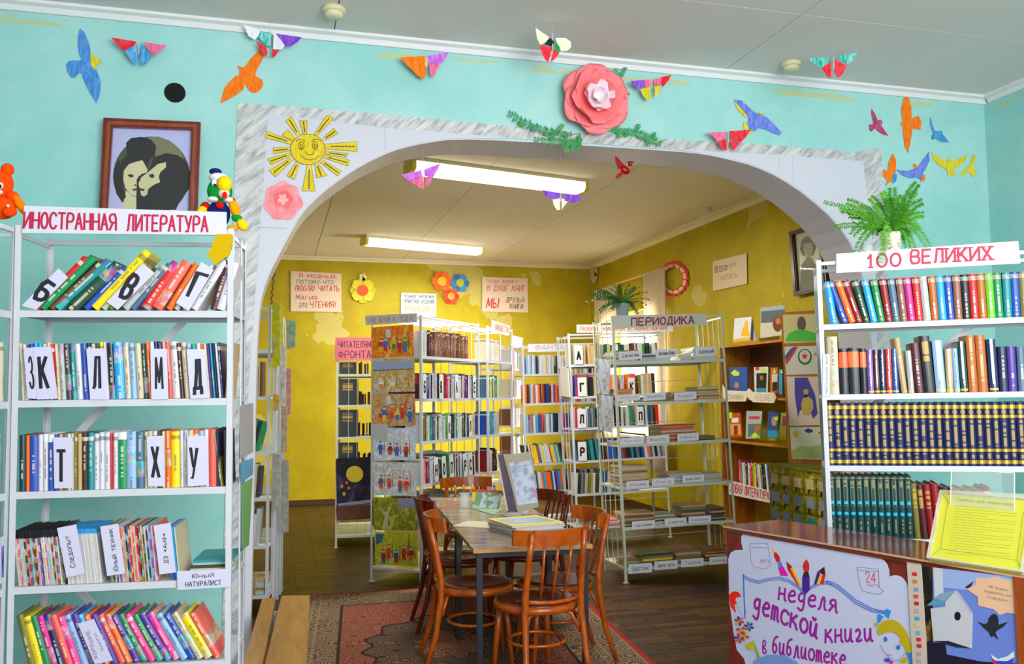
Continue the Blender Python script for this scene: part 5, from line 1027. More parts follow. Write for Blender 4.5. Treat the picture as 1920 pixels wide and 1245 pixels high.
lettering(CP, [('24', a6([(420, 318), (545, 330), (545, 205), (420, 190)])), ('марта', a6([(440, 365), (590, 385), (590, 345), (440, 325)])), ('марта', a5([(340, 355), (425, 358), (425, 325), (340, 322)]))], M('#cf5a78', 0.5), poster, po, 'red_lettering', 0.0)
# strip of stickers, side picture, bird house poster
strip = sheet('sticker_strip', CP, [(1702, 1053), (1729, 1057), (1742, 1260), (1714, 1260)], M('#cdbfb0', 0.5), 0.006, -0.009); tag(strip, 'narrow cream strip of small coloured stickers beside the poster', 'strip')
mb_c = [('#d8202c', 1000, 220), ('#e07a20', 1005, 305), ('#7a9ac8', 1018, 395), ('#c85060', 1015, 475), ('#c8102c', 1022, 555), ('#b8a8b8', 1025, 640), ('#3aa0d8', 1030, 725), ('#d8c888', 1035, 800), ('#6ab0d0', 1040, 890), ('#d8203c', 1048, 965), ('#c82038', 1052, 1038), ('#b8a0a8', 1050, 1130), ('#a8b0b8', 1052, 1210)]
art([(h, a6([(x-26, y-22), (x+26, y-18), (x+28, y+22), (x-24, y+20)])) for h, x, y in mb_c], CP, strip, -0.0025, 'stickers')
nz = NT('dark_gilt_print', 0.5); nz = nz.col(nz.ramp(nz.noise(nz.coord(), 14, 4, 0.6), [(0.5, '#15100c'), (0.62, '#5a4216'), (0.75, '#b8883c')]))
dkp = sheet('side_picture', CP, [(1729, 1057), (1752, 1061), (1766, 1260), (1742, 1260)], nz, 0.004, -0.009); tag(dkp, 'narrow dark picture with gilt figures between sticker strip and birdhouse', 'picture')
bh = sheet('poster', CP, a7([(125, 88), (1105, 205), (1215, 1400), (70, 1400), (130, 1000)]), M('#6f86d8', 0.3), 0.003, -0.006); tag(bh, 'sky-blue poster of a white birdhouse and starlings', 'poster')
bo = -0.0028
art([('#9ab0e4', a7([(235, 100), (1105, 205), (1120, 420), (235, 330)])), ('#c9cdd8', a7([(125, 88), (238, 102), (250, 430), (145, 465)])), ('#16122a', a7([(60, 980), (270, 1000), (290, 1130), (700, 1215), (1200, 1245), (1215, 1400), (60, 1400)])), ('#c6c8d2', a7([(95, 580), (270, 560), (270, 500), (400, 362), (600, 645), (590, 1060), (310, 968), (130, 970)])),
     ('#5a98b0', a7([(50, 545), (150, 455), (262, 492), (250, 545)])), ('#7ea6bc', a7([(150, 455), (210, 400), (395, 360), (262, 492)])), ('#b8b4c4', a7([(390, 362), (430, 385), (600, 635), (585, 660)])), ('#20243a', a7([(130, 970), (310, 968), (590, 1060), (540, 1056), (400, 1046), (280, 1010)])), ('#0f1020', a7(ell(418, 672, 38, 54, 20))),
     ('#2a3040', a7([(500, 335), (540, 300), (560, 290), (610, 252), (590, 300), (562, 338)])), ('#23242c', a7([(665, 738), (740, 770), (785, 745), (790, 700), (825, 655), (860, 642), (895, 668), (908, 720), (905, 775), (1020, 742), (965, 800), (890, 845), (870, 870), (910, 955), (850, 905), (825, 925), (790, 862), (730, 810)])),
     ('#e8bc98', a7([(538, 342), (640, 292), (640, 212), (740, 225), (900, 198), (975, 235), (1088, 240), (1105, 292), (1150, 312), (1150, 420), (1215, 500), (1165, 560), (1150, 650), (1010, 630), (925, 660), (850, 590), (665, 545), (662, 440), (560, 372)])),
     ('#dfe2ea', a7([(815, 1130), (900, 1185), (1020, 1150), (1090, 1090), (1100, 1160), (1010, 1215), (860, 1215)])), ('#c02a50', a7([(835, 1180), (900, 1215), (880, 1300), (850, 1300)])), ('#2a48c0', a7([(880, 1205), (1010, 1210), (1080, 1180), (1060, 1300), (880, 1300)]))], CP, bh, bo, 'print')
lettering(CP, [('Не будем', a7([(795, 325), (1015, 375), (1018, 350), (800, 298)])), ('разорять их', a7([(740, 385), (1060, 445), (1062, 422), (745, 360)])), ('гнёзда!', a7([(770, 455), (1045, 505), (1047, 480), (775, 430)]))], M('#5a4038', 0.5), bh, 0.001, 'lettering', 0.0)
wd = sheet('wooden_post', CP, [(1903, 1080), (1935, 1085), (1950, 1300), (1916, 1300)], mat_wood('orange_post_wood', '#8a3a10', '#b4561c', (8, 8, 2), 0.3), 0.012, -0.008); tag(wd, 'orange-brown wooden upright at the counter end', 'post')

# memo in a sloping stand, clear sheet behind it
b0 = atz(1745, 1046, CH+0.012); b1 = atz(1915, 1072, CH+0.012); ed = (b1-b0).normalized(); bk = Vector((-ed.y, ed.x, 0)); bk = bk if bk.dot(Vector((0, 1, 0))) > 0 else -bk
upv = (Vector((0, 0, 1))*math.cos(math.radians(38)) + bk*math.sin(math.radians(38)))
MP = Plane(b0, ed.cross(upv))
memo = empty('memo_stand', b0, 'yellow typed memo lying in a clear sloping stand', 'memo stand')
my = M('#c9c93c', 0.3)
cr_ = [(1745, 1045), (1915, 1071), (1938, 939), (1768, 926)]
child(MB().prism([MP.pt(*p) for p in cr_], MP.n, 0.002), 'sheet', my, memo)
mo = [(1739, 1048), (1921, 1076), (1945, 930), (1764, 921)]; m_in = cr_
for k in range(4): j = (k+1) % 4; child(MB().prism([MP.pt(*mo[k], 0.002), MP.pt(*mo[j], 0.002), MP.pt(*m_in[j], 0.002), MP.pt(*m_in[k], 0.002)], MP.n, 0.010), 'clear_rim', glass('acrylic', '#e8ecd0', 0.35), memo)
e8 = lambda p: sc(p, 4.98, 1640, 860)
mb = MB(); line_on(mb, MP, e8([(640, 335), (685, 400), (615, 840), (535, 905)]), 0.0012, 0.0024); line_on(mb, MP, e8([(1390, 500), (1330, 950), (1370, 1030)]), 0.0012, 0.0024); line_on(mb, MP, e8([(615, 840), (1330, 950)]), 0.0008, 0.0024)
child(mb, 'fold_lines', M('#8f9440', 0.5), memo)
lettering(MP, [('Памятка для родителей!', e8([(765, 398), (1300, 447), (1302, 420), (768, 368)]))], M('#6a6c3a', 0.6), memo, 0.0028, 'heading', 0.0, 0.25)
mb = MB()
for k in range(19):
    y = 440 + k*24.5; x0_ = 762 - k*4.5; sl_ = (40+k*0.3)/570; x = x0_; xe = x0_ + (570 if k % 3 else 300)
    while x < xe: w = RND.uniform(20, 70); w = min(w, xe-x); line_on(mb, MP, e8([(x, y+(x-x0_)*sl_*1.25), (x+w, y+(x+w-x0_)*sl_*1.25)]), 0.0016, 0.0024, 0.0003); x += w+11
child(mb, 'typed_lines', M('#a3a548', 0.6), memo)
back = [b0 + bk*0.115, b1 + bk*0.115]; base_pts = [b0, b1, back[1], back[0]]
child(MB().prism([p - Vector((0, 0, 0.012)) for p in base_pts], (0, 0, 1), 0.004), 'base', glass('acrylic_base', '#cfd0b0', 0.5), memo)
child(MB().prism([b0, b1, b1-Vector((0, 0, 0.012)), b0-Vector((0, 0, 0.012))], -bk, 0.004), 'front_lip', M('#9a8428', 0.3), memo)
AP = Plane(b0 + bk*0.13, bk)
ac = [(1774, 940), (1897, 952), (1902, 887), (1784, 879)]
acr = empty('clear_stand', AP.pt(1840, 980), 'upright clear acrylic sheet behind the yellow memo', 'stand')
q = [AP.pt(*p) for p in ac]; z0 = CH+0.002; lo = [Vector((q[0].x, q[0].y, z0)), Vector((q[1].x, q[1].y, z0))]
child(MB().prism([lo[0], lo[1], q[2], q[3]], AP.n, 0.003), 'sheet', glass('acrylic_clear', '#dfe8e8', 0.16, 0.02), acr)
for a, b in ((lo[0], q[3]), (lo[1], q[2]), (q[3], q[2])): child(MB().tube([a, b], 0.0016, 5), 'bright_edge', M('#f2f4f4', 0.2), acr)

# bench made of two planks
bz = 0.42; pine = mat_wood('pine_plank', '#8f5a14', '#b8842c', (10, 1.3, 10), 0.35)
bench = empty('plank_bench', atz(520, 1245, 0.42)*0 + Vector((0.02, 4.2, 0)), 'low bench of two yellow pine planks on white legs', 'bench')
for q in ([(528, 1117), (581, 1116), (575, 1245), (497, 1245)], [(492, 1122), (517, 1120), (492, 1245), (455, 1245)]):
    v = [atz(x, y, bz) for x, y in q]
    k = 0.55; v[2] = v[2]+(v[2]-v[1])*0.02; v[3] = v[3]+(v[3]-v[0])*0.02
    child(MB().prism([p-Vector((0, 0, 0.035)) for p in v], (0, 0, 1), 0.035), 'plank', pine, bench)
for y in (3.86, 4.80):
    dx = (y-3.77)*0.058
    for x in (-0.03, 0.10): child(MB().tube([(x+dx, y, 0), (x+dx, y, bz-0.05)], 0.012, 8), 'leg', RACKW, bench, True)
    child(MB().box((-0.06+dx, y-0.015, bz-0.05), (0.13+dx, y+0.015, bz-0.035)), 'crossbar', RACKW, bench)

# ================================================================ carpet
cc = [Vector((0.17, 3.2, 0)), Vector((1.72, 3.55, 0)), atz(1110, 1138, 0), atz(585, 1117, 0)]
p_a = atz(1110, 1138, 0); p_b = atz(1228, 1245, 0); fdir = (p_b-p_a).normalized(); rr_ = p_b + fdir*1.6
p_c = atz(770, 1106, 0); p_d = atz(585, 1117, 0); bd = (p_c-p_d).normalized()
# intersection of the back edge with the right edge
t_ = ((p_a-p_d).cross(fdir)).z/(bd.cross(fdir)).z; corner = p_d+bd*t_
lcor = p_d - bd*0.18; ll = lcor + (rr_-corner)
CO = lcor; cxv = (corner-lcor); cyv = (ll-lcor); Wc, Hc = cxv.length, cyv.length
n = NT('carpet_wool', 0.95, 0, 0.05); g = n.xyz(n.coord('UV')); u_, v_ = g[0], g[1]
ud = n.math('MINIMUM', n.math('MULTIPLY', u_, Wc), n.math('MULTIPLY', n.math('SUBTRACT', 1.0, u_), Wc)); vd = n.math('MINIMUM', n.math('MULTIPLY', v_, Hc), n.math('MULTIPLY', n.math('SUBTRACT', 1.0, v_), Hc)); ed_ = n.math('MINIMUM', ud, vd)
cb_ = n.new('ShaderNodeCombineXYZ'); n.put(cb_.inputs[0], n.math('MULTIPLY', u_, Wc)); n.put(cb_.inputs[1], n.math('MULTIPLY', v_, Hc)); uv = cb_.outputs[0]
d1 = n.vor(uv, 15, 'DISTANCE_TO_EDGE', 0); d2_ = n.vor(n.mapping(uv, (1, 1, 1), (3.3, 1, 0)), 7, 'F1', 0); nz_ = n.noise(uv, 60, 3)
ring = n.math('FRACT', n.math('MULTIPLY', n.math('ADD', d2_, n.math('MULTIPLY', nz_, 0.06)), 9.0))
tan_, redc, drk, brw = lin('#96826a'), lin('#8e2c26'), lin('#33241c'), lin('#5e4232')
bord = n.mix(n.math('GREATER_THAN', ring, 0.52), tan_, brw); bord = n.mix(n.math('LESS_THAN', d1, 0.006), bord, drk)
fld = n.mix(n.math('GREATER_THAN', ring, 0.62), redc, n.mix(nz_, tan_, lin('#6a5a50'))); fld = n.mix(n.math('LESS_THAN', d1, 0.009), fld, tan_)
cu_ = n.math('SUBTRACT', n.math('MULTIPLY', u_, Wc), Wc*0.5); cv_ = n.math('SUBTRACT', n.math('MULTIPLY', v_, Hc), 1.55)
md = n.math('SQRT', n.math('ADD', n.math('MULTIPLY', cu_, cu_), n.math('MULTIPLY', n.math('MULTIPLY', cv_, cv_), 0.55))); md = n.math('ADD', md, n.math('MULTIPLY', n.math('SINE', n.math('MULTIPLY', n.math('ARCTAN2', cv_, cu_), 12.0)), 0.03))
fld = n.mix(n.math('LESS_THAN', md, 0.5), fld, n.mix(n.math('GREATER_THAN', ring, 0.45), lin('#7a6656'), lin('#45342c'))); fld = n.mix(n.math('LESS_THAN', md, 0.2), fld, n.mix(n.math('GREATER_THAN', ring, 0.5), redc, tan_)); fld = n.mix(n.between(md, 0.49, 0.51), fld, drk)
k_ = n.mix(n.math('LESS_THAN', ed_, 0.42), fld, bord)
for a, b, c_ in ((0.035, 0.05, '#8e7a62'), (0.20, 0.215, '#8f7b62'), (0.25, 0.262, '#8f7b62'), (0.40, 0.42, '#3a2a22')): k_ = n.mix(n.between(ed_, a, b), k_, lin(c_))
k_ = n.mix(n.math('LESS_THAN', ed_, 0.034), k_, lin('#a8302a')); k_ = n.mix(n.math('MULTIPLY', n.noise(uv, 240, 2), 0.35), k_, lin('#4a3a30'))
n.bump(n.noise(uv, 400, 2), 0.4, 0.002); CARP = n.col(k_)
me = bpy.data.meshes.new('carpet'); th = Vector((0, 0, 0.006)); A = [CO, CO+cxv, CO+cxv+cyv, CO+cyv]; vs = [p - CO for p in A] + [p-CO+th for p in A]
me.from_pydata([tuple(v) for v in vs], [], [(0, 3, 2, 1), (4, 5, 6, 7), (0, 1, 5, 4), (1, 2, 6, 5), (2, 3, 7, 6), (3, 0, 4, 7)])
ul = me.uv_layers.new(name='UVMap'); UVC = [(0, 0), (1, 0), (1, 1), (0, 1)]*2
for lp in me.loops: ul.data[lp.index].uv = UVC[lp.vertex_index]
me.materials.append(CARP); carpet = link('carpet', me); carpet.matrix_basis = Matrix.Translation(CO+Vector((0, 0, 0.001))); tag(carpet, 'red and beige patterned wool carpet under the reading table', 'carpet')

# ================================================================ table, chairs
chairw = mat_wood('bent_wood', '#8c3a08', '#c05c10', (6, 6, 3), 0.22); chairw2 = mat_wood('dark_bent_wood', '#4a1408', '#74240e', (6, 6, 3), 0.22); seatw = mat_wood('seat_ply', '#4a1e0e', '#743018', (3, 8, 8), 0.16)
n = NT('table_laminate', 0.12, 0, 0.5); c = n.mapping(n.coord(), (2.2, 14, 1), rot=(0, 0, 0.5)); TOPM = n.col(n.ramp(n.noise(c, 1.4, 5, 0.6, 1.6), [(0.3, '#6a5648'), (0.5, '#a08c78'), (0.7, '#c8bba6')]))
LEGM = M('#1a222c', 0.35)
TZ = 0.70
t0 = atz(888, 1030, TZ); t1 = atz(806, 934, TZ); t2 = atz(1085, 1012, TZ)
tdir = (t1-t0).normalized(); tw = (t2-t0); tw = (tw - tdir*tw.dot(tdir)); twd = tw.normalized(); twl = 0.64; tl = (t1-t0).length
for i, (a, b, lab) in enumerate(((0.0, 0.90, 'near reading table with marbled laminate top and dark metal legs'), (0.906, tl, 'far reading table with marbled laminate top pushed against the near one'))):
    o = t0 + tdir*a; l_ = b-a; X = Matrix(((twd.x, tdir.x, 0, o.x), (twd.y, tdir.y, 0, o.y), (0, 0, 1, 0), (0, 0, 0, 1)))
    t = empty('reading_table', X, lab, 'table', 'reading tables'); MB().box((0, 0, TZ-0.02), (twl, l_, TZ)).build('tabletop', TOPM, t); MB().box((-0.001, -0.002, TZ-0.021), (twl+0.001, 0, TZ-0.002)).build('edge_band', M('#b8884c', 0.3), t)
    for x in (0.02, twl-0.05):
        for y in (0.02, l_-0.05): MB().box((x, y, 0), (x+0.03, y+0.03, TZ-0.02)).build('leg', LEGM, t)
    for y in (0.025, l_-0.045): MB().box((0.05, y, TZ-0.05), (twl-0.05, y+0.02, TZ-0.02)).build('apron', LEGM, t)
    for x in (0.025, twl-0.045): MB().box((x, 0.05, TZ-0.05), (x+0.02, l_-0.05, TZ-0.02)).build('apron', LEGM, t)
def chair(pos, ang, lab, m, first=[None]):
    """sits facing +y locally; origin on the floor under the seat centre"""
    X = Matrix.Translation(Vector((pos[0], pos[1], 0))) @ Matrix.Rotation(ang, 4, 'Z')
    r = empty('bentwood_chair', X, lab, 'chair', 'bentwood chairs')
    sh = 0.45; R_ = 0.213
    def add(mb, nm, mat, smooth=True): return mb.build(nm, mat, r, smooth)
    prof = [(0.001, sh-0.006), (R_*0.6, sh-0.004), (R_*0.92, sh+0.001), (R_, sh-0.004), (R_*0.99, sh-0.014), (0.001, sh-0.014)]
    add(MB().lathe(prof, 28), 'seat', seatw)
    add(MB().lathe([(R_*0.86, sh-0.045), (R_+0.006, sh-0.045), (R_+0.01, sh-0.028), (R_+0.004, sh-0.008), (R_*0.9, sh-0.008)], 28), 'seat_ring', m)
    for s in (-1, 1):
        add(MB().tube([(s*0.175, -0.30, 0), (s*0.168, -0.235, 0.20), (s*0.158, -0.205, 0.40), (s*0.155, -0.205, 0.50), (s*0.150, -0.240, 0.68), (s*0.146, -0.275, 0.82)], [0.013, 0.016, 0.018, 0.018, 0.016, 0.013], 9), 'rear_leg', m)
        add(MB().tube([(s*0.165, 0.185, 0), (s*0.150, 0.165, 0.22), (s*0.135, 0.145, sh-0.03)], [0.011, 0.015, 0.018], 9), 'front_leg', m)
    n_ = 12; vs = []; mb = MB()
    for i in range(n_+1):
        a = (i/n_-0.5)*2.1; x = 0.215*math.sin(a)/math.sin(1.05); y = -0.300+0.105*(1-math.cos(a))/(1-math.cos(1.05))*0.9
        for dy, z in ((-0.006, 0.752), (0.008, 0.752), (0.000, 0.832), (-0.014, 0.832)): mb.v.append(Vector((x, y+dy+0.02, z)))
    for i in range(n_):
        k = i*4
        for j in range(4): mb.f.append((k+j, k+(j+1) % 4, k+4+(j+1) % 4, k+4+j)); mb.mi.append(0)
    mb.f += [(3, 2, 1, 0), (n_*4, n_*4+1, n_*4+2, n_*4+3)]; mb.mi += [0, 0]; add(mb, 'backrest', m, False)
    for x in (-0.072, 0.0, 0.072): add(MB().tube([(x*0.9, -0.185, 0.47), (x, -0.238, 0.62), (x*1.05, -0.268, 0.765)], [0.008, 0.007, 0.008], 7), 'spindle', m)
    add(MB().tube([(-0.16, -0.195, 0.475), (-0.08, -0.215, 0.468), (0, -0.222, 0.465), (0.08, -0.215, 0.468), (0.16, -0.195, 0.475)], 0.010, 8), 'back_hoop', m)
    add(MB().tube([(0.15*math.cos(a), 0.15*math.sin(a)*0.95-0.01, 0.235) for a in [2*PI*i/20 for i in range(20)]], 0.009, 8, closed=True), 'ring_stretcher', m)
    for s in (-1, 1): add(MB().tube([(s*0.155, -0.20, 0.30), (s*0.12, -0.17, 0.39), (s*0.05, -0.13, sh-0.045)], 0.009, 7), 'brace', m)
    return r
R90 = PI/2
chair((1.335, 4.455), 0.16, 'bentwood chair at the near table end, its back to the viewer', chairw)
chair((1.12, 4.93), -R90-0.10, 'orange-brown bentwood chair at the long table side nearest the bench', chairw)
chair((1.20, 5.74), -R90-0.05, 'dark red bentwood chair behind the orange one at the table side', chairw2)
chair((1.575, 4.86), R90+0.02, 'bentwood chair facing the near table from the periodicals rack side', chairw)
chair((1.66, 5.80), R90+0.12, 'dark bentwood chair facing the far table beside the clear holder', chairw2)
chair((1.53, 6.81), PI+0.05, 'bentwood chair at the far table end, below the painted rack', chairw)
# things on the tables
TPz = TZ+0.001
def onT(px, py, dz=0.0): p = atz(px, py, TPz+dz); return p
def flatbook(px, py, w, d, t, ang, colr, lab, grp=None, nm='magazine', z=TPz, sty='p', cat='magazine'):
    p = atz(px, py, z) if px else Vector((PXY.x, PXY.y, z)); X = Matrix.Translation(p) @ Matrix.Rotation(ang, 4, 'Z') @ Matrix.Translation((-w/2, -d/2, 0)) @ Matrix(((0, 0, w, 0), (0, d, 0, 0), (-t, 0, 0, t), (0, 0, 0, 1)))
    o = link(nm, cover_mesh(sty, True)); o.matrix_world = X; o.color = lin(PAL[colr][0] if colr in PAL else colr)+(1,); return tag(o, lab, cat, grp)
zz = TPz; PXY = atz(985, 977, 0.757)
for k, c_ in enumerate('wh dk wh lb wh wh cr wh'.split()):
    t_ = 0.0065
    o = flatbook(0, 0, 0.33, 0.34, t_, 0.22+RND.uniform(-0.06, 0.06), c_, '%s magazine, %s from bottom of the pile on the near table' % (cname(c_), ordn(k+1)), 'magazine pile on the near table', z=zz); o.location.x += RND.uniform(-0.008, 0.008); zz += t_+0.0006
topm = flatbook(0, 0, 0.33, 0.33, 0.004, 0.2, '#e6cc14', 'magazine with yellow frame cover on top of the table pile', 'magazine pile on the near table', z=zz)
mb = MB(); mm = topm.matrix_basis
TPl = Plane((0, 0, zz+0.0048), (0, 0, 1)); x_ = PXY
Xt = Matrix.Translation(Vector((x_.x, x_.y, zz+0.0044))) @ Matrix.Rotation(0.2, 4, 'Z')
child(MB().box((-0.14, -0.13, 0), (0.14, 0.11, 0.0006), Xt), 'cover_picture', (lambda n: n.col(n.ramp(n.noise(n.coord(), 0.9, 3, 0.6), [(0.3, '#5a3a2a'), (0.45, '#b8c8d0'), (0.6, '#7aa0b8'), (0.75, '#c8b890')])))(NT('cover_print', 0.3)), topm)
flatbook(905, 985, 0.22, 0.30, 0.006, 0.9, 'cr', 'cream magazine lying under the table pile, turned towards the arch', 'magazine pile on the near table', z=TPz)
# open brochure, jar and clear holder
bp = atz(912, 954, TPz); br = empty('open_brochure', bp, 'open picture brochure standing on the far table', 'brochure')
BP = Plane(bp, (0.26, 0.96, -0.35)); dm = NT('brochure_print', 0.35); dm = dm.col(dm.mix(dm.math('GREATER_THAN', dm.noise(dm.coord(), 26, 3), 0.52), lin('#7aa07a'), lin('#bfd6de')))
child(MB().prism([BP.pt(*p) for p in ((883, 951), (936, 953), (942, 921), (886, 918))], BP.n, 0.003), 'page', dm, br); child(MB().prism([BP.pt(*p, 0.003) for p in ((884, 922), (942, 925), (942, 920), (886, 917))], BP.n, 0.001), 'red_band', M('#d84a1c', 0.4), br)
child(MB().prism([BP.pt(*p, 0.003) for p in ((884, 940), (890, 940), (893, 921), (886, 920))], BP.n, 0.001), 'yellow_band', M('#e8c81c', 0.4), br)
child(MB().prism([onT(*p) for p in ((880, 952), (925, 966), (945, 955), (893, 945))], (0, 0, 1), 0.003), 'lower_page', M('#8aa888', 0.35), br)
jp = onT(871, 951); jar = empty('glass_jar', jp, 'small empty glass jar at the edge of the far table', 'jar'); child(MB().lathe([(0.034, 0), (0.037, 0.004), (0.037, 0.075), (0.03, 0.085), (0.031, 0.10), (0.029, 0.10), (0.028, 0.085), (0.034, 0.074), (0.034, 0.006), (0.002, 0.005)], 20, jp), 'body', glass('jar_glass', '#e8f2f2', 0.28, 0.03), jar, True)
hp = atz(972, 963, TPz); hol = empty('leaflet_holder', hp, 'clear leaflet holder with pale blue certificate on the table', 'holder')
HP = Plane(hp, (0.30, 0.95, -0.22)); ac_ = glass('holder_acrylic', '#c8c8b0', 0.35, 0.05)
child(MB().prism([HP.pt(*p, 0.0) for p in ((972, 961), (1010, 950), (997, 846), (944, 854))], HP.n, 0.003), 'front_panel', glass('holder_front', '#b8b4a0', 0.75, 0.1), hol)
child(MB().prism([HP.pt(*p, 0.0035) for p in ((971, 948), (1008, 942), (996, 863), (955, 868))], HP.n, 0.001), 'certificate', (lambda n: n.col(n.ramp(n.noise(n.coord(), 24, 3, 0.6), [(0.42, '#c4d2e4'), (0.5, '#b8c8e0'), (0.6, '#9aa8cc'), (0.68, '#b87aa8')])))(NT('certificate_print', 0.3)), hol)
mb = MB(); [line_on(mb, HP, [(963+k*0.6, 876+k*3.2), (988+k*0.6, 872.5+k*3.2)], 0.003, 0.0048) for k in range(4)]; child(mb, 'print', M('#8a7fb0'), hol)
for a, b in (((930, 852), (950, 958)), ((944, 854), (972, 961))): child(MB().prism([HP.pt(a[0], a[1], -0.02), HP.pt(a[0]+3, a[1], -0.02), HP.pt(b[0]+3, b[1], -0.02), HP.pt(b[0], b[1], -0.02)], HP.n, 0.003), 'clear_edge', M('#c9c9b8', 0.2), hol)
child(MB().prism([HP.pt(*p, -0.03) for p in ((933, 853), (944, 852), (971, 960), (951, 962))], HP.n, 0.004), 'side_panel', glass('holder_side', '#5a4a68', 0.75, 0.1), hol)
child(MB().lathe([(0.07, 0), (0.07, 0.008), (0.03, 0.02), (0.002, 0.022)], 20, atz(962, 966, TPz)), 'foot', glass('holder_foot', '#d8d8d0', 0.6), hol, True)

# ================================================================ reading room racks
SH = [1.8177, 1.4723, 1.1323, 0.7907, 0.45, 0.118]
def rnd_cols(words, n, rr): return [rr.choice(words) for _ in range(n)]
far_mats = {}; FAR = MB(); FARC = []
def far_books(X, Wd, zs, u0, u1, pal, h=(0.19, 0.215), t=(0.016, 0.03), lean=0, seed=1, depth=0.15):
    """distant rows past the first three hundred books: boxes joined in one mesh of kind stuff"""
    rr = random.Random(seed); pal = pal.split(); u = u0
    while u < u1:
        w = rr.uniform(*t); c = rr.choice(pal); hh = rr.uniform(*h)
        if u+w > u1: break
        c = c.split(':')[0]
        if c not in FARC: FARC.append(c)
        FAR.m = FARC.index(c); a = math.radians(lean + rr.uniform(-1, 1)); Mx = X @ Matrix.Translation((u, 0.015, zs+0.001)) @ Matrix.Rotation(a, 4, 'Y') @ (Matrix.Translation((-w, 0, 0)) if a > 0 else Matrix.Identity(4))
        FAR.box((0, 0, 0), (w*0.93, depth, hh), Mx); u += w/max(0.7, math.cos(a))
def book_row(rk, zi, u0, u1, pal, where, grp, h=(0.19, 0.215), t=(0.018, 0.028), lean=0, seed=1, style='s', end='aisle end', depth=0.15, maxn=60):
    rr = random.Random(seed); pal = pal.split(); u = u0; n = 0
    while n < maxn:
        w = rr.uniform(*t); c = pal[n] if len(pal) > 12 and n < len(pal) else rr.choice(pal); st = style
        if ':' in c: c, st = c.split(':')
        if u+w/math.cos(math.radians(lean)) > u1: break
        n += 1; book(rk.X, u + (w/math.cos(math.radians(lean)) if lean > 0 else 0), 0.012+rr.uniform(0, 0.006), rk.sh[zi], w-0.0008, depth, rr.uniform(*h), lean, c, st, 'book', '%s book, %s from %s, %s' % (cname(c), ordn(n), end, where), 'book', grp, pages=False); u += w/math.cos(math.radians(lean))
def mini_card(rk, zi, u, text, lab, w=0.05, h=0.17, lean=0, grp='letter cards in the back room', v=-0.004):
    X = rk.X @ Matrix.Translation((u, v, rk.sh[zi]+0.001)) @ Matrix.Rotation(math.radians(lean), 4, 'Y')
    o = MB().box((0, 0, 0), (w, 0.0015, h)).build('divider_card', M('#dfe0e2', 0.4)); o.matrix_world = X; tag(o, lab, 'card', grp)
    vs, fs = stroke_text(text, 0.6, 0.2); mb = MB(); mb.add([Vector((w*0.2+q.x/0.6*w*0.6, -0.0006, h*0.22+q.y*h*0.5)) for q in vs], fs); mb.build('lettering', M('#18181e'), o)

# painted rack A: the long side faces the table, its end carries the pictures
yA = -0.7044; dA = Vector((math.cos(yA), math.sin(yA), 0)); oA = Vector((0.7813, 7.2669, 0)); WA = 0.4831; DA = 1.0147
cA = oA + dA*WA; XA = pose(cA.x, cA.y, yA+R90, 0, 0.0)
RA = Rack(XA, DA, WA, 2.148, SH, 'white double rack whose end is covered with seven child paintings', m=RACKW, bars=(0, 5), brace=False, toprails=5)
book_row(RA, 0, 0.02, 0.13, 'wh wh cr', 'top shelf, rack behind the paintings', 'back room books, top shelf', seed=2)
book_row(RA, 0, 0.135, 0.84, 'br rb br rb mr br rb', 'brown run on top shelf behind the paintings', 'back room books, top shelf', t=(0.019, 0.026), seed=3)
book_row(RA, 1, 0.075, 0.97, 'sl pp pp gy bk wh gy wh bk gy cr wh cn cn pk wh bk gy wh gy', 'second shelf behind the paintings', 'back room books, second shelf', t=(0.02, 0.03), seed=4)
for u, ch, nm in ((0.015, 'Б', 'Be'), (0.28, 'В', 'Ve'), (0.55, 'А', 'A'), (0.88, 'Е', 'Ie')): mini_card(RA, 1, u, ch, 'small white card with letter %s, second shelf behind the paintings' % nm, 0.055, 0.2)
book_row(RA, 2, 0.02, 0.95, 'wh ol dg tn wh tl gn bl ol wh bk wh wh gy wh lg gn tn cr wh bk dt gy', 'third shelf behind the paintings', 'back room books, third shelf', t=(0.02, 0.03), seed=5)
mini_card(RA, 2, 0.42, 'К', 'small white card with letter Ka, third shelf behind the paintings', 0.055, 0.19); mini_card(RA, 2, 0.80, 'Л', 'small white card with letter El, third shelf behind the paintings', 0.055, 0.19)
book_row(RA, 3, 0.02, 0.98, 'wh cr pk cn sb wh wh dk wh gy bk dg dg dt wh bk gn cr wh gy bk wh mr gy', 'fourth shelf behind the paintings', 'back room books, fourth shelf', t=(0.02, 0.032), seed=6, lean=-3)
for u, ch, nm in ((0.2, 'Н', 'En'), (0.33, 'О', 'O'), (0.46, 'П', 'Pe'), (0.70, 'Р', 'Er'), (0.80, 'С', 'Es')): mini_card(RA, 3, u, ch, 'small white card with letter %s, fourth shelf behind the paintings' % nm, 0.07, 0.2, -5)
book_row(RA, 4, 0.02, 0.98, 'wh gy cr tn bk wh gy', 'fifth shelf behind the paintings', 'back room books, fifth shelf', t=(0.022, 0.036), seed=7, lean=-3)
far_books(XA, DA, SH[1], 0.02, 0.2, 'br mr', h=(0.1, 0.12), seed=80, depth=0.4)
XAb = XA @ Matrix.Translation((0, 0.30, 0))
for i in range(5): far_books(XAb, DA, SH[i], 0.02, 0.98, 'wh gy cr wh gy br', seed=60+i, depth=0.15)
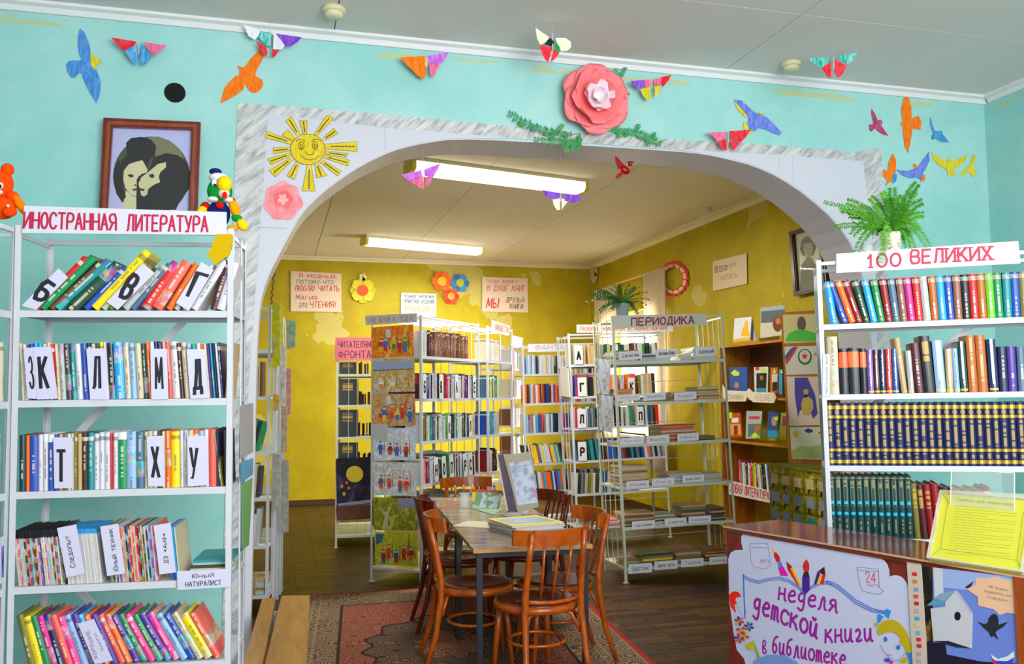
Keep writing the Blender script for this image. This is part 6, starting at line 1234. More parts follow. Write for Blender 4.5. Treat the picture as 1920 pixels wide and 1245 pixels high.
# pictures on the end
EP = Plane(oA - Vector((dA.y, -dA.x, 0))*(-0.006), (dA.y, -dA.x, 0))
if EP.n.dot(CAM-oA) < 0: EP.n = -EP.n
EP = Plane(oA, (dA.y, -dA.x, 0))
def paintmat(name, cols, scale=(1, 1, 1), s=7, dark='#4a3a2a'):
    n = NT(name, 0.55, 0, 0.2); c = n.mapping(n.coord(), scale); f = n.noise(c, s, 4, 0.65, 0.8); k = len(cols)
    v = n.vor(c, s*2.2, 'F1', 0)
    base = n.ramp(f, [(0.28+0.44*i/(k-1), h) for i, h in enumerate(cols)]); return n.col(n.mix(n.math('MULTIPLY', n.math('GREATER_THAN', v, 0.5), 0.2), base, lin(dark)))
pics = [([(697, 614), (775, 608), (776, 668), (698, 672)], 'autumn leaves over children', ['#e8801a', '#f8a01e', '#e8681a', '#f8c858', '#8a9a3a']), ([(697, 674), (777, 670), (778, 734), (698, 736)], 'pale harvest field', ['#b8c0d8', '#d8d8d0', '#c89a30', '#d8c890', '#e0dcd0']), ([(698, 739), (778, 738), (780, 797), (699, 801)], 'children in autumn wood', ['#b8a888', '#d8902a', '#c8b890', '#d06a20', '#a89878']),
    ([(698, 803), (780, 802), (780, 862), (700, 864)], 'snowman and skaters', ['#d0dcec', '#e8ecf4', '#c0d0e8', '#f0f2f6', '#a8b8d8']), ([(699, 867), (780, 867), (781, 930), (700, 928)], 'children in a winter park', ['#dcdfe8', '#eceff4', '#c0c0b8', '#dce2ec', '#98a8c8']), ([(700, 932), (781, 935), (783, 995), (701, 994)], 'golden summer garden', ['#7a8a24', '#c8b42a', '#5a7a20', '#d8c83a', '#98a8c0']), ([(702, 997), (783, 999), (784, 1063), (704, 1058)], 'children in a yellow meadow', ['#e0d020', '#e8e03a', '#aac038', '#f0d82a', '#88a8c0'])]
fc = [['#c83028', '#3a78c8', '#e8b030', '#b82a60', '#3a8a4a'], ['#e8e8e0', '#c8c8c0', '#d89a3a'], ['#c82a28', '#3a68b8', '#e86a28', '#e8c838', '#d04828', '#2a78b8'], ['#2a68c0', '#7a3a28', '#7a5a9a', '#d83a28'], ['#5a58a0', '#d87028', '#c84a28', '#d82a2a'], ['#d8d0a0', '#e0d8b0'], ['#d02028', '#e05a28', '#3a58a8', '#c84a30', '#c02028']]
for i, (q4, what, cols) in enumerate(pics):
    q = [EP.pt(x, y, 0.006) for x, y in q4]; o = MB().prism(q, EP.n, 0.0015).build('child_painting', paintmat('painting_%d' % i, cols, (1, 1, 1), 17)); origin_to(o, sum(q, Vector())/4)
    tag(o, 'painting of %s, %s from top on the rack end' % (what, ordn(i+1)), 'picture', 'paintings on the rack end')
    x0, y0 = q4[0]; x1, y1 = q4[2]; rr = random.Random(i); n_ = len(fc[i]); cells_ = []
    if i == 1: cells_ += [('#98a8d0', [(x0+2, y0+4), (x1-4, y0+2), (x1-4, y0+16), (x0+2, y0+20)]), ('#5a5a50', [(x0+2, y0+20), (x1-4, y0+17), (x1-4, y0+18.5), (x0+2, y0+22)])]
    if i == 5: cells_ += [('#8a88b0', [(x1-36, y0+4), (x1-3, y0+3), (x1-3, y0+20), (x1-38, y0+22)]), ('#c8b88a', [(x0+16, y1-3), (x0+22, y0+34), (x0+10, y0+18), (x0+24, y0+30), (x0+36, y0+10), (x0+27, y0+36), (x0+27, y1-3)])]
    if i in (0, 2): cells_ += [('#c8d8e0', [(x0+26, y0+4), (x0+34, y0+3), (x0+36, y0+18), (x0+28, y0+20)])]
    if i == 6: cells_ += [('#3a6a9a', [(x0+3, y0+4), (x0+18, y0+4), (x0+14, y0+20), (x0+3, y0+24)]), ('#8a7a30', [(x1-18, y0+6), (x1-16, y0+6), (x1-15, y0+34), (x1-19, y0+34)])]
    for k in range(n_):
        fx = x0+9+(x1-x0-18)*(k+0.5)/n_ + rr.uniform(-3, 3); fy = y1-7+rr.uniform(-8, 2); hh = rr.uniform(20, 29)*(0.6 if i == 1 else 1); c_ = fc[i][k]
        if i not in (5,): cells_ += [('#5a4a2a', [(fx+6, fy-hh*0.2), (fx+6.8, fy-hh*1.6), (fx+7.6, fy-hh*0.2)]), (c_, [(fx-5.5, fy-hh*0.42), (fx-3.4, fy-hh*0.82), (fx+3.4, fy-hh*0.82), (fx+5.5, fy-hh*0.42)]), (fc[i][(k+2) % n_], [(fx-3.5, fy-hh*0.45), (fx+3.5, fy-hh*0.45), (fx+3, fy), (fx+0.5, fy), (fx, fy-hh*0.3), (fx-0.5, fy), (fx-3, fy)]), ('#e8c8a0', ell(fx, fy-hh*0.92, 2.6, 2.8, 8)), (c_, ell(fx, fy-hh*1.02, 2.8, 1.6, 8))]
    if cells_: art(cells_, EP, o, 0.0078, 'painted_figures')
signboard(EP, [(686, 610), (782, 604), (782, 587), (685, 592)], {'#8a8a84': [('В Е Н', [(700, 607), (733, 605), (733, 594), (700, 596)]), ('Г Д', [(752, 603), (767, 602), (767, 592), (752, 593)])], '#c87880': [('Р М', [(694, 608), (724, 606), (724, 595), (694, 597)]), ('Е А', [(728, 605), (743, 604), (743, 593), (728, 594)]), ('О А', [(756, 603), (776, 601), (776, 591), (756, 592)])]}, 'pale narrow board with pastel seasons heading over the paintings', '#c8c8c8', off=0.012, bold=0.0)
# B and C: further racks in the same line
def on_line(d): return cA + Vector((math.cos(yA+R90), math.sin(yA+R90), 0))*d
pB = on_line(1.19); RB = Rack(pose(pB.x, pB.y, yA+R90), 0.54, 0.40, 2.14, SH, 'white rack with red and white card, standing behind the painted one', bars=(0, 2), brace=False, toprails=3)
for i, (pl, ln) in enumerate((('wh cr gy cr rb', 0), ('gy gy wh yl:c yl:c yl:c sb gn', 0), ('lb tl bl wh gy bk tn bl', 0), ('bk og cn wh bk mr', 0), ('wh pk wh bk og', 0))): book_row(RB, i, 0.03 if i else 0.04, 0.52, pl, '%s shelf of the rack behind the paintings rack' % ORD[i+1], 'back room books, second rack', seed=20+i, t=(0.02, 0.034), maxn=8 if i < 3 else 6)
bp_ = Plane(RB.front.p, RB.front.n)
signboard(bp_, [(921, 622), (954, 630), (957, 612), (922, 600)], [('ЮНОШЕСТВО', [(926, 619), (952, 625), (953, 614), (926, 606)])], 'white card with red heading hanging on the second rack end', '#e4e2e0', '#d05a58', off=0.01)
RC = Rack(pose(2.76, 10.11, 1.03), 0.52, 0.4, 2.1, SH, 'white rack farthest in the line with a small blank card', bars=(0, 2), brace=False, toprails=3)
for i in range(5): far_books(RC.X, 0.52, SH[i], 0.03, 0.5, 'wh cr rb br wh gy pk tl', seed=30+i)
signboard(RC.front, [(958, 646), (978, 652), (980, 634), (958, 628)], [('роман', [(962, 641), (975, 645), (976, 639), (962, 635)])], 'small white card at top of the farthest rack', '#e6e4ee', '#a888b8', off=0.008)
# pink headed rack E
eP = atdist(628, 1026, 8.66); RE = Rack(pose(eP.x, eP.y, -0.10), 0.5, 0.9, 2.06, [1.72, 1.41, 1.09, 0.78, 0.45, 0.12], 'white rack with pink heading and dark moonlit picture on its end', m=RACKG, bars=(0, 0), brace=False, toprails=1)
for i, z in enumerate(RE.sh): MB().box((0.003, -0.001, z-0.024), (0.497, 0.002, z)).build('shelf_edge', RACKG, RE.o)
for x in (0.125, 0.21, 0.30, 0.40): MB().tube([(x, 0.004, 0.12), (x, 0.004, 2.04)], 0.003, 6).build('end_bar', RACKG, RE.o)
for i, (z, hh) in enumerate(((1.72, 0.12), (1.41, 0.26), (1.09, 0.27), (0.78, 0.25))):
    for k in range(2 if i else 1):
        X = RE.X @ Matrix.Translation((0.03+k*0.02, 0.05+k*0.05, z+0.001)); o = link('binder', cover_mesh('d', True)); o.matrix_world = X @ Matrix.Diagonal((0.17, 0.04, hh, 1)); o.color = lin('#1a1c20')+(1,)
        tag(o, 'dark %s binder on the %s shelf of the pink headed rack' % (('front', 'rear')[k], ORD[i+1]), 'binder', 'binders in the pink headed rack')
    far_books(RE.X @ Matrix.Translation((0, 0.25, 0)), 0.5, z, 0.24, 0.48, 'mr bk dk br', seed=90+i, h=(0.1, 0.14))
ePl = RE.front
signboard(ePl, [(627, 676), (700, 676), (700, 633), (629, 633)], [('читателям', [(634, 652), (696, 652), (696, 639), (634, 640)]), ('фронта', [(634, 672), (696, 671), (696, 657), (634, 658)])], 'pink paper heading taped on top of the end rack', '#e0707e', '#6a3040', off=0.008, bold=0.0, rough=0.15)
mo_ = sheet('moon_picture', ePl, [(630, 860), (700, 856), (700, 944), (632, 950)], paintmat('night_print', ['#141420', '#1c1c26', '#2a2838', '#58508a'], (1, 1, 1), 5, '#14141c'), 0.002, 0.007); tag(mo_, 'dark night picture with a yellow moon on the end rack', 'picture')
art([('#c0ae28', ell(665, 889, 16, 15.5, 24)), ('#c87048', ell(641, 912, 3, 3.5, 8)), ('#b86838', ell(650, 905, 3, 3, 8)), ('#c87840', ell(654, 915, 2.6, 3, 8)), ('#b8a038', ell(645, 926, 3, 4, 8)), ('#8a8aa8', [(634, 944), (699, 936), (699, 943), (634, 949)])], ePl, mo_, 0.0094, 'printed_moon')
bd_ = sheet('brown_board', ePl, [(630, 950), (700, 946), (700, 972), (632, 976)], mat_wood('brown_board_wood', '#3a1a08', '#6a3812', (3, 10, 10)), 0.006, 0.004); tag(bd_, 'narrow brown board under the moon picture', 'board')
# periodicals rack P
RPp = Rack(pose(2.716, 6.5786, -0.0579, -0.030, 0.0216), 0.976, 0.5244, 2.1346, [1.757, 1.424, 1.092, 0.752, 0.434, 0.115], 'pale green periodicals rack with piles of magazines and white labels', m=RACKG, bars=(3, 4), brace=False, toprails=1)
for zz_ in (1.60, 1.25, 0.93, 0.60, 0.28): MB().tube([(0.01, 0.50, zz_), (0.966, 0.50, zz_)], 0.003, 6).build('back_rail', RACKG, RPp.o)
def lab_card(rk, q4, lines, lab, grp='labels on the periodicals rack'):
    P = rk.front; q = [P.pt(x, y, 0.008) for x, y in q4]; o = MB().prism(q, P.n, 0.001).build('shelf_label', M('#e2e0ec', 0.4)); origin_to(o, sum(q, Vector())/4); tag(o, lab, 'label', grp)
    lettering(P, lines, M('#3a3848'), o, 0.0095, 'lettering', 0.0); return o
labs = [(1160, 659, 1204, 675, 'Сельская Новь', 0, 0), (1229, 655, 1270, 671, 'Мурзилка Юный', 0, 1), (1304, 651, 1344, 668, 'Коллекция', 0, 2), (1156, 740, 1200, 752, 'Смена', 1, 0), (1206, 737, 1248, 751, 'Литература', 1, 1), (1264, 736, 1306, 750, 'Подвиг', 1, 2),
    (1163, 821, 1207, 834, 'Роман', 2, 0), (1212, 817, 1255, 832, 'Юность', 2, 1), (1270, 813, 1310, 827, 'Нева', 2, 2), (1174, 902, 1217, 916, 'Крестьянка', 3, 0), (1222, 897, 1264, 911, 'Лад', 3, 1), (1279, 891, 1320, 905, 'Добрые советы', 3, 2),
    (1185, 977, 1228, 992, 'Сад своими', 4, 0), (1246, 972, 1287, 986, 'Хозяйство', 4, 1), (1291, 968, 1333, 981, 'Приусадебное', 4, 2), (1178, 1057, 1222, 1075, 'Цветок', 5, 0), (1227, 1052, 1270, 1068, 'Вокруг света', 5, 1), (1277, 1048, 1319, 1063, 'Тайна', 5, 2), (1330, 1044, 1372, 1058, 'Караван', 5, 3)]
shn = ['top', 'second', 'third', 'fourth', 'fifth', 'lowest']; pos_ = ['first', 'second', 'third', 'fourth']
for x0, y0, x1, y1, t_, i, k in labs: lab_card(RPp, [(x0, y1+1), (x1, y1-2), (x1, y0-2), (x0, y0+1)], [(t_, [(x0+6, y1-4), (x1-6, y1-6.5), (x1-6, y0+2.5), (x0+6, y0+5)])], 'white label, %s from the post, %s shelf of the periodicals rack' % (pos_[k], shn[i]))
piles = [(0, 1152, 1200, 8, 'gy cr ol tn gy'), (0, 1205, 1262, 5, 'gy wh gy dk'), (0, 1275, 1300, 4, 'gy wh'), (0, 1303, 1346, 9, 'gy gy wh gy'), (1, 1156, 1188, 9, 'tn og tn og ct'), (1, 1205, 1248, 4, 'rb gy tn'), (1, 1262, 1306, 6, 'tn cr rb tn'), (1, 1310, 1352, 9, 'tn tn rb cr'),
    (2, 1158, 1190, 2, 'br gy'), (2, 1194, 1230, 2, 'wh gy'), (2, 1242, 1308, 11, 'sl rb tn rd tn rb cr'), (2, 1312, 1345, 3, 'dk ol br'), (3, 1166, 1218, 13, 'tn cr tn rb tn cr'), (3, 1222, 1250, 3, 'ol gy yl'), (3, 1255, 1320, 7, 'gy tn wh gy lb'), (3, 1325, 1358, 5, 'gy tn gy'),
    (4, 1140, 1165, 5, 'wh sl gy'), (4, 1170, 1232, 8, 'br tn dg ol tn rb'), (4, 1228, 1272, 6, 'gy wh dk gy ol'), (4, 1285, 1330, 11, 'tn br dg ol rb'), (4, 1335, 1364, 8, 'dt tn dk br'), (5, 1176, 1200, 4, 'og rb gn tn'), (5, 1205, 1265, 9, 'ol dk ol yl tn ol'), (5, 1272, 1320, 7, 'ol tn rb ol'), (5, 1328, 1365, 7, 'dg og br tn')]
for j, (i, a, b, n_, cols) in enumerate(piles):
    py = [680, 757, 838, 920, 996, 1066][i]
    pile(RPp, a, b, py, i, n_, 0.0118, cols, 'at place %s, %s shelf of periodicals rack' % (ORD[j % 4+1 if i else j+1], shn[i]), 'magazine piles on the periodicals rack', dep=0.26, twist=5, v0=0.02)
signboard(RPp.front, [(1151, 616), (1325, 610), (1325, 588), (1151, 592)], [('ПЕРИОДИКА', [(1182, 612), (1301, 608), (1301, 592), (1182, 596)])], 'white board with dark red periodicals heading under the trailing plant', '#c9c8c2', '#9a1228', off=0.008, bold=0.03)
for i, (q4, lab) in enumerate((([(1120, 738), (1142, 740), (1146, 676), (1117, 672)], 'blue-grey church photograph strip hanging on the periodicals rack side'), ([(1124, 806), (1148, 812), (1150, 742), (1122, 740)], 'lower pale blue photograph strip on the periodicals rack side'))):
    P = Plane(RPp.X @ Vector((-0.006, 0, 0)), RPp.X.to_3x3() @ Vector((1, 0, 0))); o = sheet('photo_strip', P, q4, paintmat('strip_print_%d' % i, ['#4a70b0', '#8aa0c0', '#b8bcc4', '#6a6a70', '#9ab0d0'], (1, 1, 1), 9), 0.0015, 0.008); tag(o, lab, 'picture')
# plant on top of it
TPP = Plane(RPp.X @ Vector((0, 0.12, 0)), RPp.front.n); pc = TPP.pt(1167, 592); pc.z = (RPp.X @ Vector((0.08, 0.12, 2.1266))).z
pl = empty('potted_cactus', pc, 'trailing christmas cactus in grey-blue pot over the periodicals heading', 'potted plant')
child(MB().lathe([(0.045, 0), (0.048, 0.005), (0.058, 0.105), (0.061, 0.108), (0.061, 0.122), (0.054, 0.122), (0.052, 0.108)], 24, pc), 'pot', M('#8fa3a8', 0.35), pl, True); child(MB().lathe([(0.053, 0.105), (0.002, 0.11)], 16, pc), 'soil', M('#2a1a10', 0.9), pl)
tp_ = pc + Vector((0, 0, 0.11))
for i, (x, y) in enumerate([(1097, 566), (1106, 552), (1118, 560), (1124, 585), (1132, 584), (1148, 580), (1120, 545), (1140, 540), (1150, 534), (1160, 536), (1180, 534), (1192, 540), (1205, 536), (1215, 548), (1218, 562), (1213, 572), (1210, 580), (1196, 590), (1188, 575), (1170, 574), (1158, 578), (1112, 595), (1130, 548), (1200, 552), (1175, 545), (1142, 560)]):
    e = TPP.pt(x, y, RND.uniform(-0.04, 0.08)); d = e-tp_; mid = tp_+d*0.55+Vector((0, 0, 0.06+0.5*max(0, -d.z)))
    child(frond([tp_, mid, e], 0.022, 11, 0.009, tuple(RND.choice([TPP.n, Vector((0, 0, 1))])), False, 0.1, stem=0.004, jig=0.5), 'stem', FERN2, pl)
# rack K behind it
kP = atdist(1083, 1022, 8.75); RK = Rack(pose(kP.x, kP.y, -0.06, -0.03, 0.02), 1.0, 0.45, 2.12, [1.80, 1.475, 1.155, 0.825, 0.495, 0.16], 'white rack of crime novels standing behind the periodicals rack', bars=(3, 0), brace=False, toprails=1)
for i, (pl_, ln) in enumerate((('wh cr cr tn cr ol dt dg rb cn tn br wh wh cr gn', 0), ('bl cr gy cr tn ol tn wh dk pk og rb cr og rd bk', 0), ('wh cr gy rd tl bk ol bk sb dk gy tn bk wh gn lg', 0), ('wh bk br bk sb wh wh dt tl og bk bl sb cn tl dt gy bl pp bk', -6), ('wh rb ol dg bk tn wh gy wh sb bl dt bl', 5))):
    book_row(RK, i, 0.03, 0.97 if i < 4 else 0.6, pl_, '%s shelf of the crime novel rack' % ORD[i+1], 'crime novels behind the periodicals', seed=40+i, lean=ln, t=(0.024, 0.04), end='window gap', depth=0.14, maxn=(12 if i in (0, 1, 2) else 10)) if False else far_books(RK.X, 1.0, RK.sh[i], 0.03, 0.97 if i < 4 else 0.75, pl_, seed=40+i, lean=ln, t=(0.022, 0.036))
for i, (u, ch) in enumerate(((0.06, 'А'), (0.08, 'Г'), (0.06, 'Л'), (0.05, 'Р'))): mini_card(RK, i, u, ch, 'small card by the post, %s shelf of the crime novel rack' % ORD[i+1], 0.09, 0.19, grp='cards in the crime novel rack')
mini_card(RK, 1, 0.62, 'К', 'small card with letter Ka seen through the periodicals rack', 0.07, 0.17, grp='cards in the crime novel rack'); mini_card(RK, 2, 0.7, 'П', 'small card with letter Pe seen through the periodicals rack', 0.07, 0.19, grp='cards in the crime novel rack')
signboard(RK.front, [(1081, 624), (1262, 622), (1262, 606), (1081, 609)], [('Любви, кариям и авантюрам', [(1086, 621), (1250, 619), (1250, 609), (1086, 611)])], 'long pale board with red heading behind the periodicals rack', '#d8d4cc', '#c83a40', off=0.006, bold=0.005)
cl = sheet('hanging_cloth', Plane(RK.X @ Vector((-0.004, 0, 0)), RK.X.to_3x3() @ Vector((1, 0, 0))), [(1051, 688), (1066, 690), (1070, 745), (1052, 742)], M('#d8d0cc', 0.6), 0.01, 0.01); tag(cl, 'crumpled pale plastic bag hanging on the crime novel rack', 'bag')
# Fantasy rack near the back wall
fp = atdist(988, 998, 9.6); RF = Rack(pose(fp.x, fp.y, 0.02, -0.02, 0), 0.95, 0.35, 2.05, [1.725, 1.40, 1.07, 0.735, 0.43, 0.12], 'white rack with violet fantasy heading standing before the yellow wall', bars=(0, 0), brace=False, toprails=1)
for i, (pl_, ln) in enumerate((('cr wh cr bk wh lb wh cr yl wh cr', 0), ('wh bk wh bl sl wh cr mr vi wh sl wh cr og', 0), ('wh pk bl wh cr lb sl wh rd sk wh tl pk nv', 0), ('wh wh mg bk wh yl og gn bk wh yl sk dk', -12), ('wh nv sk og wh bk bl wh og yl vi pp tn', -6))): far_books(RF.X, 0.95, RF.sh[i], 0.03, 0.92, pl_, seed=50+i, lean=ln, t=(0.016, 0.026))
signboard(RF.front, [(990, 660), (1115, 658), (1115, 643), (990, 645)], [('ФАНТАСТИКА', [(1003, 657), (1110, 655), (1110, 645), (1003, 647)])], 'white board with violet fantasy heading before the yellow wall', '#e6e4ec', '#a088c0', off=0.006, bold=-0.005)
# rack G at the left behind the arch pillar
gP = atz(502, 1152, 0); XG = pose(gP.x-0.9*math.cos(0.125), gP.y+0.9*math.sin(0.125), -0.125, 0.0, 0.0); RG = Rack(XG, 0.9, 0.85, 2.14, [1.83, 1.50, 1.12, 0.80, 0.47, 0.13], 'white rack half hidden by the arch pillar, end hung with newspapers', bars=(0, 6), brace=False, toprails=2)
for i, (pl_, z) in enumerate((('cr tn mr br', 1.50), ('dg bk gn tn tn', 1.12), ('bk dk tn tn cr', 0.80), ('gn mr wh gy', 0.47))): far_books(XG, 0.9, z, 0.5, 0.87, pl_, seed=70+i, lean=(0, 14, 3, 4)[i], h=(0.2, 0.26), t=(0.018, 0.035))
pile(RG, 478, 500, 1078, 5, 6, 0.016, 'gy tn ol gy', 'behind the bench end, low shelf', 'pile on the low shelf behind the bench'); 
gx = gP.x
for y_ in (0.20, 0.28, 0.44, 0.60, 0.70): MB().box((0.9, y_, 0), (0.918, y_+0.03, 2.13-(y_*0.06))).build('end_post', RACKW, RG.o)
bs = MB(); P_b = Plane((0, YW+TW+0.012, 0), (0, 1, 0)); bs.tube([P_b.pt(506, 494)]+[P_b.pt(515-i*0.25+1.8*math.sin(i*1.3), 500+i*2.6) for i in range(28)], 0.004, 6); o = bs.build('bead_string', M('#4a2c20', 0.5), None, True); origin_to(o, P_b.pt(506, 494)); tag(o, 'dark twisted bead string hanging beside the arch above newspapers', 'string')
for i, (x0, x1, y0, y1, h, nm, Y) in enumerate(((511, 525, 566, 690, '#c8c420', 'long yellow paper strip hanging on the rack end near the arch', 6.28), (519, 530, 572, 650, '#d8cc30', 'short yellow paper strip beside the long one', 6.36), (526, 536, 648, 760, '#cfd0cc', 'white folded paper hanging below the yellow strips', 6.44), (513, 523, 738, 772, '#e0a818', 'amber paper tag clipped on the rack end', 6.25), (527, 538, 760, 850, '#c0a890', 'beige newspaper strip on the rack end', 6.5), (537, 545, 690, 780, '#c88a90', 'faded pink paper strip at the far rack corner', 6.7), (538, 554, 600, 655, '#8aa88a', 'pale green folder sticking out at the rack top corner', 6.75), (512, 526, 850, 960, '#b8b4ae', 'grey newspaper sheet hanging low on the rack end', 6.3), (527, 541, 860, 1000, '#a8a8a0', 'long dull newspaper at the far rack corner', 6.6))):
    P = Plane((0, Y, 0), (0.5, 1, 0)); P.p = Plane((0, Y, 0), (0, 1, 0)).pt((x0+x1)/2, (y0+y1)/2); q = [(x0, y1), (x1, y1-4), (x1+1, y0+3), (x0, y0)]
    o = sheet('hanging_paper', P, q, paintmat('newsprint_%d' % i, [h, h, '#b0a898'], (1, 1, 1), 12), 0.004, 0); tag(o, nm, 'paper')
    h_ = P.pt((x0+x1)/2, y0+6); child(MB().tube([h_, Vector((gx-0.002, max(gP.y+0.02, min(h_.y, gP.y+0.8)), h_.z+0.01))], 0.0015, 5), 'string', M('#c8c8c0'), o)
# things on the yellow walls
def wallpaper_sign(P, q4, lines, lab, m='#e0c8b0'): return signboard(P, q4, lines, lab, m, '#c01828', off=0.012, bold=0.0, name='wall_sign', rough=0.6, shear=0.2)
wallpaper_sign(BWALL, [(545, 584), (640, 585), (640, 513), (545, 508)], {'#c01838': [('Я модный,', [(560, 521), (632, 523), (632, 514), (560, 512)]), ('люблю читать', [(552, 546), (636, 547), (636, 536), (552, 535)]), ('Магия', [(554, 562), (594, 563), (594, 553), (554, 552)]), ('чтения!', [(580, 577), (630, 577), (630, 565), (580, 565)])], '#4a4a48': [('потому-что', [(556, 533), (625, 534), (625, 525.5), (556, 524.5)]), ('это', [(560, 577), (576, 577), (576, 568), (560, 568)])]}, 'beige paper sign with red script on the back wall, nearest the arch')
wallpaper_sign(BWALL, [(904, 584), (990, 586), (989, 522), (904, 519)], {'#d06060': [('Чудо живёт', [(912, 531), (970, 532), (970, 524), (912, 523)]), ('в душе книг', [(912, 546), (984, 547), (984, 535), (912, 534)])], '#c81838': [('МЫ', [(910, 578), (934, 579), (934, 559), (912, 558)]), ('–', [(937, 568), (943, 568), (943, 566), (937, 566)])], '#4a4038': [('друзья', [(948, 567), (982, 568), (982, 558), (948, 557)]), ('книги', [(955, 579), (980, 580), (980, 570), (955, 569)])]}, 'pinkish paper sign with red and black script, above the racks')
wallpaper_sign(BWALL, [(752, 592), (818, 594), (818, 551), (752, 549)], {'#4a5a6a': [('«Самое читаемое', [(757, 559), (815, 560), (815, 552), (757, 551)]), ('приятное издание', [(757, 569), (815, 570), (815, 562), (757, 561)])], '#e0a818': [('книги!»', [(758, 585), (815, 586), (815, 574), (758, 573)])]}, 'white paper sign with amber last word above the painted rack', '#dce4e0')
wallpaper_sign(RWALL, [(1337, 546), (1401, 532), (1400, 475), (1337, 490)], {'#4a4a48': [('Весело', [(1342, 512), (1366, 507), (1366, 493), (1342, 498)]), ('это', [(1370, 502), (1382, 499), (1382, 492), (1370, 495)])], '#d05058': [('читать', [(1352, 528), (1385, 521), (1385, 511), (1352, 518)])]}, 'cream paper sign on the side wall between wreath and portrait', '#ddc8a8')
pr2 = frame_of(Plane((XR-0.03, 0, 0), (1, 0, 0)), [(1484, 435), (1546, 417), (1556, 541), (1493, 556)], [(1492, 440), (1538, 428), (1546, 536), (1500, 546)], mat_wood('dark_frame_wood', '#2c0c08', '#4a180e', (20, 20, 3), 0.25), 'dark framed old portrait hanging on the yellow side wall', picture='#a8a078')
PR = Plane((XR-0.03, 0, 0), (1, 0, 0)); pp_ = lambda p: sc(p, 4.15, 1320, 400)
art([('#4c4a30', pp_([(760, 210), (790, 178), (830, 178), (860, 215), (875, 260), (850, 330), (770, 330), (745, 280)])), ('#8c8460', pp_([(775, 235), (840, 230), (850, 290), (830, 340), (795, 345), (775, 300)])), ('#5c5a3a', pp_([(760, 400), (800, 340), (840, 345), (880, 430), (880, 570), (745, 600)])), ('#6a6644', pp_([(790, 350), (835, 345), (850, 400), (800, 410)]))], PR, pr2, 0.0045, 'printed_portrait')
child(MB().prism([PR.pt(*p, 0.006) for p in ((1492, 440), (1538, 428), (1546, 536), (1500, 546))], PR.n, 0.002), 'glass', glass('picture_glass', '#ffffff', 0.06, 0.02), pr2)
def rosette(P, px, py, r, n_, cols, lab, ringp=(0.55,), off=0.02, inner=None, name='paper_flower', cat='paper flower'):
    c = P.pt(px, py); u_ = P.pt(px+1, py)-c; s = (P.pt(px, py-1)-c).length; rt = empty(name, c + P.n*off, lab, cat); z = Vector((0, 0, 1)); x = z.cross(P.n).normalized()
    for k in range(n_):
        a = 2*PI*k/n_; cc_ = Vector((math.cos(a), 0, math.sin(a))); ctr = c + P.n*(off+0.006*(k % 2)) + (x*cc_.x + z*cc_.z)*r*s*0.62; rad = r*s*0.42
        pts_ = [ctr + (x*math.cos(b) + z*math.sin(b))*rad*(1+0.1*math.sin(5*b+k)) for b in [2*PI*i/14 for i in range(14)]]
        child(MB().prism(pts_, P.n, 0.004), 'petal', M(cols[k % len(cols)], 0.6), rt)
    if inner: 
        pts_ = [c + P.n*(off+0.014) + (x*math.cos(b) + z*math.sin(b))*r*s*0.45 for b in [2*PI*i/16 for i in range(16)]]; child(MB().prism(pts_, P.n, 0.006), 'centre', M(inner, 0.6), rt)
    return rt
rosette(BWALL, 680, 545, 23, 8, ['#c9b81c', '#d8c828'], 'yellow paper flower with orange centre on the back wall', inner='#f0521a')
rosette(BWALL, 680, 520, 7, 5, ['#e8dcb0', '#d8cc6a'], 'tiny cream paper bow above the orange-centred flower', inner=None)
rosette(BWALL, 828, 528, 19, 6, ['#ee5a10', '#f06818'], 'orange paper flower at the upper edge of the wall cluster', inner='#e8b818')
rosette(BWALL, 845, 556, 15, 6, ['#e82c10', '#ee4a18'], 'red-orange paper flower at the bottom of the cluster', inner='#f8a030')
rosette(BWALL, 862, 531, 17, 6, ['#2a70b8', '#3a88c8'], 'blue paper flower in the cluster on the back wall', inner='#b8b830')
rosette(BWALL, 1113, 512, 19, 9, ['#d8d0d8', '#cfc6d0'], 'white speckled paper flower near the back corner', inner='#d8c020') if False else rosette(RWALL, 1116, 512, 19, 9, ['#d8d0dc', '#ccc4d4'], 'white speckled paper flower near the back corner', inner='#d8c020')
wr = RWALL.pt(1263, 523); wre = empty('paper_wreath', wr, 'red and white paper wreath on the yellow side wall', 'paper wreath'); zc = Vector((0, 1, 0))
sy = (RWALL.pt(1240, 523)-wr).length/23; 
for k in range(16):
    a = 2*PI*k/16; px = 1263+23*math.cos(a); py = 523+27*math.sin(a)-2*math.cos(a); child(MB().prism([RWALL.pt(px+6.5*math.cos(b), py+6.5*math.sin(b)*(1+0.2*math.sin(3*b)), 0.01+0.004*(k % 2)) for b in [2*PI*i/10 for i in range(10)]], RWALL.n, 0.006), 'red_lobe', M('#de1a14', 0.6), wre)
for k in range(12):
    a = 2*PI*k/12+0.1; b2 = a+0.42; q = [(1263+r_*math.cos(t_), 523+r_*1.17*math.sin(t_)) for r_, t_ in ((19, a), (24, a), (24, b2), (19, b2))]; child(MB().prism([RWALL.pt(*p, 0.02) for p in q], RWALL.n, 0.003), 'white_band', M('#e2cdb8', 0.6), wre)
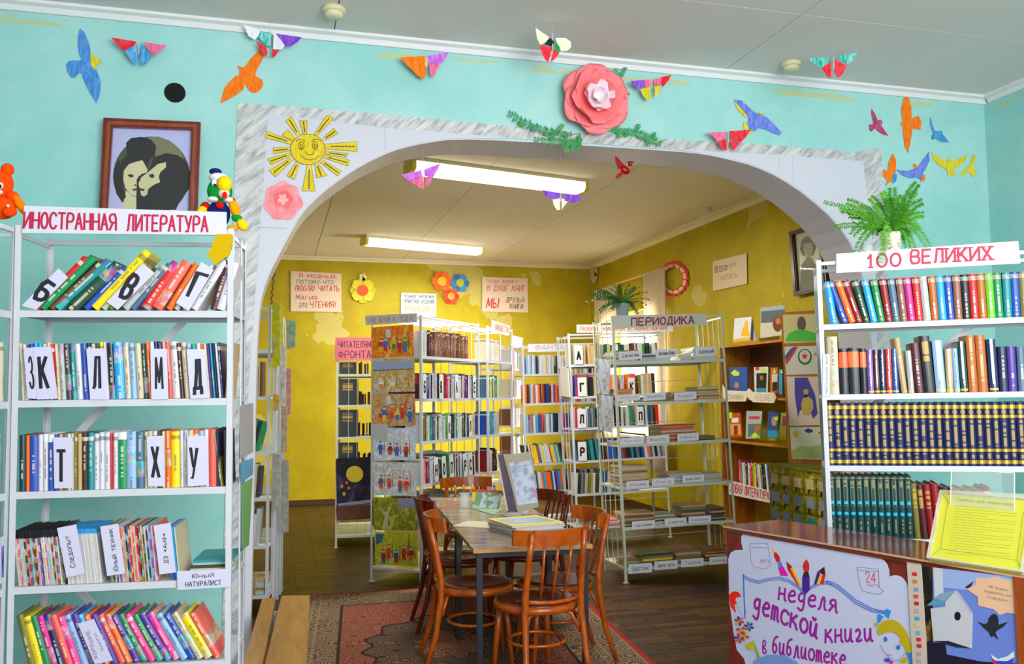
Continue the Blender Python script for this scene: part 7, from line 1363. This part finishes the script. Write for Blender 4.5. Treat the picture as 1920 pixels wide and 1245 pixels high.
# curtain at the window
n = NT('sheer_curtain', 0.8, 0, 0.1); n.b.inputs['Transmission Weight'].default_value = 0.0; n.b.inputs['Alpha'].default_value = 0.55; CURT = n.col(lin('#f2e0c0'))
for k, (ya, yb) in enumerate(((9.75, 10.35), (11.35, 12.1))):
    mb = MB(); N_ = 40
    for i in range(N_+1):
        y = ya+(yb-ya)*i/N_; x = XR-0.10+0.025*math.sin(i*1.35+k)
        mb.v += [Vector((x, y, 0.55)), Vector((x+0.004, y, 3.02))]
    for i in range(N_): mb.f.append((2*i, 2*i+2, 2*i+3, 2*i+1)); mb.mi.append(0)
    o = mb.build('curtain', CURT, None, True); so = o.modifiers.new('solid', 'SOLIDIFY'); so.thickness = 0.001; origin_to(o, (XR-0.1, (ya+yb)/2, 0.55)); tag(o, ('cream sheer curtain at the near side of the window', 'cream sheer curtain at the far side of the window')[k], 'curtain')
rod = MB().tube([(XR-0.10, 9.5, 3.03), (XR-0.10, 12.3, 3.03)], 0.012, 8).build('curtain_rod', M('#c8a878', 0.5), None, True); MB().box((XR-0.1, 9.6, 3.03), (XR, 9.62, 3.05)).box((XR-0.1, 12.2, 3.03), (XR, 12.22, 3.05)).build('bracket', M('#c8a878', 0.5), rod); tag(rod, 'long pale curtain rod above the reading room window', 'curtain rod')

# ---------------------------------------------------------------- wooden bookcase, card catalogue, drawings along the side wall
oak = mat_wood('varnished_oak', '#965c14', '#c8822a', (8, 8, 1.6), 0.3); oakd = mat_wood('dark_back_board', '#4a2408', '#6a3a10', (4, 4, 1), 0.4)
XC = 4.35; yc0, yc1, hC = 6.55, 7.98, 1.972
bc = empty('wooden_bookcase', (XC, yc0, 0), 'open varnished wooden bookcase with new books along the yellow wall', 'bookcase')
def wb(lo, hi, nm, m, par=bc): return child(MB().box(lo, hi), nm, m, par)
wb((XC, yc1-0.022, 0), (XR-0.002, yc1, hC), 'side_panel', oak); wb((XC, yc0, 0), (XR-0.002, yc0+0.022, hC), 'side_panel', oak)
wb((XC, yc0+0.022, hC-0.022), (XR-0.002, yc1-0.022, hC), 'top_board', oak)
cz = [1.452, 1.035, 0.602, 0.197]
for z in cz: wb((XC+0.004, yc0+0.022, z-0.022), (XR-0.012, yc1-0.022, z), 'shelf', oak)
wb((XC+0.02, yc0+0.022, 0), (XC+0.035, yc1-0.022, 0.175), 'plinth', oak)
wb((XR-0.012, yc0+0.022, 1.452), (XR-0.002, yc1-0.022, hC-0.022), 'back_board', oakd)
XL = Matrix(((0, 1, 0, XC), (-1, 0, 0, 0), (0, 0, 1, 0), (0, 0, 0, 1)))   # local x -> -Y (towards the viewer), y -> +X
CF = Plane((XC, 0, 0), (1, 0, 0))
class _C: pass
CK = _C(); CK.X = Matrix.Translation((XC+0.03, 0, 0)) @ Matrix(((0, 1, 0, 0), (-1, 0, 0, 0), (0, 0, 1, 0), (0, 0, 0, 1))); CK.sh = cz; CK.front = CF
x_ = -CF.pt(1378, 905).y
for i, c in enumerate('pk:s ol wh cr bk:s dt wh rd:s rd lg:s yl:s mr gy wh ol bk bk wh bl:s bk'.split()):
    c, st = (c.split(':')+['s'])[:2]; w = RND.uniform(0.022, 0.032); book(CK.X, x_, 0.02, 0.602, w, 0.16, RND.uniform(0.215, 0.25), -2 if i < 12 else -7, c, st, 'book', '%s book, %s from far end, third shelf of the wooden bookcase' % (cname(c), ordn(i+1)), 'book', 'new books in the wooden bookcase', pages=False); x_ += w*1.03
def faceout(q4, h, cells_, lab, off=-0.04, th=0.012):
    q = [CF.pt(x, y, off) for x, y in q4]; o = MB().prism(q, CF.n, th).build('displayed_book', M(h, 0.35)); origin_to(o, (q[0]+q[1])/2); tag(o, lab, 'book', 'face-out books in the wooden bookcase')
    if cells_: art(cells_, CF, o, off+th+0.0006, 'cover_print')
    return o
b6 = lambda p: sc(p, 3.557, 1320, 660)
faceout(b6([(180, 262), (298, 262), (296, 100), (176, 102)]), '#1f4f9e', [('#c8d820', b6([(178, 140), (205, 118), (238, 138), (232, 158), (200, 160)])), ('#a87a58', b6(ell(218, 222, 16, 22, 12)))], 'blue face-out book with lime sticker, upper shelf of bookcase')
faceout(b6([(345, 270), (432, 268), (436, 98), (340, 100)]), '#c4c8cc', [('#e8281c', b6([(342, 100), (368, 98), (368, 120), (344, 122)])), ('#c8d820', b6([(380, 140), (398, 98), (418, 138)])), ('#16120e', b6([(350, 142), (418, 140), (415, 240), (350, 242)])), ('#9a6a48', b6(ell(384, 172, 12, 16, 10))), ('#1a88a8', b6([(350, 243), (415, 241), (414, 268), (350, 268)]))], 'face-out book with dark portrait cover, upper shelf of bookcase')
faceout(b6([(448, 275), (498, 273), (500, 102), (452, 104)]), '#b8641e', [('#c8c4c0', b6([(455, 145), (492, 145), (490, 200), (452, 205)])), ('#181818', b6([(460, 200), (488, 200), (486, 258), (456, 258)])), ('#c8d820', b6([(458, 140), (470, 108), (482, 138)]))], 'brown face-out book with pale cover picture, upper shelf')
faceout(b6([(505, 282), (530, 280), (530, 115), (508, 115)]), '#3a90b0', [('#c8d820', b6([(510, 140), (518, 118), (528, 138)]))], 'narrow blue face-out book beside the drawings, upper shelf')
faceout(b6([(165, 572), (262, 566), (250, 405), (160, 408)]), '#b84818', [('#d8a040', b6([(175, 480), (245, 478), (248, 550), (180, 555)])), ('#e0dcd4', b6([(185, 440), (230, 438), (230, 470), (185, 472)])), ('#c8e020', b6([(158, 405), (188, 402), (188, 440), (160, 442)])), ('#7a2a18', b6([(200, 490), (225, 490), (225, 550), (200, 552)]))], 'orange patterned face-out book, lower display shelf')
faceout(b6([(285, 580), (382, 574), (396, 395), (290, 392)]), '#a8acac', [('#c03a50', b6([(300, 428), (370, 428), (370, 448), (300, 448)])), ('#5a7a4a', b6([(295, 480), (382, 478), (378, 560), (292, 565)])), ('#c85a30', b6(ell(352, 510, 16, 22, 10))), ('#3a6aa0', b6(ell(318, 518, 14, 24, 10))), ('#c8e020', b6([(312, 562), (340, 535), (365, 560), (340, 572)]))], 'grey face-out book of children reading, lower display shelf')
faceout(b6([(420, 568), (488, 578), (512, 405), (440, 395)]), '#2a4a7a', [('#a88868', b6(ell(468, 462, 18, 34, 12))), ('#1a8ab0', b6([(425, 520), (495, 525), (488, 575), (420, 568)])), ('#c8e020', b6([(470, 440), (492, 425), (496, 450), (480, 460)]))], 'blue tilted face-out book with portrait, lower display shelf')
faceout(b6([(515, 580), (556, 578), (556, 405), (520, 405)]), '#98a030', [('#8a3a4a', b6([(525, 430), (550, 428), (550, 490), (525, 495)]))], 'olive face-out book beside the drawings, lower display shelf')
pn = sheet('paper_scroll', CF, b6([(118, 290), (135, 330), (280, 330), (290, 300), (330, 335), (470, 340), (485, 300), (470, 270), (330, 268), (300, 240), (285, 262), (150, 255), (125, 215)]), M('#d8ccb4', 0.6), 0.004, 0.004); tag(pn, 'scroll-shaped paper caption taped under the upper display shelf', 'caption'); lettering(CF, [('Остановись', b6([(155, 318), (270, 318), (270, 275), (155, 272)])), ('чтение', b6([(345, 325), (450, 328), (450, 282), (345, 280)]))], M('#b89890'), pn, 0.009, 'lettering', 0.0)
signboard(CF, b6([(165, 948), (440, 1006), (440, 925), (170, 855)]), [('НОВАЯ ЛИТЕРАТУРА', b6([(180, 935), (440, 990), (440, 930), (188, 872)]))], 'white strip with red new literature heading on the bookcase shelf', '#d8ccc4', '#b82028', off=0.004)
# on top of the bookcase
tcP = Plane((XC+0.05, 0, 0), (1, 0, 0.0))
cal = sheet('desk_calendar', tcP, [(1375, 642), (1407, 638), (1410, 594), (1378, 597)], M('#d8dae0', 0.4), 0.004, 0.0); tag(cal, 'white tent calendar with yellow figure on top of the bookcase', 'calendar'); art([('#e8b010', [(1389, 630), (1392, 616), (1396, 610), (1398, 600), (1402, 602), (1402, 615), (1405, 624), (1405, 631)]), ('#e0a828', [(1375, 642), (1407, 638), (1407, 632), (1376, 636)])], tcP, cal, 0.0045, 'cover_print'); child_sheet('back_leaf', tcP, [(1407, 638), (1419, 638), (1410, 594)], M('#a8b0c0', 0.5), cal, 0.003, -0.03)
mag_ = sheet('display_magazine', tcP, [(1426, 634), (1471, 628), (1472, 572), (1427, 577)], M('#c8bea8', 0.4), 0.004, 0.0); tag(mag_, 'magazine with crowd photograph standing on top of the bookcase', 'magazine'); art([('#5a5e68', [(1427, 606), (1471, 602), (1472, 572), (1427, 577)]), ('#9aa8bc', [(1427, 584), (1471, 580), (1472, 572), (1427, 577)]), ('#6a2a14', ell(1458, 608, 9, 14, 16)), ('#c87038', ell(1459, 602, 5, 6, 12))], tcP, mag_, 0.0045, 'cover_print')
# card catalogue with drawers
KX, ky0, ky1, kh0, kh1 = 4.0, 5.30, 6.545, 0.0, 0.913; catm = NT('camouflage_film', 0.4); catm = catm.col(catm.ramp(catm.noise(catm.coord(), 22, 3, 0.6), [(0.4, '#857c12'), (0.5, '#a89a1c'), (0.6, '#ccb82c'), (0.7, '#e0d050')]))
kc = empty('card_catalogue', (KX, ky0, 0), 'yellow-green card catalogue cabinet of small labelled drawers', 'cabinet'); kb = lambda lo, hi, nm, m: child(MB().box(lo, hi), nm, m, kc)
kb((KX+0.006, ky0, 0), (4.345, ky1, kh1-0.02), 'body', catm); kb((KX-0.01, ky0-0.01, kh1-0.02), (4.345, ky1+0.004, kh1), 'top_board', mat_wood('catalogue_top', '#8a7a20', '#b0a03a', (6, 2, 6)))
KP = Plane((KX, 0, 0), (1, 0, 0)); rows = [0.78, 0.635, 0.49, 0.345, 0.20]; dwid = 0.165
for j, zc_ in enumerate(rows):
    for i in range(7):
        yd = ky1-0.02-dwid*(i+0.5); d = kb((KX-0.008, yd-dwid/2+0.006, zc_-0.062), (KX+0.006, yd+dwid/2-0.006, zc_+0.062), 'drawer', catm)
        h = ('#e8cc98', '#98acd0', '#90a8d4', '#e0c890', '#d8c890')[j]; h = '#2aa0a8' if (j == 2 and i == 3) else h
        child(MB().box((KX-0.010, yd-0.05, zc_-0.025), (KX-0.008, yd+0.05, zc_+0.05)), 'label_holder', M(h, 0.5), d); child(MB().tube([(KX-0.009, yd, zc_-0.03), (KX-0.022, yd, zc_-0.03), (KX-0.026, yd, zc_-0.045), (KX-0.022, yd, zc_-0.06)], 0.006, 6), 'handle', M('#1c1c14', 0.4), d)
for k, (x, y, c_) in enumerate(((1500, 872, 'lg'), (1520, 874, 'cr'), (1535, 874, 'rd'))):
    o = flatbook(x, y, 0.26, 0.2, 0.008, R90+0.1*k, c_, '%s folder lying on the card catalogue' % cname(c_), None, nm='folder', z=kh1+0.001, cat='folder') if k == 0 else None
# screen with four child drawings
s0 = Vector((4.02, 6.36, 0)); s1_ = Vector((4.28, 5.72, 0)); SP = Plane(atdist(1482, 866, 6.85), (0.93, 0.36, 0.10)); scr = empty('drawing_screen', SP.pt(1510, 866), 'tall wooden-edged screen with four drawings standing on the catalogue', 'screen')
so_ = [(1481, 868), (1548, 872), (1544, 580), (1466, 586)]
child(MB().prism([SP.pt(*p, -0.02) for p in so_], SP.n, 0.016), 'board', oak, scr)
dr = [([(1470, 644), (1540, 641), (1540, 588), (1468, 590)], '#cfc088', [('#5a5240', ell(1503, 607, 8, 14, 16)), ('#50b83c', [(1472, 640), (1478, 626), (1490, 620), (1500, 617), (1515, 620), (1528, 624), (1538, 630), (1538, 640)])], 'drawing of a dark stone amid green bushes'),
      ([(1474, 703), (1541, 701), (1541, 648), (1471, 650)], '#cfc8bc', [('#c83040', [(1473, 676), (1485, 660), (1492, 650), (1496, 650), (1488, 664), (1475, 684)]), ('#3a4a98', [(1472, 668), (1482, 654), (1490, 650), (1492, 650), (1484, 662), (1473, 676)]), ('#2a6a38', ell(1509, 669, 13, 15, 20)), ('#cfc8bc', ell(1509, 668, 10, 12, 20)), ('#d8282c', [(1509+7*math.cos(a-PI/2)*(1 if k % 2 == 0 else 0.42), 668+8*math.sin(a-PI/2)*(1 if k % 2 == 0 else 0.42)) for k, a in enumerate([PI*i/5 for i in range(10)])]), ('#c88a30', ell(1530, 664, 3, 3, 8))], 'drawing of a red star in a green wreath'),
      ([(1480, 798), (1543, 797), (1542, 706), (1475, 706)], '#d8c4b4', [('#4a40a0', [(1490, 708), (1514, 708), (1528, 740), (1533, 775), (1524, 785), (1516, 760), (1500, 770), (1496, 783), (1490, 740)]), ('#c8a850', [(1502, 760), (1505, 747), (1515, 743), (1524, 750), (1525, 766), (1518, 778), (1506, 778)]), ('#b8a048', ell(1511, 735, 5, 6, 12)), ('#20203a', [(1507, 740), (1516, 740), (1514, 745), (1509, 745)])], 'drawing of a seated yellow figure under violet drapes'),
      ([(1485, 860), (1545, 862), (1543, 801), (1481, 801)], '#d8d8c0', [('#b0c078', [(1484, 845), (1500, 836), (1520, 838), (1544, 832), (1544, 860), (1485, 858)]), ('#d8b830', ell(1492, 814, 5, 6, 12)), ('#3a3a90', [(1509, 806), (1515, 803), (1524, 806), (1524, 810), (1515, 812), (1509, 809)]), ('#3a3a60', [(1535, 810), (1541, 808), (1541, 814), (1536, 814)])], 'drawing of a sun and cloud over a green hill')]
for q4, h, cells_, lab in dr:
    q = [SP.pt(x, y, -0.003) for x, y in q4]; o = MB().prism(q, SP.n, 0.001).build('child_drawing', M(h, 0.6)); origin_to(o, sum(q, Vector())/4); tag(o, lab + ' on the wooden screen', 'picture', 'drawings on the wooden screen'); art(cells_, SP, o, -0.0018, 'drawn_shapes')
fo = tag(FAR.build('distant_books', [M(PAL[c][0], 0.5) for c in FARC]), 'rows of books in the farther back room racks', 'books', None, 'stuff')
